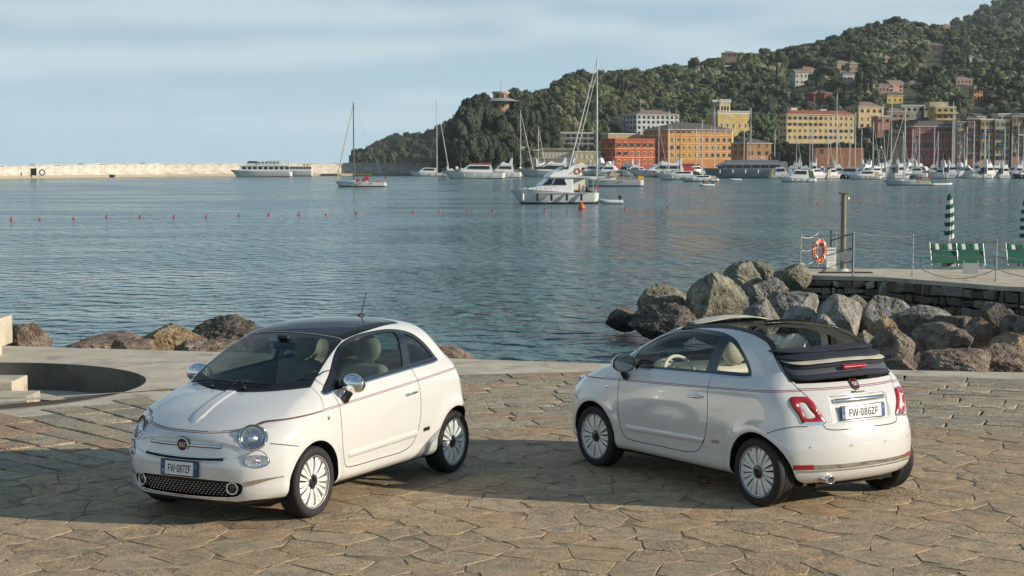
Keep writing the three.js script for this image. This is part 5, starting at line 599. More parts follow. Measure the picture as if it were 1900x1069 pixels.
const reflectorBowl = mat('reflector_bowl', [0.86, 0.87, 0.88], 0.18, 1);
reflectorBowl.bumpMap = dataTex(128, 128, (u, v) => 0.5 + 0.5 * Math.sin(u * 60 * Math.PI) * Math.sin(v * 16 * Math.PI)); reflectorBowl.bumpScale = 0.0016;
const rubber = mat('tyre_rubber', [0.014, 0.014, 0.015], 0.75);
const wheelWhite = mat('white_wheel_paint', [0.74, 0.73, 0.69], 0.28, 0, { clearcoat: 0.8, clearcoatRoughness: 0.06 });
const wheelDark = mat('brake_metal', [0.10, 0.10, 0.10], 0.5, 0.8);  // dark metal of the discs behind the spokes
const cream = mat('cream_leather', [0.60, 0.56, 0.45], 0.55);
const creamTrim = mat('cream_trim', [0.55, 0.52, 0.43], 0.6);
const greyCloth = mat('grey_cloth', [0.16, 0.155, 0.14], 0.8);
const navyCanvas = mat('navy_canvas', [0.013, 0.017, 0.032], 0.85, 0, { sheen: 0.5, sheenRoughness: 0.6 });
navyCanvas.bumpMap = dataTex(128, 128, (u, v) => 0.5 + 0.25 * Math.sin(u * 128 * Math.PI / 2) * Math.sin(v * 128 * Math.PI / 2), { repeat: 6 }); navyCanvas.bumpScale = 0.0006;
rubber.bumpMap = dataTex(256, 64, (u, v) => (v > 0.3 && v < 0.7 && ((v * 20) % 2 < 0.25 || (u * 180 + v * 12) % 1 < 0.2)) ? 0 : 1); rubber.bumpScale = 0.004;

function badgeTex(bg) { return canvasTex(256, 256, (c, w, h) => { c.fillStyle = '#5c5c5e'; c.fillRect(0, 0, w, h); const g = c; g.fillStyle = bg; g.beginPath(); g.arc(128, 128, 104, 0, 7); g.fill(); g.fillStyle = '#d9dadc'; g.font = 'bold 92px sans-serif'; g.textAlign = 'center'; g.textBaseline = 'middle'; g.save(); g.translate(128, 132); g.scale(0.72, 1.15); g.fillText('FIAT', 0, 0); g.restore(); }); }
const badgeMat = mat('red_badge', [1, 1, 1], 0.25, 0, { clearcoat: 1 }); badgeMat.map = badgeTex('#4d0f17');
function plateMat(text, W = 1024) {
  const m = mat('number_plate_print', [1, 1, 1], 0.4, 0, { clearcoat: 0.3 });
  m.map = canvasTex(W, 312, (c, w, h) => {
    c.fillStyle = '#e4e5e6'; c.fillRect(0, 0, w, h); c.fillStyle = '#1f3f7e'; c.fillRect(0, 0, 112, h); c.fillRect(w - 112, 0, 112, h);
    c.fillStyle = '#eef0f4'; c.font = 'bold 96px sans-serif'; c.textAlign = 'center'; c.fillText('I', 56, 268); c.strokeStyle = '#c9c9a0'; c.lineWidth = 9; c.setLineDash([8, 12]); c.beginPath(); c.arc(56, 92, 34, 0, 7); c.stroke(); c.setLineDash([]); c.strokeStyle = '#9db0d4'; c.beginPath(); c.arc(w - 56, 92, 32, 0, 7); c.stroke();
    c.fillStyle = '#15161a'; c.font = 'bold 250px sans-serif'; c.textBaseline = 'middle'; c.textAlign = 'center'; c.save(); c.translate(w / 2, 166); c.scale(0.585 * (W > 1100 ? 1.5 : 1), 1.0); c.fillText(text, 0, 0); c.restore();
    c.strokeStyle = '#8c8d92'; c.lineWidth = 6; c.strokeRect(3, 3, w - 6, h - 6);
  }); return m;
}

function makeWheel(parent, side, turn) {
  const w = group('wheel', parent); w.userData.label = 'white multi-spoke alloy wheel with black tyre';
  const R = 0.292, hw = 0.0925;
  const tyre = lathe([[0.205, -hw + 0.012], [0.222, -hw + 0.004], [0.235, -hw], [0.262, -hw - 0.004], [0.279, -hw + 0.006], [0.288, -hw + 0.02], [R, -hw + 0.035], [R, -0.036], [R - 0.007, -0.035], [R - 0.007, -0.029], [R, -0.028], [R, -0.010], [R - 0.007, -0.009], [R - 0.007, -0.003], [R, -0.002], [R, 0.020], [R - 0.007, 0.021], [R - 0.007, 0.028], [R, 0.029], [R, hw - 0.035], [0.288, hw - 0.02], [0.279, hw - 0.006], [0.262, hw + 0.004], [0.235, hw], [0.222, hw - 0.004], [0.205, hw - 0.012]], 72);
  part('tyre', tyre, rubber, w);
  part('rim', lathe([[0.205, -0.08], [0.196, 0.02], [0.203, 0.055], [0.214, 0.066], [0.224, 0.078], [0.2225, 0.086], [0.213, 0.085], [0.206, 0.076], [0.199, 0.060]], 72), wheelWhite, w);
  part('brake_disc', [cyl(0.15, 0.15, 0.02, 0, -0.005, 0, 40), cyl(0.20, 0.20, 0.004, 0, -0.05, 0, 40)], wheelDark, w);
  const N = 20;
  for (let i = 0; i < N; i++) {
    const long = i % 2 === 0, k = long ? 1 : 0.85;
    const sh = long ? [[0.05, -0.010], [0.10, -0.0135], [0.16, -0.022], [0.192, -0.0215], [0.207, -0.014], [0.207, 0.014], [0.192, 0.0215], [0.16, 0.022], [0.10, 0.0135], [0.05, 0.010]] : [[0.05, -0.007], [0.10, -0.010], [0.15, -0.0165], [0.185, -0.0185], [0.207, -0.012], [0.207, 0.012], [0.185, 0.0185], [0.15, 0.0165], [0.10, 0.010], [0.05, 0.007]];
    const g = extrude(smoothPoly(sh, 2), 0.012, 0.0055, 2); g.rotateX(-Math.PI / 2); const p = g.attributes.position; for (let v = 0; v < p.count; v++) { const r = p.getX(v); p.setZ(v, p.getZ(v) * 0.96); p.setY(v, p.getY(v) + (long ? 0.050 : 0.040) + 0.012 * Math.sin(clamp((r - 0.05) / 0.16) * Math.PI)); } g.computeVertexNormals(); g.rotateY((i / N) * Math.PI * 2);
    part('spoke', g, wheelWhite, w);
  }
  part('hub_cap', lathe([[0, 0.082], [0.03, 0.081], [0.048, 0.077], [0.056, 0.070], [0.058, 0.055]], 32), blackPaint, w);
  part('hub_ring', put(new THREE.TorusGeometry(0.059, 0.006, 8, 32), 0, 0.066, 0, Math.PI / 2), satin, w);
  w.rotation.set(side < 0 ? -Math.PI / 2 : Math.PI / 2, 0, 0); w.rotation.order = 'YXZ'; w.rotation.y = turn;
  return w;
}

function makeCar(kind, plateText, label) {
  const open = kind === 'convertible', car = thing(open ? 'convertible_car' : 'hatchback_car', label, 'car');
  let rest = CAR.base, got;
  const take = (d) => { const [a, b] = cut(rest, d); rest = b; return a; };
  const mirrorParts = (name, m, material, off, parent = car) => { const [l, r] = cut(m, (x, y, z) => z); return [part(name, skin(l, off), material, parent), part(name, skin(r, off), material, parent)]; };
  const gaps = [];
  const line = (m, L, mask, w = 0.0036) => { const [inM, outM] = cut(m, mask); const [a, b] = cut(inM, (...p) => L(...p) + w); const [c, d] = cut(b, (...p) => L(...p) - w); gaps.push(skin(c, -0.007)); return weld(a, d, outM); };

  // wheel arches and underbody
  take((x, y, z) => Math.max(Math.min(Math.hypot(x, y - 0.30), Math.hypot(x + 2.3, y - 0.30)) - 0.334, 0.40 - Math.abs(z)));
  const under = take((x, y, z, nx, ny) => Math.max(y - 0.225, ny + 0.55));
  part('underbody', skin(under, 0), blackTrim, car);
  const wells = []; for (const x0 of [0, -2.3]) for (const s of [-1, 1]) { const g = put(new THREE.CylinderGeometry(0.338, 0.338, 0.29, 40, 1, true, Math.PI / 2 - 0.25, Math.PI + 0.5), x0, 0.30, s * 0.555, Math.PI / 2); { const p = g.attributes.position; for (let i = 0; i < p.count; i++) if (p.getZ(i) * s > 0.6) { let z0 = 0.40, z1 = 0.82; for (let k = 0; k < 24; k++) { const m = (z0 + z1) / 2; CAR.field(p.getX(i), Math.max(p.getY(i), 0.23), m) < -0.012 ? z0 = m : z1 = m; } p.setZ(i, s * z0); } } wells.push(g, put(new THREE.CircleGeometry(0.338, 40, 0, Math.PI), x0, 0.30, s * 0.415)); }
  wells.forEach((g, i) => { if (i % 2 === 0) part('wheel_well', [g, wells[i + 1]], gapDark, car); });
  part('chassis', [box(3.0, 0.06, 0.9, -1.15, 0.21, 0), box(0.10, 0.10, 1.2, 0, 0.26, 0), box(0.10, 0.10, 1.2, -2.3, 0.26, 0)], gapDark, car);

  // front: headlights, lower lamps, grille
  const lamp = (c, a, ru, rv) => { const ax = V(...a).normalize(); { let t0 = -0.3, t1 = 0.3; for (let i = 0; i < 28; i++) { const m = (t0 + t1) / 2; CAR.field(c[0] + ax.x * m, c[1] + ax.y * m, c[2] + ax.z * m) < 0 ? t0 = m : t1 = m; } c = [c[0] + ax.x * t0, c[1] + ax.y * t0, c[2] + ax.z * t0]; } const u = V(0, 1, 0).cross(ax).normalize(), v = ax.clone().cross(u); return { c: V(...c), ax, u, v, ru, rv, e: (x, y, z) => { const p = V(x - c[0], y - c[1], z - c[2]), w = p.dot(ax); return Math.abs(w) > 0.13 ? 9 : Math.hypot(p.dot(u) / ru, p.dot(v) / rv); } }; };
  const place = (g, L, depth = 0) => { const m = new THREE.Matrix4().makeBasis(L.u, L.v, L.ax); m.setPosition(L.c.clone().addScaledVector(L.ax, depth)); return g.applyMatrix4(m); };
  for (const s of [-1, 1]) {
    const H = lamp([0.515, 0.712, s * 0.555], [0.80, 0.26, s * 0.54], 0.118, 0.104);
    const h = group('headlight', car);
    const patch = take((...p) => (H.e(...p) - 1) * 0.11), [lens, ring] = cut(patch, (...p) => (H.e(...p) - 0.90) * 0.11);
    part('lens', skin(lens, (x, y, z) => 0.004 + 0.012 * Math.max(0, 1 - H.e(x, y, z) ** 2)), clearLens, h);
    { const [, o1] = cut(rest, (...p) => (H.e(...p) - 1) * 0.11), [halo] = cut(o1, (...p) => (H.e(...p) - 1.035) * 0.11); part('bezel_gap', skin(halo, 0.0012), gapDark, h); }
    part('bezel', skin(ring, (x, y, z) => 0.012 - 0.011 * (Math.abs(H.e(x, y, z) - 0.95) / 0.05) ** 2), chrome, h);
    part('inner_ring', place(new THREE.TorusGeometry(0.094, 0.005, 8, 36), H, -0.004), blackTrim, h); part('reflector', place(put(lathe([[0.012, -0.07], [0.05, -0.055], [0.075, -0.03], [0.106, 0.004]], 32), 0, 0, 0, Math.PI / 2), H, -0.012), reflectorBowl, h);
    part('projector', place(put(new THREE.SphereGeometry(0.042, 20, 14), 0, -0.01, 0, 0, 0, 0, [1, 1, 0.8]), H, -0.035), reflectorBowl, h);
    const D = lamp([0.60, 0.536, s * 0.660], [0.74, 0.05, s * 0.67], 0.100, 0.050);
    const d = group('daytime_lamp', car), dp = take((...p) => (D.e(...p) - 1) * 0.06), [dl, dr] = cut(dp, (...p) => (D.e(...p) - 0.84) * 0.06);
    part('lens', skin(dl, (x, y, z) => 0.004 + 0.010 * Math.max(0, 1 - D.e(x, y, z) ** 2)), clearLens, d);
    { const [, o1] = cut(rest, (...p) => (D.e(...p) - 1) * 0.06), [halo] = cut(o1, (...p) => (D.e(...p) - 1.05) * 0.06); part('bezel_gap', skin(halo, 0.0012), gapDark, d); }
    part('bezel', skin(dr, (x, y, z) => 0.008 - 0.008 * (Math.abs(D.e(x, y, z) - 0.92) / 0.08) ** 2), chrome, d);
    part('reflector', place(put(lathe([[0.005, -0.035], [0.05, -0.03], [0.085, -0.012], [0.095, 0.002]], 32), 0, 0, 0, Math.PI / 2, 0, 0, [1, 0.5, 1]), D, -0.004), reflectorBowl, d);
    part('bulb', place(ball(0.022, 0, 0, 0, 1.6, 0.8, 0.6), D, -0.022), reflectorBowl, d);
  }
  {
    const gp = polyDist(smoothPoly([[-0.50, 0.365], [0.50, 0.365], [0.535, 0.345], [0.53, 0.30], [0.49, 0.258], [0.40, 0.243], [-0.40, 0.243], [-0.49, 0.258], [-0.53, 0.30], [-0.535, 0.345]], 6));
    const grille = take((x, y, z) => Math.max(gp(z, y), 0.35 - x));
    const g = part('lower_grille', skin(grille, -0.035), blackTrim, car, 'black lower grille with rows of small chrome studs');
    const [, lipB] = cut(rest, (x, y, z) => Math.max(gp(z, y), 0.35 - x) - 0.0001), [lip] = cut(lipB, (x, y, z) => Math.max(gp(z, y) - 0.013, 0.35 - x, y - 0.285));
    part('grille_lip', skin(lip, (x, y, z) => 0.006 - 0.006 * (Math.abs(gp(z, y) - 0.0065) / 0.0065) ** 2), chrome, car);
    const surfX = (y, z) => { let a = 0.2, b = 0.85; for (let i = 0; i < 26; i++) { const m = (a + b) / 2; CAR.field(m, y, z) < 0 ? a = m : b = m; } return a; };
    const studs = [], bars = [];
    for (let r = 0; r < 6; r++) for (let c = -13; c <= 13; c++) { const z = (c + (r % 2) * 0.5) * 0.036, y = 0.348 - r * 0.0185; if (gp(z, y) > -0.012) continue; const x = surfX(y, z) - 0.027; studs.push(rbox(0.010, 0.0055, 0.013, 0.002, x, y, z)); }
    part('grille_studs', studs, chrome, g).userData.kind = 'stuff';
    for (let r = 0; r < 6; r++) { const pts = []; for (let c = -8; c <= 8; c++) { const z = c * 0.06, y = 0.357 - r * 0.0185; pts.push([surfX(y, z) - 0.034, y, z]); } bars.push(tube(pts, 0.003, 32, 5)); }
    part('grille_bars', bars, blackTrim, g).userData.kind = 'stuff';
    for (const s of [-1, 1]) { const y = 0.318, z = s * 0.452, x = surfX(y, z); const f = group('fog_lamp', car); part('bezel', put(new THREE.TorusGeometry(0.045, 0.007, 8, 32), x - 0.004, y, z, 0, Math.PI / 2 - s * 0.28), chrome, f); part('lens', put(ball(0.040, 0, 0, 0, 0.45, 1, 1), x - 0.022, y, z, 0, -s * 0.28), blackPaint, f); }
    // chrome strip from the grille end round the corner
    for (const s of [-1, 1]) { let [b] = cut(rest, (x, y, z) => Math.max(0.545 - s * z, s * z - 0.765, 0.3 - x)); const cy = (z) => 0.352 + 0.05 * sstep(0.5, 0.78, s * z), hh = (z) => 0.018 * (1 - 0.75 * sstep(0.60, 0.76, s * z)); for (const d of [(x, y, z) => y - cy(z) - hh(z), (x, y, z) => cy(z) - hh(z) - y]) [b] = cut(b, d); part('bumper_strip', skin(b, 0.006, true), chrome, car); }
    // nose bars, badge and plate
    const bar = (y, z0, z1, r, drop = 0) => { const pts = []; for (let i = 0; i <= 14; i++) { const z = mix(z0, z1, i / 14), yy = y + drop * (1 - (z / 0.4) ** 2); pts.push(V(surfX(yy, z) + 0.004, yy, z)); } const g = new THREE.TubeGeometry(new THREE.CatmullRomCurve3(pts), 30, r, 8), p = g.attributes.position; return g; };
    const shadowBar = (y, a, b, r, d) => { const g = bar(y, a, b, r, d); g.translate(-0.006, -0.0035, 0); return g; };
    part('nose_slot_shade', [shadowBar(0.642, -0.355, 0.355, 0.0135)], gapDark, car);  // near-black tube behind the upper bar paints the shade around it
    part('nose_bar', [bar(0.642, -0.345, -0.06, 0.0095), bar(0.642, 0.06, 0.345, 0.0095), ...[-0.345, -0.06, 0.06, 0.345].map((z) => ball(0.0095, surfX(0.642, z) + 0.004, 0.642, z))], chrome, car);
    part('nose_slot_shade', [bar(0.549, -0.385, 0.385, 0.0115, -0.012)], gapDark, car);
    part('nose_bar', [bar(0.561, -0.395, 0.395, 0.006, -0.012), bar(0.536, -0.37, 0.37, 0.0055, -0.012)], chrome, car);
    const lx = surfX(0.642, 0) + 0.010, b = group('badge', car); b.userData.label = 'round red badge in a chrome ring';
    part('badge_surround', put(new THREE.TorusGeometry(0.060, 0.006, 10, 40), lx - 0.004, 0.642, 0, 0, Math.PI / 2, 0), gapDark, b); part('badge_ring', put(new THREE.TorusGeometry(0.053, 0.0075, 10, 40), lx, 0.642, 0, 0, Math.PI / 2, 0), chrome, b);
    const face = new THREE.CylinderGeometry(0.052, 0.052, 0.012, 40); setUV(face, (x, y, z) => [0.5 + x / 0.125, 0.5 - z / 0.125]); put(face, 0, 0, 0, Math.PI / 2); put(face, lx, 0.642, 0, 0, Math.PI / 2, 0); part('badge_face', face, badgeMat, b);
    const px = 0.738, pl = group('number_plate', car); part('plate_holder', rbox(0.014, 0.128, 0.378, 0.006, px, 0.458, 0, 0, 0, 0.06), blackTrim, pl); const pf = put(new THREE.PlaneGeometry(0.36, 0.11), px + 0.0085, 0.458, 0, 0, Math.PI / 2, 0); put(pf.translate(-px, -0.458, 0), 0, 0, 0, 0, 0, 0.06).translate(px, 0.458, 0); part('plate_face', pf, plateMat(plateText), pl);
  }
  // tail lights
  {
    const tp = polyDist(smoothPoly([[0.64, 0.94], [0.575, 0.945], [0.505, 0.935], [0.455, 0.83], [0.405, 0.735], [0.42, 0.722], [0.50, 0.716], [0.585, 0.722], [0.62, 0.80], [0.662, 0.90]], 6)), ip = polyDist(smoothPoly([[0.595, 0.895], [0.555, 0.895], [0.525, 0.84], [0.49, 0.782], [0.515, 0.772], [0.565, 0.774], [0.585, 0.83], [0.605, 0.88]], 6));
    for (const s of [-1, 1]) {
      const patch = take((x, y, z) => Math.max(tp(s * z, y), x + 2.3)), [island, ring] = cut(patch, (x, y, z) => ip(s * z, y));
      const t = group('tail_light', car); t.userData.label = 'red ring-shaped tail light';
      const [low, red] = cut(ring, (x, y, z) => Math.max(y - 0.742, s * z - 0.59));
      part('red_lens', skin(red, (x, y, z) => 0.004 + 0.016 * (1 - Math.exp(-Math.max(0, -tp(s * z, y)) / 0.012)) * (1 - Math.exp(-Math.max(0, ip(s * z, y)) / 0.012))), redLens, t);
      part('reversing_lens', skin(low, 0.012, true), clearLens, t); part('reversing_reflector', skin(low, -0.006), reflectorBowl, t); part('insert', skin(island, (x, y, z) => 0.005 + 0.006 * (1 - Math.exp(Math.min(0, ip(s * z, y)) / 0.012))), paint, t);
    }
  }
  // windows
  const dloP = smoothPoly([[-0.265, 0.985], [-0.42, 1.115], [-0.60, 1.245], [-0.78, 1.335], [-1.0, 1.385], [-1.3, 1.405], [-1.6, 1.398], [-1.82, 1.35], [-1.98, 1.25], [-2.09, 1.145], [-2.125, 1.085], [-2.09, 1.074], [-1.6, 1.050], [-0.9, 1.016], [-0.4, 0.991]], 6), dlo = polyDist(dloP);
  const winAll = take((x, y, z) => Math.max(dlo(x, y), 0.3 - Math.abs(z)));
  const pillarX = (y) => -1.535 - 0.23 * (y - 1.05);
  const doorG = (x, y) => Math.max(dlo(x, y) + 0.024, pillarX(y) + 0.012 - x, x - (-0.50 - 0.05 * (y - 1))), mirG = (x, y) => Math.max(dlo(x, y) + 0.016, -0.46 - 0.05 * (y - 1) - x), qrtG = (x, y) => Math.max(dlo(x, y) + 0.034, x - (pillarX(y) - 0.105));
  let [dg, fr] = cut(winAll, doorG), [qg, fr2] = cut(fr, qrtG);
  const glassOf = open ? carGlass : darkGlass;
  mirrorParts('door_window', dg, open ? carGlass : screenGlass, -0.010); mirrorParts('quarter_window', qg, glassOf, -0.008); mirrorParts('window_frame', fr2, blackPaint, -0.003);
  const [chB] = cut(rest, (x, y, z) => Math.max(dlo(x, y) - 0.013, y - (beltY(x) + 0.018), 0.3 - Math.abs(z))); mirrorParts('window_trim', chB, chrome, 0.003);
  // windscreen and roof
  const ws = (x, y, z) => { const az = Math.abs(z); return Math.max(x - (0.055 - 0.275 * Math.pow(az / 0.62, 2.1)), -0.83 - x - 0.02 * (az / 0.5) ** 2, az - (0.615 + (x + 0.2) * 0.16), 0.88 - y); };
  const wsAll = take(ws), cowlD = (x, y, z) => -0.075 + (x - (0.055 - 0.275 * Math.pow(Math.abs(z) / 0.62, 2.1))) * -1, glassD = (x, y, z) => Math.max(ws(x, y, z) + 0.022, x - (0.055 - 0.275 * Math.pow(Math.abs(z) / 0.62, 2.1)) + 0.105);
  const [wg, wf0] = cut(wsAll, glassD);
  part('windscreen', skin(wg, -0.004), open ? carGlass : screenGlass, car); part('windscreen_surround', skin(wf0, -0.004), blackTrim, car);
  const surfY = (x, z) => { let a = 0.6, b = 1.6; for (let i = 0; i < 26; i++) { const m = (a + b) / 2; CAR.field(x, m, z) < 0 ? a = m : b = m; } return a; };
  for (const [z0, z1, x1] of [[0.30, -0.30, -0.115], [0.54, 0.08, -0.11]]) { const w = group('wiper', car), pts = []; for (let i = 0; i <= 8; i++) { const z = mix(z0, z1, i / 8), x = mix(-0.10, -0.02, 1 - Math.abs(z) / 0.6) - 0.02, y = surfY(x, z) + 0.016; pts.push([x, y, z]); } part('blade', tube(pts, 0.0085, 20, 6), blackTrim, w); const zc = mix(z0, z1, 0.5), ze = z0 * 0.35 + z1 * 0.65; part('arm', [tube([[0.0, surfY(0, ze * 0.8) + 0.012, ze], [-0.04, surfY(-0.04, zc) + 0.035, zc - 0.02], [-0.06, surfY(-0.06, zc) + 0.028, zc + 0.05]], 0.007, 12, 6), ball(0.018, 0.0, surfY(0, ze * 0.8) + 0.01, ze)], blackTrim, w); }
  if (!open) {
    const roof = take((x, y, z) => { const az = Math.abs(z); return Math.max(x + 0.835 + 0.02 * (az / 0.5) ** 2, -1.80 - x, az - 0.515 + 0.02 * sstep(-1.2, -1.8, x), 1.3 - y); });
    part('glass_roof', skin(roof, -0.002), mat('roof_glass', [0.006, 0.007, 0.008], 0.06, 0, { specularIntensity: 0.38 }), car, 'black glass roof panel');
    const a = group('aerial', car); part('aerial_base', ball(0.035, -1.94, surfY(-1.94, 0) + 0.006, 0, 1.4, 0.55, 0.7), blackTrim, a); part('aerial_rod', rod([-1.945, surfY(-1.94, 0) + 0.01, 0], [-2.03, surfY(-1.94, 0) + 0.215, 0], 0.007, 0.0045), blackTrim, a);
  }
  // roof opening of the convertible
  if (open) {
    const zo = curve1([[1.0, 0.56], [1.1, 0.55], [1.28, 0.525], [1.38, 0.49], [1.46, 0.455], [1.5, 0.45]]), dOpen = (x, y, z) => Math.max(Math.abs(z) - zo(y), x + 0.99, 1.045 - y);
    take(dOpen);
    const seal = take((x, y, z) => Math.max(dOpen(x, y, z) - 0.036, 1.06 - y));
    part('roof_rail', skin(seal, 0.006, true), blackTrim, car);
  }
  // door and its handle
  const doorP = smoothPoly([[-0.30, 1.10], [-0.372, 0.95], [-0.382, 0.75], [-0.392, 0.58], [-0.425, 0.42], [-0.475, 0.345], [-0.56, 0.332], [-1.0, 0.332], [-1.40, 0.338], [-1.53, 0.372], [-1.615, 0.46], [-1.665, 0.62], [-1.672, 0.80], [-1.645, 0.98], [-1.62, 1.10]], 6), doorD = polyDist(doorP);
  {
    const dm = (x, y, z) => Math.max(doorD(x, y), 0.45 - Math.abs(z)), all = take((...p) => dm(...p) - 0.0036), [inner, gap] = cut(all, (...p) => dm(...p) + 0.0036);
    gaps.push(skin(gap, -0.008));
    const stripeIn = (m) => { const bands = []; for (const o of [0.007, -0.007]) { let b; [b, m] = cut(m, (x, y, z) => Math.max(y - stripeY(x) - o - 0.0036, stripeY(x) + o - 0.0036 - y)); } return m; };
    const [l, r] = cut(inner, (x, y, z) => z);
    [l, r].forEach((m, i) => {
      const s = i ? 1 : -1, d = group('door', car), bands = [];
      for (const o of [0.0058, -0.0058]) { const [a, b] = cut(m, (x, y) => y - stripeY(x) - o - 0.003), [c, e] = cut(a, (x, y) => y - stripeY(x) - o + 0.003); bands.push(skin(e, 0.0003)); m = weld(b, c); }
      part('door_panel', skin(m), paint, d); part('stripe', bands, stripeRed, d);
      const rubD = (x, y) => { const t = clamp((x + 0.52) / -1.08), ax = -0.52 - 1.08 * t, ay = 0.442 + 0.028 * t; return Math.hypot(x - ax, y - ay) - 0.030; };
      const [rub] = cut(m, (x, y) => rubD(x, y)); part('rub_strip', skin(rub, (x, y) => 0.014 * (1 - Math.exp(Math.min(0, rubD(x, y)) / 0.008))), paint, d);
      const hz = s * (CAR.half(-1.5, 0.845) + 0.028); const h = part('handle', [tube([[-1.43, 0.840, hz - s * 0.03], [-1.44, 0.842, hz], [-1.50, 0.846, hz + s * 0.006], [-1.57, 0.850, hz], [-1.58, 0.850, hz - s * 0.03]], 0.0105, 24, 8)], chrome, d);
      const cup = ball(0.06, -1.505, 0.846, s * CAR.half(-1.5, 0.846) - s * 0.003, 1.25, 0.5, 0.12); part('handle_cup', cup, paint, d);
      part('lock', ball(0.011, -1.60, 0.853, s * CAR.half(-1.6, 0.853), 1, 1, 0.4), satin, d);
    });
  }
  // hood, bumper and hatch shut lines, side stripe
  const xw = (z) => 0.058 - 0.275 * Math.pow(Math.min(Math.abs(z), 0.62) / 0.62, 2.1);
  const hoodD = (x, y, z) => Math.max(stripeAt(x, z) - y, xw(z) + Math.max(0, 0.958 - y) * 0.75 * sstep(0.5, 0.62, Math.abs(z)) - x, -0.45 - x);
  { const all = take((...p) => hoodD(...p) - 0.0022), [h, gap] = cut(all, (...p) => hoodD(...p) + 0.0022); part('hood', skin(h), paint, car); gaps.push(skin(gap, -0.006)); }
  rest = line(rest, (x, y, z) => y - (0.675 - 0.20 * (0.50 - x)), (x, y, z) => Math.max(x - 0.47, 0.24 - x, 0.55 - Math.abs(z)));
  rest = line(rest, (x, y, z) => y - (0.705 - 0.9 * Math.max(0, x + 2.62) ** 1.5), (x, y, z) => Math.max(x + 2.44, -2.72 - x, 0.56 - Math.abs(z)));
  const hp = polyDist(smoothPoly([[-0.40, 0.678], [0, 0.674], [0.40, 0.678], [0.425, 0.70], [0.47, 0.84], [0.515, 0.955], [0.56, 1.02], [0.59, 1.12], [0.55, 1.30], [0.45, 1.395], [0, 1.405], [-0.45, 1.395], [-0.55, 1.30], [-0.59, 1.12], [-0.56, 1.02], [-0.515, 0.955], [-0.47, 0.84], [-0.425, 0.70]], 5));
  { const hm = (x, y, z) => Math.max(hp(z, y), x + 2.05), all = take((...p) => hm(...p) - 0.0036); let [h, gap] = cut(all, (...p) => hm(...p) + 0.0036); gaps.push(skin(gap, -0.007));
    const t = group('tailgate', car), bands = []; for (const o of [0.0058, -0.0058]) { const f = (x, y) => y - (1.0 + 0.0 * x) - o; const [a, b] = cut(h, (...p) => f(...p) - 0.003), [c, e] = cut(a, (...p) => f(...p) + 0.003); bands.push(skin(e, 0.0003)); h = weld(b, c); }
    if (!open) { let rw; [rw, h] = cut(h, (x, y, z) => Math.max(1.09 - y, y - 1.345, Math.abs(z) - (0.50 - 0.25 * (y - 1.1)))); part('rear_window', skin(rw, -0.003), carGlass, t); }
    part('tailgate_panel', skin(h), paint, t); part('stripe', bands, stripeRed, t); }
  { const bands = []; for (const o of [0.0058, -0.0058]) { const m = (x, y, z) => Math.max(Math.min(0.4 - x, x), 0.3 - Math.abs(z)); const [a, b] = cut(rest, (x, y, z) => y - stripeAt(x, z) - (x > 0.45 ? o - 0.006 : o) - 0.003), [c, e] = cut(a, (x, y, z) => y - stripeAt(x, z) - (x > 0.45 ? o - 0.006 : o) + 0.003), [keepE, noE] = cut(e, (x, y, z) => x < -2.3 ? 0.5 - Math.abs(z) : -1); bands.push(skin(keepE, 0.0003)); rest = weld(b, c, noE); } part('stripe', bands, stripeRed, car); }
  part('body', skin(rest), paint, car);
  part('shut_lines', gaps, gapDark, car);
  // inner skin: pillars, roof lining, door cards
  {
    let m = CAR.base; const drop = (d) => { m = cut(m, d)[1]; };
    drop((x, y) => Math.max(y - 0.42, -9)); drop((x, y) => Math.min(Math.hypot(x, y - 0.3), Math.hypot(x + 2.3, y - 0.3)) - 0.385); drop((x, y, z) => Math.max(doorG(x, y) - 0.012, 0.3 - Math.abs(z))); drop((x, y, z) => Math.max(qrtG(x, y) - 0.012, 0.3 - Math.abs(z))); drop((...p) => ws(...p) + 0.0);
    drop((x, y, z) => (x - (-0.30)) * -1); drop((x) => x + 2.55);
    if (open) { const zo = curve1([[1.0, 0.56], [1.1, 0.55], [1.28, 0.525], [1.38, 0.49], [1.46, 0.455], [1.5, 0.45]]); drop((x, y, z) => Math.max(Math.abs(z) - zo(y) - 0.02, x + 0.98, 1.0 - y)); }
    else drop((x, y, z) => Math.max(1.09 - y, y - 1.345, Math.abs(z) - (0.50 - 0.25 * (y - 1.1)), x + 2.05));
    part('interior_trim', skin(m, -0.035), creamTrim, car);
  }
  // details on the sides
  for (const s of [-1, 1]) {
    const side = (x, y, o = 0) => s * (CAR.half(x, y) + o);
    part('side_repeater', ball(0.020, -0.20, 0.792, side(-0.20, 0.792), 0.8, 1, 0.3), chrome, car);
    part('side_badge', rbox(0.105, 0.034, 0.014, 0.005, -1.775, 0.485, side(-1.775, 0.485, 0.0), 0, s * 0.02, -0.04), open ? satin : blackTrim, car);
    // mirror
    const mz = s < 0 ? -0.835 : 0.775, mx = -0.51, my = 1.045, mr = group('wing_mirror', car);
    const shell = ball(0.13, 0, 0, 0, 0.60, 0.66, 0.94, 28), p = shell.attributes.position; for (let i = 0; i < p.count; i++) if (p.getX(i) < -0.012) p.setX(i, -0.012 + (p.getX(i) + 0.012) * 0.1); shell.computeVertexNormals(); put(shell, mx, my, mz, 0, s * 0.12, 0);
    part('mirror_shell', shell, chrome, mr);
    part('mirror_glass', put(ball(0.116, 0, 0, 0, 0.05, 0.64, 1.0, 24), mx - 0.020, my, mz, 0, s * 0.12), mirrorGlass, mr); part('mirror_bezel', put(put(new THREE.TorusGeometry(0.118, 0.012, 8, 32), 0, 0, 0, 0, Math.PI / 2, 0, [1, 1, 1]), mx - 0.013, my, mz, 0, s * 0.12, 0, [1, 0.66, 0.97]), blackTrim, mr);
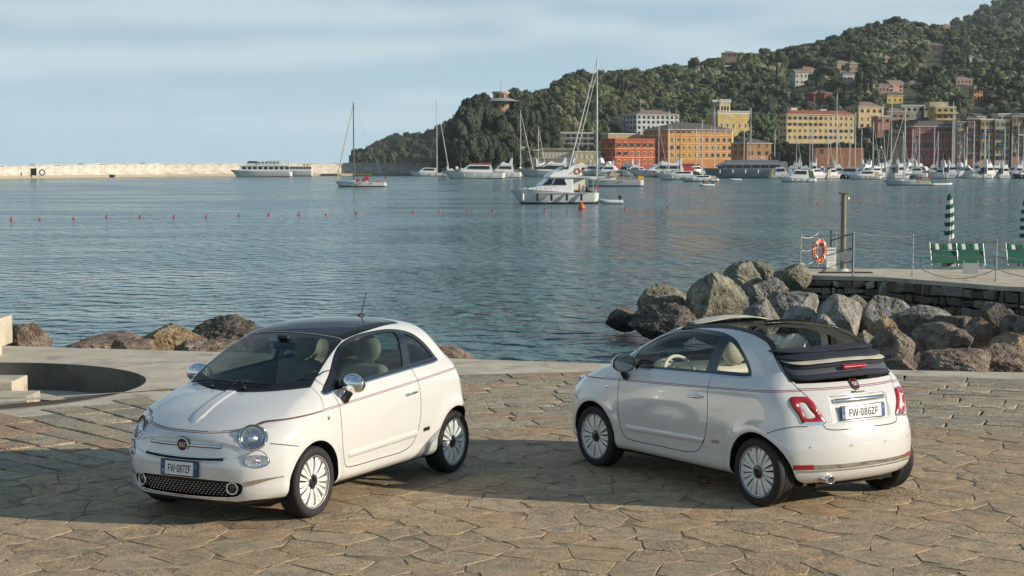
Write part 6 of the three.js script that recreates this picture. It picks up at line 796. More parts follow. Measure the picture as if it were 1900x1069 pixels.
    part('mirror_stalk', tube([[mx + 0.03, 0.90, s * 0.775], [mx + 0.035, 0.94, s * 0.80], [mx + 0.02, 0.985, s * 0.825]], 0.034, 12, 10), blackPaint, mr);
  }
  // rear
  {
    const surfX = (y, z) => { let a = -2.95, b = -2.2; for (let i = 0; i < 26; i++) { const m = (a + b) / 2; CAR.field(m, y, z) < 0 ? b = m : a = m; } return b; };
    const hx = surfX(0.895, 0);
    const arc = (y, z0, z1, off) => { const o = []; for (let i = 0; i <= 16; i++) { const z = mix(z0, z1, i / 16); o.push(V(surfX(y, z) - off, y, z)); } return o; };
    const handle = new THREE.TubeGeometry(new THREE.CatmullRomCurve3(arc(0.9, -0.275, 0.275, 0.012)), 30, 0.020, 10); part('tailgate_handle', [handle, ball(0.020, surfX(0.9, -0.275) - 0.012, 0.9, -0.275), ball(0.020, surfX(0.9, 0.275) - 0.012, 0.9, 0.275)], chrome, car);
    const px = surfX(0.80, 0) - 0.006, pl = group('number_plate', car), tilt = -0.1; const holder = rbox(0.010, 0.122, 0.512, 0.004); put(holder, 0, 0, 0, 0, 0, tilt); holder.translate(px, 0.80, 0); part('plate_holder', holder, blackTrim, pl);
    const pf = put(new THREE.PlaneGeometry(0.50, 0.11), -0.0065, 0, 0, 0, -Math.PI / 2, 0); put(pf, 0, 0, 0, 0, 0, tilt); pf.translate(px, 0.80, 0); part('plate_face', pf, plateMat(plateText, 1420), pl);
    const by = 1.018, bx = surfX(by, 0) - 0.004, b = group('badge', car), sl = 0.72; const shp = smoothPoly([[-0.040, 0.045], [0.040, 0.045], [0.043, 0.0], [0.030, -0.045], [0, -0.062], [-0.030, -0.045], [-0.043, 0.0]], 4);
    const bf = extrude(shp, 0.008, 0.003); setUV(bf, (x, y) => [0.5 + x / 0.11, 0.5 + y / 0.13]); const bm = put(bf, 0, 0, 0, 0, -Math.PI / 2, 0); put(bm, 0, 0, 0, 0, 0, -sl); bm.translate(bx, by, 0); part('badge_face', bm, badgeMat, b);
    if (open) { const sg = part('script_lettering', [tube([[surfX(0.955, -0.07) - 0.004, 0.952, -0.075], [surfX(0.965, -0.06) - 0.004, 0.968, -0.06], [surfX(0.955, -0.045) - 0.004, 0.952, -0.05], [surfX(0.965, -0.03) - 0.004, 0.966, -0.03], [surfX(0.955, -0.01) - 0.004, 0.952, -0.015], [surfX(0.962, 0.01) - 0.004, 0.962, 0.01], [surfX(0.955, 0.03) - 0.004, 0.952, 0.03], [surfX(0.962, 0.05) - 0.004, 0.962, 0.05], [surfX(0.955, 0.075) - 0.004, 0.954, 0.075]], 0.0038, 60, 5)], blackTrim, car); }
    // lower strip, reflectors, sensors, exhaust
    const strip = (y0, y1, za, zb, off, name, m) => { let [g] = cut(rest, (x) => x + 2.35); for (const d of [(x, y) => y0 - y, (x, y) => y - y1, (x, y, z) => za - z, (x, y, z) => z - zb]) [g] = cut(g, d); return part(name, skin(g, off, true), m, car); };
    strip(0.352, 0.388, -0.535, 0.535, 0.006, 'bumper_strip', chrome); strip(0.330, 0.342, -0.66, 0.66, 0.005, 'bumper_lip', chrome); strip(0.342, 0.352, -0.6, 0.6, -0.004, 'bumper_slot', gapDark);
    for (const s of [-1, 1]) { strip(0.352, 0.392, s < 0 ? -0.69 : 0.54, s < 0 ? -0.54 : 0.69, 0.005, 'rear_reflector', redLens); }
    for (const z of [-0.56, -0.2, 0.2, 0.56]) part('parking_sensor', put(new THREE.TorusGeometry(0.011, 0.0022, 6, 18), surfX(0.535, z) - 0.001, 0.535, z, 0, Math.PI / 2 + z * 0.5), satin, car);
    part('exhaust', [put(lathe([[0.026, 0], [0.032, 0.004], [0.034, 0.02], [0.034, 0.15]], 20), -2.80, 0.265, -0.42, 0, 0, -Math.PI / 2, [1, 1, 1.5]), put(new THREE.TorusGeometry(0.03, 0.005, 8, 20), -2.80, 0.265, -0.42, 0, Math.PI / 2, 0, [1.5, 1, 1])], chrome, car);
    part('exhaust_box', [cyl(0.09, 0.09, 0.5, -2.5, 0.26, -0.25, 16, Math.PI / 2)], satin, car);
  }
  // cabin
  const seatMat = cream;
  const seat = (x, z, name = 'seat') => {
    const g = group(name, car);
    part('cushion', put(rbox(0.50, 0.16, 0.48, 0.06, 0, 0, 0, 0, 0, 0, 4), x, 0.50, z, 0, 0, 0.08), seatMat, g);
    part('backrest', put(rbox(0.15, 0.60, 0.47, 0.07, 0, 0, 0, 0, 0, 0, 4), x - 0.27, 0.80, z, 0, 0, 0.28), seatMat, g);
    part('headrest', put(ball(0.125, 0, 0, 0, 0.62, 1, 1.08, 24), x - 0.385, 1.215, z, 0, 0, 0.2), seatMat, g);
    part('headrest_post', [rod([x - 0.35, 1.04, z - 0.07], [x - 0.375, 1.16, z - 0.07], 0.007), rod([x - 0.35, 1.04, z + 0.07], [x - 0.375, 1.16, z + 0.07], 0.007)], satin, g);
    return g;
  };
  seat(-1.12, -0.35); seat(-1.12, 0.35);
  const rs = group('rear_seat', car); part('cushion', rbox(0.45, 0.18, 1.05, 0.07, -1.95, 0.52, 0, 0, 0, 0, 4), seatMat, rs); part('backrest', rbox(0.16, 0.50, 1.05, 0.07, -2.22, 0.80, 0, 0, 0, 0.25, 4), seatMat, rs);
  for (const z of [-0.28, 0.28]) { part('headrest', ball(0.11, -2.31, 1.11, z, 0.6, 0.85, 1.1, 20), seatMat, rs); }
  const dash = [rbox(0.42, 0.20, 1.22, 0.08, -0.36, 0.87, 0, 0, 0, 0, 4), rbox(0.30, 0.36, 0.30, 0.05, -0.52, 0.60, 0, 0, 0, 0.25)];
  part('dashboard', dash, open ? greyCloth : blackTrim, car);
  part('dashboard_panel', rbox(0.03, 0.14, 1.12, 0.012, -0.575, 0.86, 0, 0, 0, -0.12), open ? creamTrim : paint, car);
  part('instrument_hood', [put(ball(0.115, 0, 0, 0, 1.0, 0.9, 1.15, 20), -0.52, 0.955, -0.35)], open ? cream : blackTrim, car);
  part('cabin_floor', box(2.1, 0.04, 1.30, -1.35, 0.34, 0), greyCloth, car);
  const sw = group('steering_wheel', car), swAt = (g) => put(g, -0.735, 0.93, -0.35, 0, 0, -0.42);
  part('steering_rim', swAt(put(new THREE.TorusGeometry(0.178, 0.0175, 10, 40), 0, 0, 0, 0, Math.PI / 2, 0)), cream, sw); part('steering_hub', swAt(put(ball(0.07, 0.02, -0.01, 0, 0.5, 1, 1), 0, 0, 0)), blackTrim, sw); part('steering_spokes', [swAt(rbox(0.02, 0.03, 0.33, 0.008, 0.01, 0, 0)), swAt(rbox(0.02, 0.16, 0.04, 0.008, 0.01, -0.09, 0))], satin, sw);
  part('steering_column', rod([-0.72, 0.92, -0.35], [-0.45, 0.82, -0.35], 0.04), blackTrim, car);
  part('inner_mirror', [rbox(0.03, 0.065, 0.22, 0.015, -0.72, 1.30, 0, 0, 0.15), rod([-0.70, 1.32, 0], [-0.70, 1.36, 0], 0.01), rbox(0.10, 0.04, 0.12, 0.02, -0.72, 1.365, 0, 0, 0, 0.4)], blackTrim, car);
  // folded soft top
  if (open) {
    const top = group('soft_top', car); top.userData.label = 'navy canvas roof folded in a stack behind the seats';
    const fold = (x0, y0, wx, wy, bow, hz, m, name, droop = 0.03, tilt = 0) => {
      const pos = [], idx = [], uv = [], nz = 40, na = 18; for (let i = 0; i <= nz; i++) { const z = mix(-hz, hz, i / nz), t = Math.abs(z / hz), k = Math.pow(Math.max(0, 1 - Math.pow(t, 9)), 0.5) * 0.92 + 0.08, cx = x0 + bow * t * t, cy = y0 - droop * t * t + 0.003 * Math.sin(z * 7 + x0 * 40); for (let a = 0; a <= na; a++) { const th = (a / na) * 2 * Math.PI, sx = Math.sign(Math.cos(th)) * Math.pow(Math.abs(Math.cos(th)), 0.75) * wx * 0.5 * k, sy = Math.sign(Math.sin(th)) * Math.pow(Math.abs(Math.sin(th)), 0.8) * wy * 0.5 * k; pos.push(cx + sx * Math.cos(tilt) - sy * Math.sin(tilt), cy + sx * Math.sin(tilt) + sy * Math.cos(tilt) + 0.0012 * Math.sin(z * 23 + a), z); uv.push(a / na * 0.4, z); } }
      for (let i = 0; i < nz; i++) for (let a = 0; a < na; a++) { const b = i * (na + 1) + a; idx.push(b, b + 1, b + na + 1, b + 1, b + na + 2, b + na + 1); }
      const g = new THREE.BufferGeometry(); g.setAttribute('position', new THREE.Float32BufferAttribute(pos, 3)); g.setAttribute('uv', new THREE.Float32BufferAttribute(uv, 2)); g.setIndex(idx); g.computeVertexNormals(); return part(name, g, m, top);
    };
    const beige = mat('beige_lining', [0.50, 0.47, 0.38], 0.8);
    const panel = mat('grey_blue_panel', [0.065, 0.072, 0.085], 0.4);
    fold(-2.42, 1.13, 0.22, 0.20, 0.13, 0.53, gapDark, 'fold_filler', 0.0, 0.25);
    fold(-2.535, 1.150, 0.26, 0.060, 0.15, 0.60, navyCanvas, 'canvas_fold', 0.045, 0.42);
    fold(-2.515, 1.168, 0.24, 0.050, 0.15, 0.585, navyCanvas, 'canvas_fold', 0.035, 0.50);
    fold(-2.535, 1.178, 0.24, 0.070, 0.14, 0.575, panel, 'rear_panel', 0.03, 0.72);
    fold(-2.47, 1.212, 0.26, 0.062, 0.13, 0.575, navyCanvas, 'canvas_fold', 0.025, 0.22);
    fold(-2.47, 1.247, 0.285, 0.016, 0.12, 0.565, beige, 'lining_fold', 0.025, 0.20);
    fold(-2.43, 1.262, 0.25, 0.040, 0.12, 0.57, navyCanvas, 'canvas_fold', 0.02, 0.14);
    fold(-2.33, 1.296, 0.20, 0.030, 0.12, 0.585, navyCanvas, 'canvas_fold', 0.0, 0.06);
    const bl = group('brake_light', car); part('red_lens', rbox(0.03, 0.034, 0.27, 0.008, -2.628, 1.172, 0, 0, 0, -0.75), redLens, bl);
    part('roof_front_frame', fold(-1.06, 1.475, 0.20, 0.016, 0.05, 0.46, beige, 'wind_deflector', 0.045, 0.02).geometry, beige, car); top.remove(top.children[top.children.length - 1]);
    part('roof_header', rbox(0.10, 0.025, 0.90, 0.012, -1.0, 1.428, 0), blackTrim, car);
  }
  // wheels
  for (const [x, s] of [[0, -1], [0, 1], [-2.3, -1], [-2.3, 1]]) { const w = makeWheel(car, s, 0); w.position.set(x, 0.292, s * 0.7065); }
  return car;
}
const CAR_1 = makeCar('hatchback', 'FW·087ZF', 'white hatchback with black glass roof facing the viewer, number plate FW 087ZF');
CAR_1.position.set(-2.31017, 0, -14.07522); CAR_1.rotation.y = -2.05443;
const CAR_2 = makeCar('convertible', 'FW·086ZF', 'white convertible with folded navy canvas roof seen from behind, number plate FW 086ZF');
CAR_2.position.set(1.44587, 0, -16.50611); CAR_2.rotation.y = 2.15705;
// ================= breakwater, boats, buoys =================
{
  const P = [[-60, 333, 309.5, 560], [60, 331, 308.5, 590], [150, 330, 306, 620], [300, 328, 304.5, 672], [450, 327, 304, 700], [620, 326.2, 303.5, 728], [850, 325.2, 302, 768]];
  const wm = mat('breakwater_concrete', [0.66, 0.62, 0.54], 0.9); wm.map = concrete.map.clone(); wm.map.repeat.set(0.035, 0.09);
  const w = thing('breakwater', 'long pale concrete breakwater wall with a low quay in front of the open sea', 'breakwater', [0, 0, 0]), qs = [];
  for (let i = 0; i < P.length - 1; i++) {
    const a = onZ(P[i][0], P[i][2], -P[i][3]), b = onZ(P[i + 1][0], P[i + 1][2], -P[i + 1][3]), L = Math.hypot(b.x - a.x, b.z - a.z), ang = -Math.atan2(b.z - a.z, b.x - a.x), n = Math.max(2, Math.round(L / 14));
    for (let k = 0; k < n; k++) { const t = (k + 0.5) / n, x = mix(a.x, b.x, t), z = mix(a.z, b.z, t), top = mix(a.y, b.y, t), h = top - SEA + 2; part('wall_block', boxUV(box(L / n - 0.06, h, 2.2, 0, 0, 0)), wm, w).position.set(x, top - h / 2, z); w.children[w.children.length - 1].rotation.y = ang; part('parapet_cap', boxUV(box(L / n - 0.05, 0.3, 2.6)), wm, w).position.set(x, top + 0.08 + (k % 3 === 0 && i < 3 ? 0.25 : 0), z); w.children[w.children.length - 1].rotation.y = ang; }
    const q = part('low_quay', boxUV(box(L + 0.5, 2.6, 6)), mat('low_quay_concrete', [0.40, 0.335, 0.235], 0.9), w); q.position.set((a.x + b.x) / 2, SEA + 0.9 - 1.3, (a.z + b.z) / 2 + 4.2); q.rotation.y = ang;
  }
  const D = 548, base = (px, D2) => onZ(px, 320, -D2 + 6).x;
  const dk = mat('rust_black', [0.03, 0.028, 0.026], 0.8);
  { const c = onZ(62, 319, -582), o = thing('hoarding', 'black square panel against the breakwater beside the big ring', 'panel', [c.x, c.y, c.z]); part('panel', rbox(1.7, 2.4, 0.4, 0.05), dk, o); part('frame', [box(0.12, 2.6, 0.5, -0.9, 0, 0), box(0.12, 2.6, 0.5, 0.9, 0, 0)], dk, o); }
  { const c = onZ(78, 320, -586), o = thing('tyre_ring', 'big dark rubber ring leaning on the breakwater', 'tyre', [c.x, c.y, c.z]); part('ring', put(new THREE.TorusGeometry(0.95, 0.16, 8, 28), 0, 0, 0), dk, o); part('inner_ring', put(new THREE.TorusGeometry(0.68, 0.05, 6, 24), 0, 0, 0.1), dk, o); }
  for (const [px, py, wd, label] of [[96, 326, 3.4, 'low dark raft moored below the big ring'], [204, 326, 3.2, 'dark flat float moored along the low quay']]) { const c = onY(px, py + 3, SEA), o = thing('work_raft', label, 'raft', [c.x, SEA, c.z]); part('deck', rbox(wd * 1.0, 0.9, 2.0, 0.1, 0, 0.5, 0), dk, o); part('fender', rbox(wd * 1.1, 0.35, 2.2, 0.15, 0, 0.75, 0), mat('raft_fender', [0.05, 0.05, 0.05], 0.8), o); }
  const pier = thing('timber_fence', 'long brown board fence standing on the breakwater before the headland', 'fence', [0, 0, 0]), bm = mat('fence_board', [0.40, 0.275, 0.15], 0.85); bm.map = stoneMap; const fa = onZ(736, 302.8, -748), fb = onZ(838, 302, -765); for (let k = 0; k < 52; k++) { const t = (k + 0.5) / 52, h = (t > 0.12 ? 2.5 : 2.0) + 0.1 * Math.sin(k * 2.1); part('board', box((fb.x - fa.x) / 52 - 0.04, h, 0.12), bm, pier).position.set(mix(fa.x, fb.x, t), fa.y + h / 2 - 0.2, mix(fa.z, fb.z, t)); }
}
const gel = mat('white_gelcoat', [0.70, 0.70, 0.68], 0.25, 0, { clearcoat: 0.6, clearcoatRoughness: 0.1 }), gelGrey = mat('pale_grey_hull', [0.50, 0.53, 0.55], 0.3, 0, { clearcoat: 0.6 }), hullDark = mat('navy_hull', [0.02, 0.025, 0.035], 0.3, 0, { clearcoat: 0.8 }), hullGrey = mat('warship_grey', [0.20, 0.215, 0.235], 0.35), boot = mat('boot_stripe', [0.015, 0.016, 0.02], 0.5), redBoot = mat('red_boot', [0.25, 0.05, 0.03], 0.6), teak = mat('teak', [0.32, 0.22, 0.12], 0.7), tinted = mat('boat_window', [0.014, 0.017, 0.022], 0.08), alu = mat('mast_aluminium', [0.62, 0.62, 0.60], 0.35, 0.4), mastDark = mat('dark_mast', [0.04, 0.04, 0.045], 0.4), sailCover = mat('sail_cover', [0.28, 0.30, 0.32], 0.85), tanSail = mat('tan_furled_sail', [0.48, 0.40, 0.20], 0.85), whiteSail = mat('white_furled_sail', [0.68, 0.67, 0.62], 0.85), inox = mat('stainless_rail', [0.6, 0.6, 0.6], 0.25, 1), wire = mat('rigging_wire', [0.30, 0.30, 0.30], 0.5, 0.5), redC = mat('red_canvas', [0.40, 0.03, 0.04], 0.8), navyC = mat('navy_boat_canvas', [0.02, 0.03, 0.06], 0.85), beigeC = mat('beige_boat_canvas', [0.42, 0.34, 0.23], 0.85), fenderM = mat('fender', [0.02, 0.025, 0.04], 0.5), fenderW = mat('white_fender', [0.7, 0.7, 0.68], 0.4), orangeM = mat('orange_float', [0.60, 0.11, 0.025], 0.5), redFloat = mat('red_float', [0.55, 0.06, 0.03], 0.5), greenC = mat('green_boat_canvas', [0.02, 0.12, 0.07], 0.8), tealC = mat('teal_canvas', [0.03, 0.13, 0.15], 0.8), yellowC = mat('yellow_canvas', [0.60, 0.45, 0.03], 0.8);
// hull: x towards the bow, L long, B wide, freeboard H at the stern rising to the bow
function hullGeo(L, B, H, { rise = 0.35, rake = 0.10, full = 0.55, stern = 0.85, under = 0.35, reverse = 0 } = {}) {
  const n = 18, m = 8, P = [], I = []; for (let i = 0; i <= n; i++) { const t = i / n, wd = (t < full ? mix(stern, 1, sstep(0, full, t)) : Math.sqrt(Math.max(0, 1 - Math.pow((t - full) / (1 - full), 2.1)))) * B / 2, top = H * (1 + rise * t * t); for (let j = 0; j <= m; j++) { const s = j / m, y = mix(-under, top, s), flare = Math.pow(s, 0.45 + 0.4 * t), x = -L / 2 + L * t - (t > 0.5 ? (1 - s) * rake * L * (t - 0.5) * 2 : 0) + (t < 0.05 ? reverse * (1 - s) * -1 * L * 0.04 : 0); P.push(x, y, Math.max(0.015, wd * (0.55 + 0.45 * flare) * (s < 0.01 ? 0.6 : 1))); } }
  const base = P.length / 3; for (let i = 0; i < base; i++) P.push(P[3 * i], P[3 * i + 1], -P[3 * i + 2]);
  for (let i = 0; i < n; i++) for (let j = 0; j < m; j++) { const a = i * (m + 1) + j, b = a + m + 1; I.push(a, b, a + 1, b, b + 1, a + 1, base + a, base + a + 1, base + b, base + b, base + a + 1, base + b + 1); }
  for (let j = 0; j < m; j++) { const a = j, b = base + j; I.push(a, a + 1, b, b, a + 1, b + 1); }
  const g = new THREE.BufferGeometry(); g.setAttribute('position', new THREE.Float32BufferAttribute(P, 3)); g.setIndex(I); g.computeVertexNormals();
  const dk = [], di = []; for (let i = 0; i <= n; i++) { const a = i * (m + 1) + m; dk.push(P[3 * a], P[3 * a + 1] - 0.04, P[3 * a + 2] * 0.97, P[3 * a], P[3 * a + 1] - 0.04, -P[3 * a + 2] * 0.97); if (i < n) di.push(2 * i, 2 * i + 1, 2 * i + 2, 2 * i + 1, 2 * i + 3, 2 * i + 2); } const d = new THREE.BufferGeometry(); d.setAttribute('position', new THREE.Float32BufferAttribute(dk, 3)); d.setIndex(di); d.computeVertexNormals();
  const stripe = new THREE.BufferGeometry(), sp = [], si = []; for (let i = 0; i <= n; i++) for (const y of [-0.05, 0.14 + 0.004 * L]) { const s = (y + under) / (H * (1 + rise * (i / n) ** 2) + under), f = s * m, j = Math.min(m - 1, f | 0), a = i * (m + 1) + j, q = f - j; const X = mix(P[3 * a], P[3 * a + 3], q), Z = mix(P[3 * a + 2], P[3 * a + 5], q) + 0.012; sp.push(X, y, Z, X, y, -Z); } for (let i = 0; i < n; i++) { const a = i * 4; si.push(a, a + 4, a + 2, a + 2, a + 4, a + 6, a + 1, a + 3, a + 5, a + 3, a + 7, a + 5); } stripe.setAttribute('position', new THREE.Float32BufferAttribute(sp, 3)); stripe.setIndex(si); stripe.computeVertexNormals();
  const topAt = (x) => { const t = clamp((x + L / 2) / L); return H * (1 + rise * t * t); }, halfAt = (x) => { const t = clamp((x + L / 2) / L); return (t < full ? mix(stern, 1, sstep(0, full, t)) : Math.sqrt(Math.max(0, 1 - Math.pow((t - full) / (1 - full), 2.1)))) * B / 2; };
  return { g, d, stripe, topAt, halfAt };
}
// side outline [x, y] -> cabin of half width w that narrows upward
function cabin(pts, w, taper = 0.82) { let lo = 1e9, hi = -1e9; for (const p of pts) { lo = Math.min(lo, p[1]); hi = Math.max(hi, p[1]); } const g = extrude(pts, 2 * w, 0.04, 1), p = g.attributes.position; g.translate(0, 0, -w); for (let i = 0; i < p.count; i++) p.setZ(i, p.getZ(i) * mix(1, taper, (p.getY(i) - lo) / (hi - lo))); g.computeVertexNormals(); return g; }
function rails(o, H, x0, x1, h = 0.65, n = 7, m = inox) { for (const s of [-1, 1]) { const pts = [], st = []; for (let i = 0; i <= n; i++) { const x = mix(x0, x1, i / n), z = s * (H.halfAt(x) * 0.94), y = H.topAt(x); pts.push([x, y + h, z]); st.push(rod([x, y, z], [x, y + h, z], 0.02, 0.02, 5)); } part('guard_rail', [tube(pts, 0.02, 24, 5), ...st], m, o); } }
function hullParts(o, H, m, stripeM = boot, deckM = gel) { part('hull', H.g, m, o); part('deck', H.d, deckM, o); part('boot_stripe', H.stripe, stripeM, o); }
function rig(o, x, y0, h, { boomL = 4, boomY = 1.3, bow = 5, stern = -5, deckY = 1, jib = whiteSail, jibR = 0.09, cover = sailCover, mastM = alu, spreaders = 2, r = 0.10, half = 1.5, boom = true } = {}) {
  part('mast', rod([x, y0, 0], [x, y0 + h, 0], r, r * 0.7, 10), mastM, o);
  if (boom) { part('boom', rod([x - 0.1, y0 + boomY, 0], [x - boomL, y0 + boomY + 0.1, 0], 0.07), mastM, o); part('stowed_sail', put(new THREE.CapsuleGeometry(0.20, boomL * 0.82, 6, 12), x - boomL * 0.5, y0 + boomY + 0.22, 0, 0, 0, Math.PI / 2, [1, 1, 0.8]), cover, o); }
  const sp = []; for (let k = 1; k <= spreaders; k++) { const yy = y0 + h * k / (spreaders + 1), l = half * (1 - 0.22 * k); sp.push(rod([x, yy, -l], [x, yy, l], 0.03, 0.03, 6)); } part('spreaders', sp, mastM, o);
  const st = []; for (const s of [-1, 1]) st.push(rod([x - 0.2, deckY, s * half], [x, y0 + h * 0.97, 0], 0.018, 0.018, 4), rod([x + 0.15, deckY, s * half], [x, y0 + h * 0.66, 0], 0.015, 0.015, 4)); st.push(rod([stern, deckY, 0], [x, y0 + h, 0], 0.018, 0.018, 4)); part('rigging', st, wire, o);
  if (jib) part('furled_jib', rod([bow, deckY + 0.4, 0], [x + 0.15, y0 + h * 0.95, 0], jibR, jibR * 0.45, 8), jib, o);
  part('masthead', [rod([x, y0 + h, 0], [x, y0 + h + 0.8, 0], 0.015), ball(0.07, x, y0 + h + 0.1, 0), rod([x - 0.3, y0 + h + 0.1, 0], [x + 0.2, y0 + h + 0.1, 0], 0.015)], mastM, o);
}
// boat placed by its waterline in the photograph: bow px, stern px, py of the waterline
function berth(bow, stern, py) { const a = onY(bow, py, SEA), b = onY(stern, py, SEA), D = -(a.z + b.z) / 2; return { pos: [(a.x + b.x) / 2, SEA, -D], L: Math.abs(a.x - b.x), D, k: D / FOCAL, right: bow > stern }; }
function person(o, x, y, z, { turn = 0, sit = true, shirt, skin: sk = [0.42, 0.24, 0.16], trousers = [0.03, 0.03, 0.05], label } = {}) {
  const hip = sit ? 0.45 : 0.88, sh = hip + 0.50, f = (X, Y, Z) => { let d = capsule(X, Y, Z, [0, hip, 0], [0, sh - 0.06, 0], 0.15, 0.17); d = smin(d, capsule(X, Y, Z, [0, sh, 0], [0, sh + 0.16, 0], 0.06, 0.055), 0.06); d = smin(d, Math.hypot(X - 0.01, (Y - sh - 0.27) * 0.85, Z) - 0.10, 0.04); for (const s of [-1, 1]) { const hz = s * 0.10; const kn = sit ? [0.42, hip + 0.03, hz * 1.3] : [0.02, 0.47, hz], ft = sit ? [0.44, 0.06, hz * 1.3] : [0, 0.05, hz]; d = smin(d, capsule(X, Y, Z, [0, hip, hz], kn, 0.09, 0.065), 0.05); d = smin(d, capsule(X, Y, Z, kn, ft, 0.062, 0.042), 0.04); d = smin(d, capsule(X, Y, Z, ft, [ft[0] + 0.17, 0.03, hz * 1.3], 0.045, 0.035), 0.03); const el = [0.05, sh - 0.30, s * 0.27], ha = [0.28, sh - 0.34, s * 0.17]; d = smin(d, capsule(X, Y, Z, [0, sh - 0.05, s * 0.18], el, 0.06, 0.045), 0.05); d = smin(d, capsule(X, Y, Z, el, ha, 0.043, 0.032), 0.03); } return d; };
  const m = nets(f, [-0.35, -0.06, -0.42], [0.72, sh + 0.48, 0.42], 0.035, 2), p = thing('person', label, 'person', [x, y, z], turn), cols = new Float32Array(m.P.length); const pick = (Y, X) => Y > sh + 0.03 ? (Y > sh + 0.33 ? [0.03, 0.02, 0.015] : sk) : Y > hip + 0.06 && X < 0.2 ? (shirt ?? sk) : Y > hip - 0.2 ? trousers : sk; for (let i = 0; i < m.P.length; i += 3) { const c = pick(m.P[i + 1], m.P[i]); cols.set(c, i); }
  const g = skin(m, 0); g.setAttribute('color', new THREE.BufferAttribute(cols, 3)); const pm = new THREE.MeshPhysicalMaterial({ color: 0xffffff, vertexColors: true, roughness: 0.8 }); pm.name = 'person_surface'; part('body', g, pm, p); return p;
}
function sailboat(bow, stern, py, o) {
  const b = berth(bow, stern, py), L = b.L / Math.cos(o.yaw ?? 0.15), B = L * 0.29, fb = o.fb ?? L * 0.085, t = thing('sailing_yacht', o.label, 'sailboat', b.pos, (b.right ? 0 : Math.PI) + (o.yaw ?? 0.15), o.grp), H = hullGeo(L, B, fb, { rise: 0.35, rake: 0.10, stern: o.sternW ?? 0.72 });
  hullParts(t, H, o.hull ?? gel, o.boot ?? boot, o.deck ?? gel);
  const ca = [[-L * 0.16, fb * 0.9], [L * 0.20, fb * 1.05], [L * 0.13, fb * 1.05 + L * 0.035], [-L * 0.14, fb + L * 0.055]]; const c = part('cabin_top', cabin(ca, B * 0.27), gel, t); part('cabin_window', [box(L * 0.18, 0.16, B * 0.54, 0, fb * 1.05 + L * 0.02, 0)], tinted, c);
  part('cockpit_coaming', [box(L * 0.26, 0.3, 0.12, -L * 0.30, fb + 0.15, B * 0.30), box(L * 0.26, 0.3, 0.12, -L * 0.30, fb + 0.15, -B * 0.30), box(L * 0.24, 0.05, B * 0.5, -L * 0.30, fb + 0.03, 0)], teak, t);
  if (o.hood !== null) part('spray_hood', cabin([[-L * 0.16, fb + L * 0.04], [-L * 0.06, fb + L * 0.05], [-L * 0.09, fb + L * 0.115], [-L * 0.16, fb + L * 0.12]], B * 0.30), o.hood ?? navyC, t);
  if (o.bimini) part('bimini', [put(rbox(L * 0.2, 0.08, B * 0.7, 0.03), -L * 0.30, fb + 1.9, 0, 0, 0, 0.05), ...[-1, 1].flatMap((s) => [rod([-L * 0.38, fb, s * B * 0.33], [-L * 0.36, fb + 1.9, s * B * 0.33], 0.02), rod([-L * 0.24, fb, s * B * 0.33], [-L * 0.24, fb + 1.9, s * B * 0.33], 0.02)])], o.bimini, t);
  rails(t, H, -L * 0.45, L * 0.47, 0.6, 9);
  part('hull_ports', [-0.2, 0.02, 0.18].map((f) => box(L * 0.05, 0.14, 0.02, L * f, fb * 0.72, H.halfAt(L * f) * 0.985)).concat([-0.2, 0.02, 0.18].map((f) => box(L * 0.05, 0.14, 0.02, L * f, fb * 0.72, -H.halfAt(L * f) * 0.985))), tinted, t);
  const top = onZ(0, o.top, -b.D).y, mh = top - SEA - fb; rig(t, L * (o.mastAt ?? 0.10), fb, mh, { boomL: L * 0.36, bow: L * 0.47, stern: -L * 0.47, deckY: fb, half: B * 0.42, r: 0.05 + L * 0.005 + b.D * 0.00014, ...o.rig });
  part('stern_gear', [rod([-L * 0.47, fb, B * 0.2], [-L * 0.47, fb + 1.1, B * 0.2], 0.02), put(box(0.5, 0.34, 0.02), -L * 0.47 - 0.22, fb + 0.95, B * 0.2, 0.2)], redC, t); part('rudder_wheel', put(new THREE.TorusGeometry(0.45, 0.03, 6, 20), -L * 0.36, fb + 0.55, 0, 0, Math.PI / 2, 0), inox, t);
  return { t, L, B, fb, b, H };
}
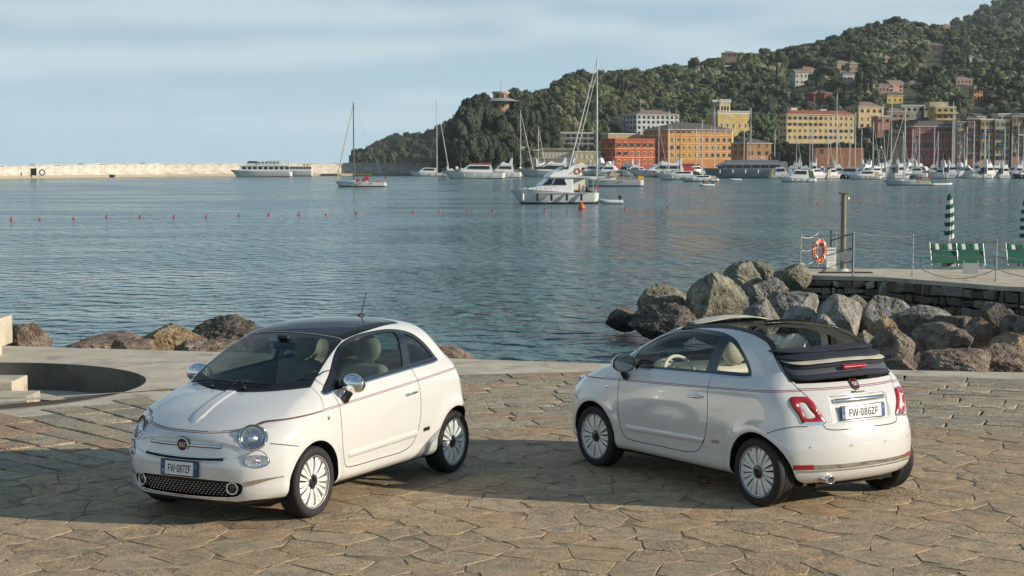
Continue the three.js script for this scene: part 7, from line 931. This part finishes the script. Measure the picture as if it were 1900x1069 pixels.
function cruiser(bow, stern, py, o) {       // fast motor yacht, one raked cabin, optional fly bridge
  const b = berth(bow, stern, py), L = b.L / Math.cos(o.yaw ?? 0.15), B = L * 0.30, fb = o.fb ?? L * 0.10, t = thing('motor_yacht', o.label, 'motor yacht', b.pos, (b.right ? 0 : Math.PI) + (o.yaw ?? 0.15), o.grp), H = hullGeo(L, B, fb, { rise: 0.45, rake: 0.16, stern: 0.92 });
  hullParts(t, H, o.hull ?? gel, o.boot ?? boot); const y0 = fb * 1.02, h = o.h ?? L * 0.13;
  const cb = part('cabin', cabin([[-L * 0.30, y0], [L * 0.22, y0 + fb * 0.12], [L * 0.05, y0 + h], [-L * 0.28, y0 + h * 0.95]], B * 0.40), gel, t); part('side_window', [cabin([[-L * 0.24, y0 + h * 0.45], [L * 0.10, y0 + h * 0.5], [L * 0.045, y0 + h * 0.86], [-L * 0.24, y0 + h * 0.84]], B * 0.415, 0.93)], tinted, cb);
  if (o.fly !== false) { const f = part('fly_bridge', cabin([[-L * 0.28, y0 + h], [L * 0.05, y0 + h], [-L * 0.02, y0 + h * 1.5], [-L * 0.06, y0 + h * 1.5], [-L * 0.09, y0 + h * 1.3], [-L * 0.28, y0 + h * 1.25]], B * 0.36), gel, t); part('radar_arch', [cabin([[-L * 0.27, y0 + h * 1.2], [-L * 0.20, y0 + h * 1.2], [-L * 0.25, y0 + h * 2.0], [-L * 0.29, y0 + h * 2.0]], B * 0.34, 0.8), ball(0.22, -L * 0.27, y0 + h * 2.15, 0, 1, 0.7, 1), rod([-L * 0.27, y0 + h * 2.0, 0.2], [-L * 0.30, y0 + h * 3.0, 0.2], 0.02)], gel, t); }
  if (o.cover) part('canvas_cover', cabin([[-L * 0.46, y0], [-L * 0.26, y0], [-L * 0.26, y0 + h * 0.9], [-L * 0.42, y0 + h * 0.8]], B * 0.36), o.cover, t);
  part('cockpit', [box(L * 0.16, 0.06, B * 0.75, -L * 0.39, fb * 0.9, 0), box(L * 0.03, 0.5, B * 0.8, -L * 0.47, fb + 0.1, 0), box(L * 0.06, 0.08, B * 0.8, -L * 0.52, 0.35, 0)], teak, t); rails(t, H, -L * 0.1, L * 0.47, 0.55, 7);
  for (let k = 0; k < 4; k++) { const x = L * (-0.32 + k * 0.16); for (const s of [-1, 1]) part('fender', put(new THREE.CapsuleGeometry(0.13, 0.4, 4, 8), x, fb * 0.62, s * (H.halfAt(x) + 0.12)), o.fender ?? fenderW, t); }
  return { t, L, B, fb, b, H, y0, h };
}
function dinghy(bow, stern, py, label, o = {}) { const b = berth(bow, stern, py), L = b.L / Math.cos(0.3), t = thing('inflatable_dinghy', label, 'dinghy', b.pos, (b.right ? 0 : Math.PI) + (o.yaw ?? 0.3)); const w = 0.62, pts = [[-L / 2, 0.28, w], [-L * 0.1, 0.28, w], [L * 0.28, 0.32, w * 0.8], [L * 0.46, 0.42, w * 0.25], [L * 0.46, 0.42, -w * 0.25], [L * 0.28, 0.32, -w * 0.8], [-L * 0.1, 0.28, -w], [-L / 2, 0.28, -w]]; part('tube', [tube(pts, 0.22, 48, 10), ball(0.22, -L / 2, 0.28, w), ball(0.22, -L / 2, 0.28, -w)], o.tube ?? gel, t); part('floor', box(L * 0.8, 0.06, w * 1.7, -L * 0.08, 0.18, 0), mat('dinghy_floor', [0.3, 0.3, 0.3], 0.7), t); part('thwart', box(0.25, 0.08, w * 1.6, -L * 0.1, 0.38, 0), teak, t); const m = part('outboard', [rbox(0.42, 0.36, 0.30, 0.1, -L / 2 - 0.05, 0.82, 0), rbox(0.2, 0.7, 0.16, 0.05, -L / 2 - 0.08, 0.35, 0)], boot, t); return { t, L, b }; }

// ---- moored in the bay ----
const S1 = sailboat(622, 716, 346.5, { label: 'white sailing yacht with tan furled foresail moored alone before the breakwater', top: 192, yaw: 0.12, mastAt: 0.13, rig: { jib: tanSail, jibR: 0.12, mastM: mastDark, cover: mat('olive_cover', [0.16, 0.15, 0.06], 0.85) }, hood: redC, bimini: null });
part('dodger', [box(0.7, 0.5, 0.04, 0.6, S1.fb + 0.55, -S1.B * 0.42), box(0.7, 0.5, 0.04, -0.5, S1.fb + 0.55, -S1.B * 0.42)], redC, S1.t);
const S5 = sailboat(1046, 1192, 346, { label: 'largest sailing yacht, pale blue-grey hull, tallest mast, behind the white flybridge boat', top: 104, yaw: 0.10, mastAt: 0.08, hull: gelGrey, fb: 1.35, hood: beigeC, bimini: beigeC, rig: { jib: whiteSail, jibR: 0.15, spreaders: 3, cover: sailCover }, sternW: 0.85 });
part('inner_forestay', rod([S5.L * 0.42, S5.fb, 0], [S5.L * 0.09, S5.fb + 22, 0], 0.11, 0.05), whiteSail, S5.t); part('stern_bench', [rbox(1.2, 0.7, S5.B * 0.5, 0.1, -S5.L * 0.47, S5.fb + 0.4, 0)], yellowC, S5.t);
{ const o = sailboat(1638, 1728, 344, { label: 'grey-white sailing yacht with crew in the cockpit, in front of the crowded marina', top: 205, yaw: 0.12, mastAt: 0.06, hull: gelGrey, rig: { jib: whiteSail, jibR: 0.10 } }); const c = V(-o.L * 0.30, o.fb + 0.05, 0.3).applyAxisAngle(V(0, 1, 0), o.t.rotation.y).add(o.t.position); person(null, c.x, c.y, c.z, { shirt: [0.45, 0.03, 0.03], turn: 1.2, label: 'person in a red top sitting in the cockpit of the grey-white yacht' }); const c2 = V(-o.L * 0.22, o.fb + 0.05, 0.2).applyAxisAngle(V(0, 1, 0), o.t.rotation.y).add(o.t.position); person(null, c2.x, c2.y, c2.z, { shirt: [0.03, 0.04, 0.12], turn: -1.0, label: 'person in a dark blue top sitting in the cockpit of the grey-white yacht' }); }
sailboat(1782, 1842, 331, { label: 'white sailing yacht lying broadside before the tall quay houses', top: 226, yaw: 0.2, mastAt: 0.1, rig: { jib: null } });
// white flybridge boat
{
  const b = berth(946, 1105, 378), yaw = 0.22, L = b.L / Math.cos(yaw), B = 3.5, fb = 1.25, t = thing('motor_yacht', 'white flybridge motorboat with blue fenders moored in the middle of the bay', 'motor yacht', b.pos, Math.PI + yaw), H = hullGeo(L, B, fb, { rise: 0.30, rake: 0.15, stern: 0.94 }); hullParts(t, H, gel);
  const y0 = fb * 1.0, cb = part('cabin', cabin([[-L * 0.20, y0], [L * 0.34, y0 + 0.42], [L * 0.30, y0 + 0.62], [L * 0.17, y0 + 0.78], [L * 0.06, y0 + 1.75], [-L * 0.20, y0 + 1.75]], B * 0.40, 0.88), gel, t);
  part('windscreen_pane', cabin([[L * 0.15, y0 + 0.92], [L * 0.075, y0 + 1.60], [L * 0.015, y0 + 1.60], [L * 0.055, y0 + 0.92]], B * 0.415, 0.93), tinted, cb); part('side_pane', cabin([[L * 0.035, y0 + 0.92], [-L * 0.005, y0 + 1.60], [-L * 0.10, y0 + 1.60], [-L * 0.13, y0 + 0.92]], B * 0.413, 0.93), tinted, cb);
  part('fly_deck', [box(L * 0.52, 0.10, B * 0.86, -L * 0.20, y0 + 1.80, 0)], gel, t); part('fly_bridge', cabin([[-L * 0.20, y0 + 1.85], [L * 0.08, y0 + 1.85], [L * 0.02, y0 + 2.35], [-L * 0.10, y0 + 2.55], [-L * 0.20, y0 + 2.3]], B * 0.38, 0.9), gel, t);
  part('radar_arch', [...[-1, 1].map((s) => extrude([[-L * 0.26, y0 + 1.85], [-L * 0.14, y0 + 1.85], [-L * 0.27, y0 + 3.35], [-L * 0.33, y0 + 3.35]], 0.14, 0.03).translate(0, 0, s * B * 0.36 - 0.07)), rbox(0.5, 0.12, B * 0.76, 0.04, -L * 0.30, y0 + 3.35, 0)], gel, t); part('fly_windscreen', [cabin([[L * 0.0, y0 + 2.3], [-L * 0.10, y0 + 2.95], [-L * 0.12, y0 + 2.95], [-L * 0.06, y0 + 2.3]], B * 0.34, 0.9)], carGlass, t);
  part('aft_bulkhead', box(0.1, 1.75, B * 0.72, -L * 0.205, y0 + 0.88, 0), gel, t); part('saloon_door', [box(0.05, 1.55, B * 0.34, -L * 0.215, y0 + 0.80, 0.15)], tinted, t); part('wood_frames', [-0.7, -0.1, 0.5].map((z) => box(0.06, 1.6, 0.09, -L * 0.22, y0 + 0.82, z)), teak, t); part('awning_post', [-1, 1].map((s) => rod([-L * 0.44, y0, s * B * 0.38], [-L * 0.44, y0 + 1.8, s * B * 0.38], 0.03)), gel, t); part('side_awning', [box(L * 0.20, 1.5, 0.03, -L * 0.33, y0 + 1.05, B * 0.40)], whiteSail, t);
  part('cockpit', [box(L * 0.28, 0.06, B * 0.8, -L * 0.34, fb * 0.72, 0), box(0.08, 0.75, B * 0.86, -L * 0.47, fb + 0.05, 0), rbox(L * 0.08, 0.10, B * 0.84, 0.03, -L * 0.53, 0.3, 0)], gel, t); rails(t, H, L * 0.0, L * 0.48, 0.65, 8); part('bow_canvas', [box(1.1, 0.55, 0.05, L * 0.27, H.topAt(L * 0.27) + 0.35, -B * 0.28)], tealC, t); part('anchor_roller', [rbox(0.7, 0.1, 0.25, 0.03, L * 0.5, H.topAt(L * 0.5) - 0.05, 0), rod([L * 0.5, H.topAt(L * 0.5), 0], [L * 0.54, -0.2, 0.4], 0.015)], inox, t);
  for (const f of [0.38, 0.22, 0.06, -0.12, -0.29]) part('fender', put(new THREE.CapsuleGeometry(0.15, 0.55, 5, 10), L * f, fb * 0.62, -H.halfAt(L * f) - 0.16), f > 0.3 ? fenderW : fenderM, t);
  const buoyAt = V(-L * 0.255, y0 + 2.35, -B * 0.42); part('rescue_ring', put(new THREE.TorusGeometry(0.30, 0.08, 8, 24), buoyAt.x, buoyAt.y + 0.1, buoyAt.z + 0.1), orangeM, t); const fl = part('flag_staff', rod([-L * 0.50, fb, B * 0.2], [-L * 0.55, fb + 1.5, B * 0.2], 0.025), teak, t); part('ensign', [box(0.26, 0.5, 0.03, -L * 0.545, fb + 1.1, B * 0.2 + 0.02)], mat('flag_green', [0.02, 0.22, 0.07], 0.8), fl); part('ensign', [box(0.22, 0.5, 0.03, -L * 0.545, fb + 0.55, B * 0.2 + 0.03)], mat('flag_crimson', [0.45, 0.02, 0.03], 0.8), fl); part('hull_line', [box(L * 0.62, 0.05, 0.02, -L * 0.05, fb * 0.93, -B * 0.496)], navyC, t);
  for (const [x, z, sh, label, sk] of [[-L * 0.30, -0.55, [0.40, 0.20, 0.13], 'bare-chested person in red shorts sitting in the stern of the flybridge motorboat', [0.40, 0.20, 0.13]], [-L * 0.39, -0.45, [0.02, 0.02, 0.025], 'person in dark clothes sitting at the stern rail of the flybridge motorboat', [0.38, 0.22, 0.15]]]) { const c = V(x, fb * 0.75, z).applyAxisAngle(V(0, 1, 0), t.rotation.y).add(t.position); person(null, c.x, c.y, c.z, { shirt: sh, skin: sk, trousers: label.includes('red') ? [0.25, 0.03, 0.02] : [0.03, 0.03, 0.04], turn: label.includes('red') ? 2.6 : 0.2, label }); }
}
dinghy(1112, 1150, 379, 'grey and white inflatable dinghy with black outboard behind the flybridge motorboat', { tube: gelGrey });
{ const d = dinghy(1298, 1322, 346, 'small inflatable with people aboard out in front of the marina'); for (const [x, c, l] of [[-0.3, [0.45, 0.42, 0.4], 'person in a pale top sitting in the small inflatable'], [0.5, [0.35, 0.05, 0.05], 'person in a red top sitting in the small inflatable']]) { const p = V(x, 0.1, 0).applyAxisAngle(V(0, 1, 0), d.t.rotation.y).add(d.t.position); person(null, p.x, p.y, p.z, { shirt: c, label: l, turn: 0.6 }); } }
dinghy(1354, 1374, 335, 'tiny white inflatable below the bow of the dark grey yacht'); dinghy(1768, 1728, 344.5, 'flat tender trailing behind the grey-white sailing yacht');
// ferries at the breakwater
function ferry(bow, stern, py, label, o = {}) { const b = berth(bow, stern, py), L = b.L, B = 6, fb = 2.0, t = thing('passenger_ferry', label, 'ferry', b.pos, (b.right ? 0 : Math.PI) + 0.1), H = hullGeo(L, B, fb, { rise: 0.35, rake: 0.12, stern: 0.95 }); hullParts(t, H, o.hull ?? gel, o.boot ?? redBoot); const d1 = part('main_deckhouse', cabin([[-L * 0.46, fb], [L * 0.36, fb + 0.3], [L * 0.33, fb + 2.2], [-L * 0.46, fb + 2.2]], B * 0.44, 0.96), gel, t); for (let k = 0; k < 9; k++) part('window', box(L * 0.062, 1.0, B * 0.885, mix(-L * 0.42, L * 0.27, k / 8), fb + 1.35, 0), tinted, d1); if (o.two !== false) { part('upper_deck', [box(L * 0.84, 0.2, B * 0.96, -L * 0.03, fb + 2.35, 0)], gel, t); const uc = part('upper_cabin', cabin([[-L * 0.30, fb + 2.4], [L * 0.06, fb + 2.4], [L * 0.06, fb + 4.0], [-L * 0.30, fb + 4.0]], B * 0.40, 0.96), gel, t); for (let k = 0; k < 6; k++) part('window', box(L * 0.04, 0.8, B * 0.80, mix(-L * 0.27, L * 0.03, k / 5), fb + 3.3, 0), tinted, uc); for (const s of [-1, 1]) part('deck_rail', [tube([[-L * 0.45, fb + 3.3, s * B * 0.46], [L * 0.1, fb + 3.3, s * B * 0.46], [L * 0.36, fb + 3.3, s * B * 0.3]], 0.05, 20, 5), ...[-0.45, -0.35, -0.25, -0.15, -0.05, 0.05, 0.15, 0.25].map((f) => rod([L * f, fb + 2.4, s * B * 0.46], [L * f, fb + 3.3, s * B * 0.46], 0.04))], gel, t); const w = part('wheelhouse', cabin([[-L * 0.02, fb + 2.4], [L * 0.24, fb + 2.4], [L * 0.21, fb + 4.3], [-L * 0.02, fb + 4.3]], B * 0.36, 0.92), gel, t); part('wheelhouse_window', [cabin([[0, fb + 3.2], [L * 0.22, fb + 3.2], [L * 0.205, fb + 4.0], [0, fb + 4.0]], B * 0.368, 0.96)], tinted, w); part('aft_canopy', [box(L * 0.34, 0.15, B * 0.85, -L * 0.28, fb + 4.2, 0), ...[-0.44, -0.28, -0.13].flatMap((f) => [-1, 1].map((s) => rod([L * f, fb + 2.4, s * B * 0.4], [L * f, fb + 4.2, s * B * 0.4], 0.05)))], gel, t); part('signal_mast', [rod([L * 0.08, fb + 4.3, 0], [L * 0.06, fb + 7.4, 0], 0.08, 0.04), box(0.1, 0.1, 1.6, L * 0.07, fb + 6, 0), box(0.9, 0.16, 0.2, L * 0.07, fb + 5.4, 0), rod([-L * 0.18, fb + 4.2, 0], [-L * 0.18, fb + 8.2, 0], 0.06, 0.03), ball(0.3, -L * 0.18, fb + 6.4, 0)], gel, t); } for (let k = 0; k < 6; k++) part('fender', put(new THREE.CapsuleGeometry(0.3, 0.6, 4, 8), mix(-L * 0.4, L * 0.3, k / 5), fb * 0.8, H.halfAt(0) * 0.98 + 0.2), k % 2 ? fenderM : fenderW, t); return t; }
ferry(428, 542, 328, 'white two-deck passenger ferry with two masts moored at the breakwater'); ferry(522, 580, 327, 'smaller white ferry with yellow roof crates right behind the two-deck ferry', { two: false });
{ const c = onZ(562, 300, -660); part('roof_crates', [rbox(1.0, 0.8, 1.5, 0.1, -3, 4.6, 0), rbox(1.0, 0.8, 1.5, 0.1, -4.4, 4.6, 0)], mat('yellow_crate', [0.55, 0.33, 0.05], 0.7), scene.children.find((o) => o.name === 'passenger_ferry_001')); }
cruiser(758, 822, 327, { label: 'low streamlined white cruiser moored at the end of the breakwater', fly: false, h: 2.0 });
{ const h = cruiser(820, 935, 332, { label: 'long white trawler yacht with teal windows and red seat row on its roof', fb: 2.0, h: 2.6, fly: false, fender: fenderW }); part('roof_seats', [0, 1, 2, 3, 4].map((k) => rbox(0.9, 0.5, 2.4, 0.1, -h.L * 0.02 - k * 1.2, h.y0 + h.h + 0.3, 0)), redC, h.t); part('teal_curtains', [0, 1, 2].map((k) => box(1.6, 0.9, h.B * 0.80, -h.L * 0.22 + k * h.L * 0.13, h.y0 + h.h * 0.65, 0)), tealC, h.t); }
cruiser(895, 966, 330, { label: 'white motor yacht showing its tall stern beside the trawler yacht', fb: 2.0, h: 2.4 }); { const h = cruiser(958, 1075, 328, { label: 'long pale motor yacht with a dark window strip behind the flybridge motorboat', fb: 2.1, h: 2.5, hull: gelGrey }); part('window_strip', [box(h.L * 0.5, 0.8, h.B * 0.82, -h.L * 0.05, h.y0 + h.h * 0.5, 0)], tinted, h.t); }
{ const m = sailboat(835, 796, 327, { label: 'sailing yacht with slanting white jib behind the streamlined cruiser', top: 184, yaw: 0.2, mastAt: -0.12, rig: { jibR: 0.16 } }); }
sailboat(992, 952, 327, { label: 'sailing yacht with a thick furled jib in front of the small ochre tower', top: 205, yaw: 0.2, mastAt: -0.15, rig: { jibR: 0.16 } }); sailboat(1016, 985, 326.6, { label: 'smaller sailing yacht before the bathing house', top: 236, yaw: 0.2, mastAt: -0.05, rig: { jibR: 0.12 } });
// motor yachts before the orange palazzo
cruiser(1160, 1292, 328, { label: 'large white motor yacht with dark red cockpit cover before the orange palazzo', fb: 2.0, h: 2.5, cover: redC }); cruiser(1214, 1302, 334, { label: 'sleek white sports boat with black sun awning in front of the dark grey yacht', fly: false, h: 1.2, cover: boot }); cruiser(1260, 1332, 337, { label: 'small open white motorboat just in front of the sleek sports boat', fly: false, h: 0.9, fb: 0.8, cover: beigeC });
cruiser(1098, 1150, 327, { label: 'white motor yacht behind the mast of the largest sailing yacht', fb: 1.8, h: 2.2 }); cruiser(1150, 1196, 326.8, { label: 'white fishing boat before the brick red house', fb: 1.6, h: 2.2 });
{ // dark grey yacht
  const b = berth(1306, 1466, 330.5), L = b.L, B = 7.5, fb = 3.1, t = thing('grey_superyacht', 'big dark grey flat-topped yacht with black window band', 'motor yacht', b.pos, Math.PI + 0.05), H = hullGeo(L, B, fb, { rise: 0.12, rake: 0.05, stern: 0.98, full: 0.7 }); hullParts(t, H, hullGrey, boot, hullGrey); const c = part('superstructure', cabin([[-L * 0.46, fb], [L * 0.30, fb], [L * 0.35, fb + 1.2], [L * 0.26, fb + 2.6], [-L * 0.44, fb + 2.6]], B * 0.46, 0.94), hullGrey, t); part('window_band', [cabin([[-L * 0.36, fb + 0.35], [L * 0.31, fb + 0.35], [L * 0.335, fb + 1.1], [L * 0.30, fb + 1.55], [-L * 0.36, fb + 1.55]], B * 0.468, 0.97)], tinted, c); part('top_rail', [box(L * 0.6, 0.5, B * 0.7, -L * 0.05, fb + 2.9, 0)], hullGrey, t); part('funnel', [rbox(1.2, 3.4, 1.6, 0.2, -L * 0.36, fb + 4.2, 0), put(new THREE.TorusGeometry(1.0, 0.28, 8, 24), -L * 0.30, fb + 3.9, 1.5)], boot, t); for (let k = 0; k < 6; k++) part('fender', put(new THREE.CapsuleGeometry(0.22, 0.9, 4, 8), mix(-L * 0.4, L * 0.34, k / 5), fb * 0.75, -H.halfAt(0) * 0.99 - 0.2), fenderW, t); part('deck_stripe', [box(L * 0.72, 0.12, B * 0.965, -L * 0.06, fb + 0.02, 0), box(L * 0.66, 0.12, B * 0.9, -L * 0.07, fb + 1.75, 0)], gelGrey, t); part('window_mullion', [0, 1, 2, 3, 4, 5, 6].map((k) => box(0.22, 1.1, B * 0.945, mix(-L * 0.33, L * 0.27, k / 6), fb + 0.95, 0)), hullGrey, t); part('radar_mast', [rod([-L * 0.1, fb + 3, 0], [-L * 0.11, fb + 6.2, 0], 0.14, 0.06), box(0.2, 0.15, 2.2, -L * 0.105, fb + 4.8, 0), ball(0.45, -L * 0.16, fb + 3.8, 0.8), ball(0.45, -L * 0.16, fb + 3.8, -0.8)], gel, t); }
cruiser(1442, 1513, 338, { label: 'small white cabin boat with green cockpit cushions before the marina', fly: false, h: 2.3, fb: 1.0, cover: greenC });
cruiser(1556, 1612, 331, { label: 'white motorboat with pale awning before the marina, nearest the cabin boat', fly: false, h: 1.3, fb: 1.0 }); cruiser(1570, 1634, 333, { label: 'white boat with dark fenders right beside the awning motorboat', fly: false, h: 1.6, fb: 1.1, cover: beigeC, fender: fenderM });
// the crowded marina
{
  const r = rng(909), mastPx = [[1232, 205], [1253, 212], [1259, 197], [1310, 224], [1334, 200], [1355, 209], [1401, 202], [1432, 241], [1559, 174], [1593, 208], [1628, 182], [1658, 187], [1697, 237], [1712, 252], [1779, 216], [1776, 190], [1786, 228], [1820, 238], [1839, 248], [1870, 248], [1530, 238], [1585, 224], [1745, 246], [1890, 236], [1472, 250], [1496, 244], [1516, 232], [1548, 240], [1606, 240], [1612, 226], [1668, 246], [1686, 240], [1726, 236], [1758, 228], [1796, 246], [1802, 236], [1832, 232], [1854, 240], [1880, 228], [1214, 232], [1284, 238], [1374, 240]];
  const where = ['before the orange palazzo', 'before the ochre house', 'below the long yellow building', 'below the cream villa', 'before the dark red palazzo', 'before the tall quay houses'], zone = (px) => where[px < 1372 ? 0 : px < 1445 ? 1 : px < 1600 ? 2 : px < 1690 ? 3 : px < 1776 ? 4 : 5], hulls = [gel, gel, gelGrey, gel, hullDark], pm = new Map();
  const count = {}; mastPx.forEach(([px, top], i) => { const z = zone(px), k = (count[z] = (count[z] ?? 0) + 1), w = 26 + r() * 26, py = 326.4 + r() * 3.2, d = r() < 0.5; sailboat(px + (d ? w * 0.6 : -w * 0.6), px + (d ? -w * 0.4 : w * 0.4), py, { label: sited('berthed sailing yacht whose mast rises', px, top + 10), grp: `moored masts ${z}`, top, yaw: (r() - 0.5) * 0.8, mastAt: 0.08, hull: hulls[Math.floor(r() * 5)], hood: r() < 0.5 ? navyC : beigeC, rig: { mastM: i === 1 || i === 10 ? mastDark : i === 2 || i === 16 ? teak : alu, jib: r() < 0.6 ? whiteSail : null } }); });
  for (let i = 0; i < 44; i++) { const px = 1448 + i * 10.6 + r() * 8, w = 32 + r() * r() * 50, py = 326.6 + r() * 5.5, z = zone(px), d = r() < 0.5, dark = r() < 0.2; cruiser(px + (d ? w / 2 : -w / 2), px + (d ? -w / 2 : w / 2), py, { label: sited(dark ? 'dark-hulled motorboat in the marina crowd' : ['white motorboat', 'small white cruiser', 'white cabin boat'][i % 3] + ' in the marina crowd', px, 318 + i * 0.1), grp: dark ? `dark motorboats ${z}` : `white motorboats ${z}`, yaw: (r() - 0.5) * 1.6, fly: r() < 0.7, h: 1.5 + r() * 1.2, fb: 1.1 + r() * 0.9, hull: dark ? hullDark : r() < 0.2 ? gelGrey : gel, cover: [null, navyC, beigeC, navyC, boot, null, greenC, sailCover][Math.floor(r() * 8)] }); }
  for (let i = 0; i < 20; i++) { const px = 1000 + i * 22 + r() * 14, w = 34 + r() * 34, py = 326.2 + r() * 1.2, d = r() < 0.5; cruiser(px + (d ? w / 2 : -w / 2), px + (d ? -w / 2 : w / 2), py, { label: sited('white boat tied to the quay', px, 316), grp: 'boats along the town quay', yaw: (r() - 0.5) * 1.4, fly: r() < 0.6, h: 1.8 + r() * 1.2, fb: 1.2 + r() * 0.7, cover: [null, navyC, beigeC, null][Math.floor(r() * 4)] }); }
  for (let i = 0; i < 9; i++) { const px = 838 + i * 15 + r() * 8, w = 26 + r() * 16; cruiser(px + w / 2, px - w / 2, 326.6 + r(), { label: sited('white boat tied up under the promontory trees', px, 318), grp: 'boats below the promontory', yaw: (r() - 0.5) * 1.4, fly: r() < 0.3, h: 1.4, fb: 1.1 }); }
}
{ // fishing tower boat
  const b = berth(1600, 1668, 328), o = cruiser(1600, 1668, 327, { label: 'white sport fishing boat with tall pipe tower below the cream villa', fb: 1.8, h: 2.4 }); const s = []; for (const z of [-1, 1]) s.push(rod([-2, o.y0 + o.h, z * 1.5], [-0.6, o.y0 + o.h + 6.5, z * 0.5], 0.06), rod([2, o.y0 + o.h, z * 1.5], [0.3, o.y0 + o.h + 6.5, z * 0.5], 0.06)); s.push(rbox(1.6, 0.15, 1.4, 0.05, 0, o.y0 + o.h + 6.5, 0), rbox(1.4, 0.12, 1.2, 0.05, 0, o.y0 + o.h + 3.4, 0), ball(0.5, 0, o.y0 + o.h + 7.5, 0)); part('pipe_tower', s, gel, o.t); }
// floats
{ const c = onY(1079, 388, SEA), o = thing('mooring_buoy', 'big orange pear-shaped mooring buoy near the flybridge motorboat', 'buoy', [c.x, SEA, c.z]); part('float', put(lathe([[0, -0.25], [0.22, -0.2], [0.34, 0.0], [0.35, 0.16], [0.26, 0.36], [0.12, 0.55], [0.06, 0.68], [0, 0.7]], 24), 0, 0.05, 0), orangeM, o); part('ring', put(new THREE.TorusGeometry(0.07, 0.018, 6, 14), 0, 0.79, 0), inox, o); }
{ let first; let nth = 0; const ORD = ['first', 'second', 'third', 'fourth', 'fifth', 'sixth', 'seventh', 'eighth', 'ninth', 'tenth', 'eleventh', 'twelfth', 'thirteenth', 'fourteenth', 'fifteenth', 'sixteenth', 'seventeenth', 'eighteenth', 'nineteenth', 'twentieth', '21st', '22nd', '23rd', '24th', '25th', '26th', '27th', '28th']; for (const [px, py] of [[21, 408], [74, 408], [137, 406.5], [198, 404], [260, 404], [323, 404], [383, 403.5], [443, 401], [499, 399.5], [555, 399], [605, 399], [661, 397], [767, 395], [815, 394.5], [867, 393], [914, 394], [1011, 391.5], [1160, 388.5], [1240, 386.5], [1518, 379.5], [1560, 379], [1597, 378.5], [1673, 377.5], [1708, 377], [1745, 376], [1820, 373], [1854, 372.5], [1887, 372]]) { const c = onY(px, py, SEA); const said = `${ORD[nth++]} small red float of the swimming line, counted from the open-sea end`; if (!first) { first = thing('marker_float', said, 'buoy', [c.x, SEA, c.z], 0, 'red floats of the swimming line'); part('float', ball(0.135, 0, 0.03, 0, 1, 0.85, 1, 14), redFloat, first); part('line_eye', put(new THREE.TorusGeometry(0.05, 0.015, 6, 12), 0, 0.21, 0), boot, first); } else copyOf(first, [c.x, SEA, c.z], px, said); } }
// ---------- picture ----------
const renderer = new THREE.WebGLRenderer({ antialias: true });
renderer.setSize(1024, 576);
renderer.toneMapping = THREE.LinearToneMapping; renderer.toneMappingExposure = EXPOSURE;
renderer.shadowMap.enabled = true; renderer.shadowMap.type = THREE.PCFSoftShadowMap;
renderer.render(scene, camera);
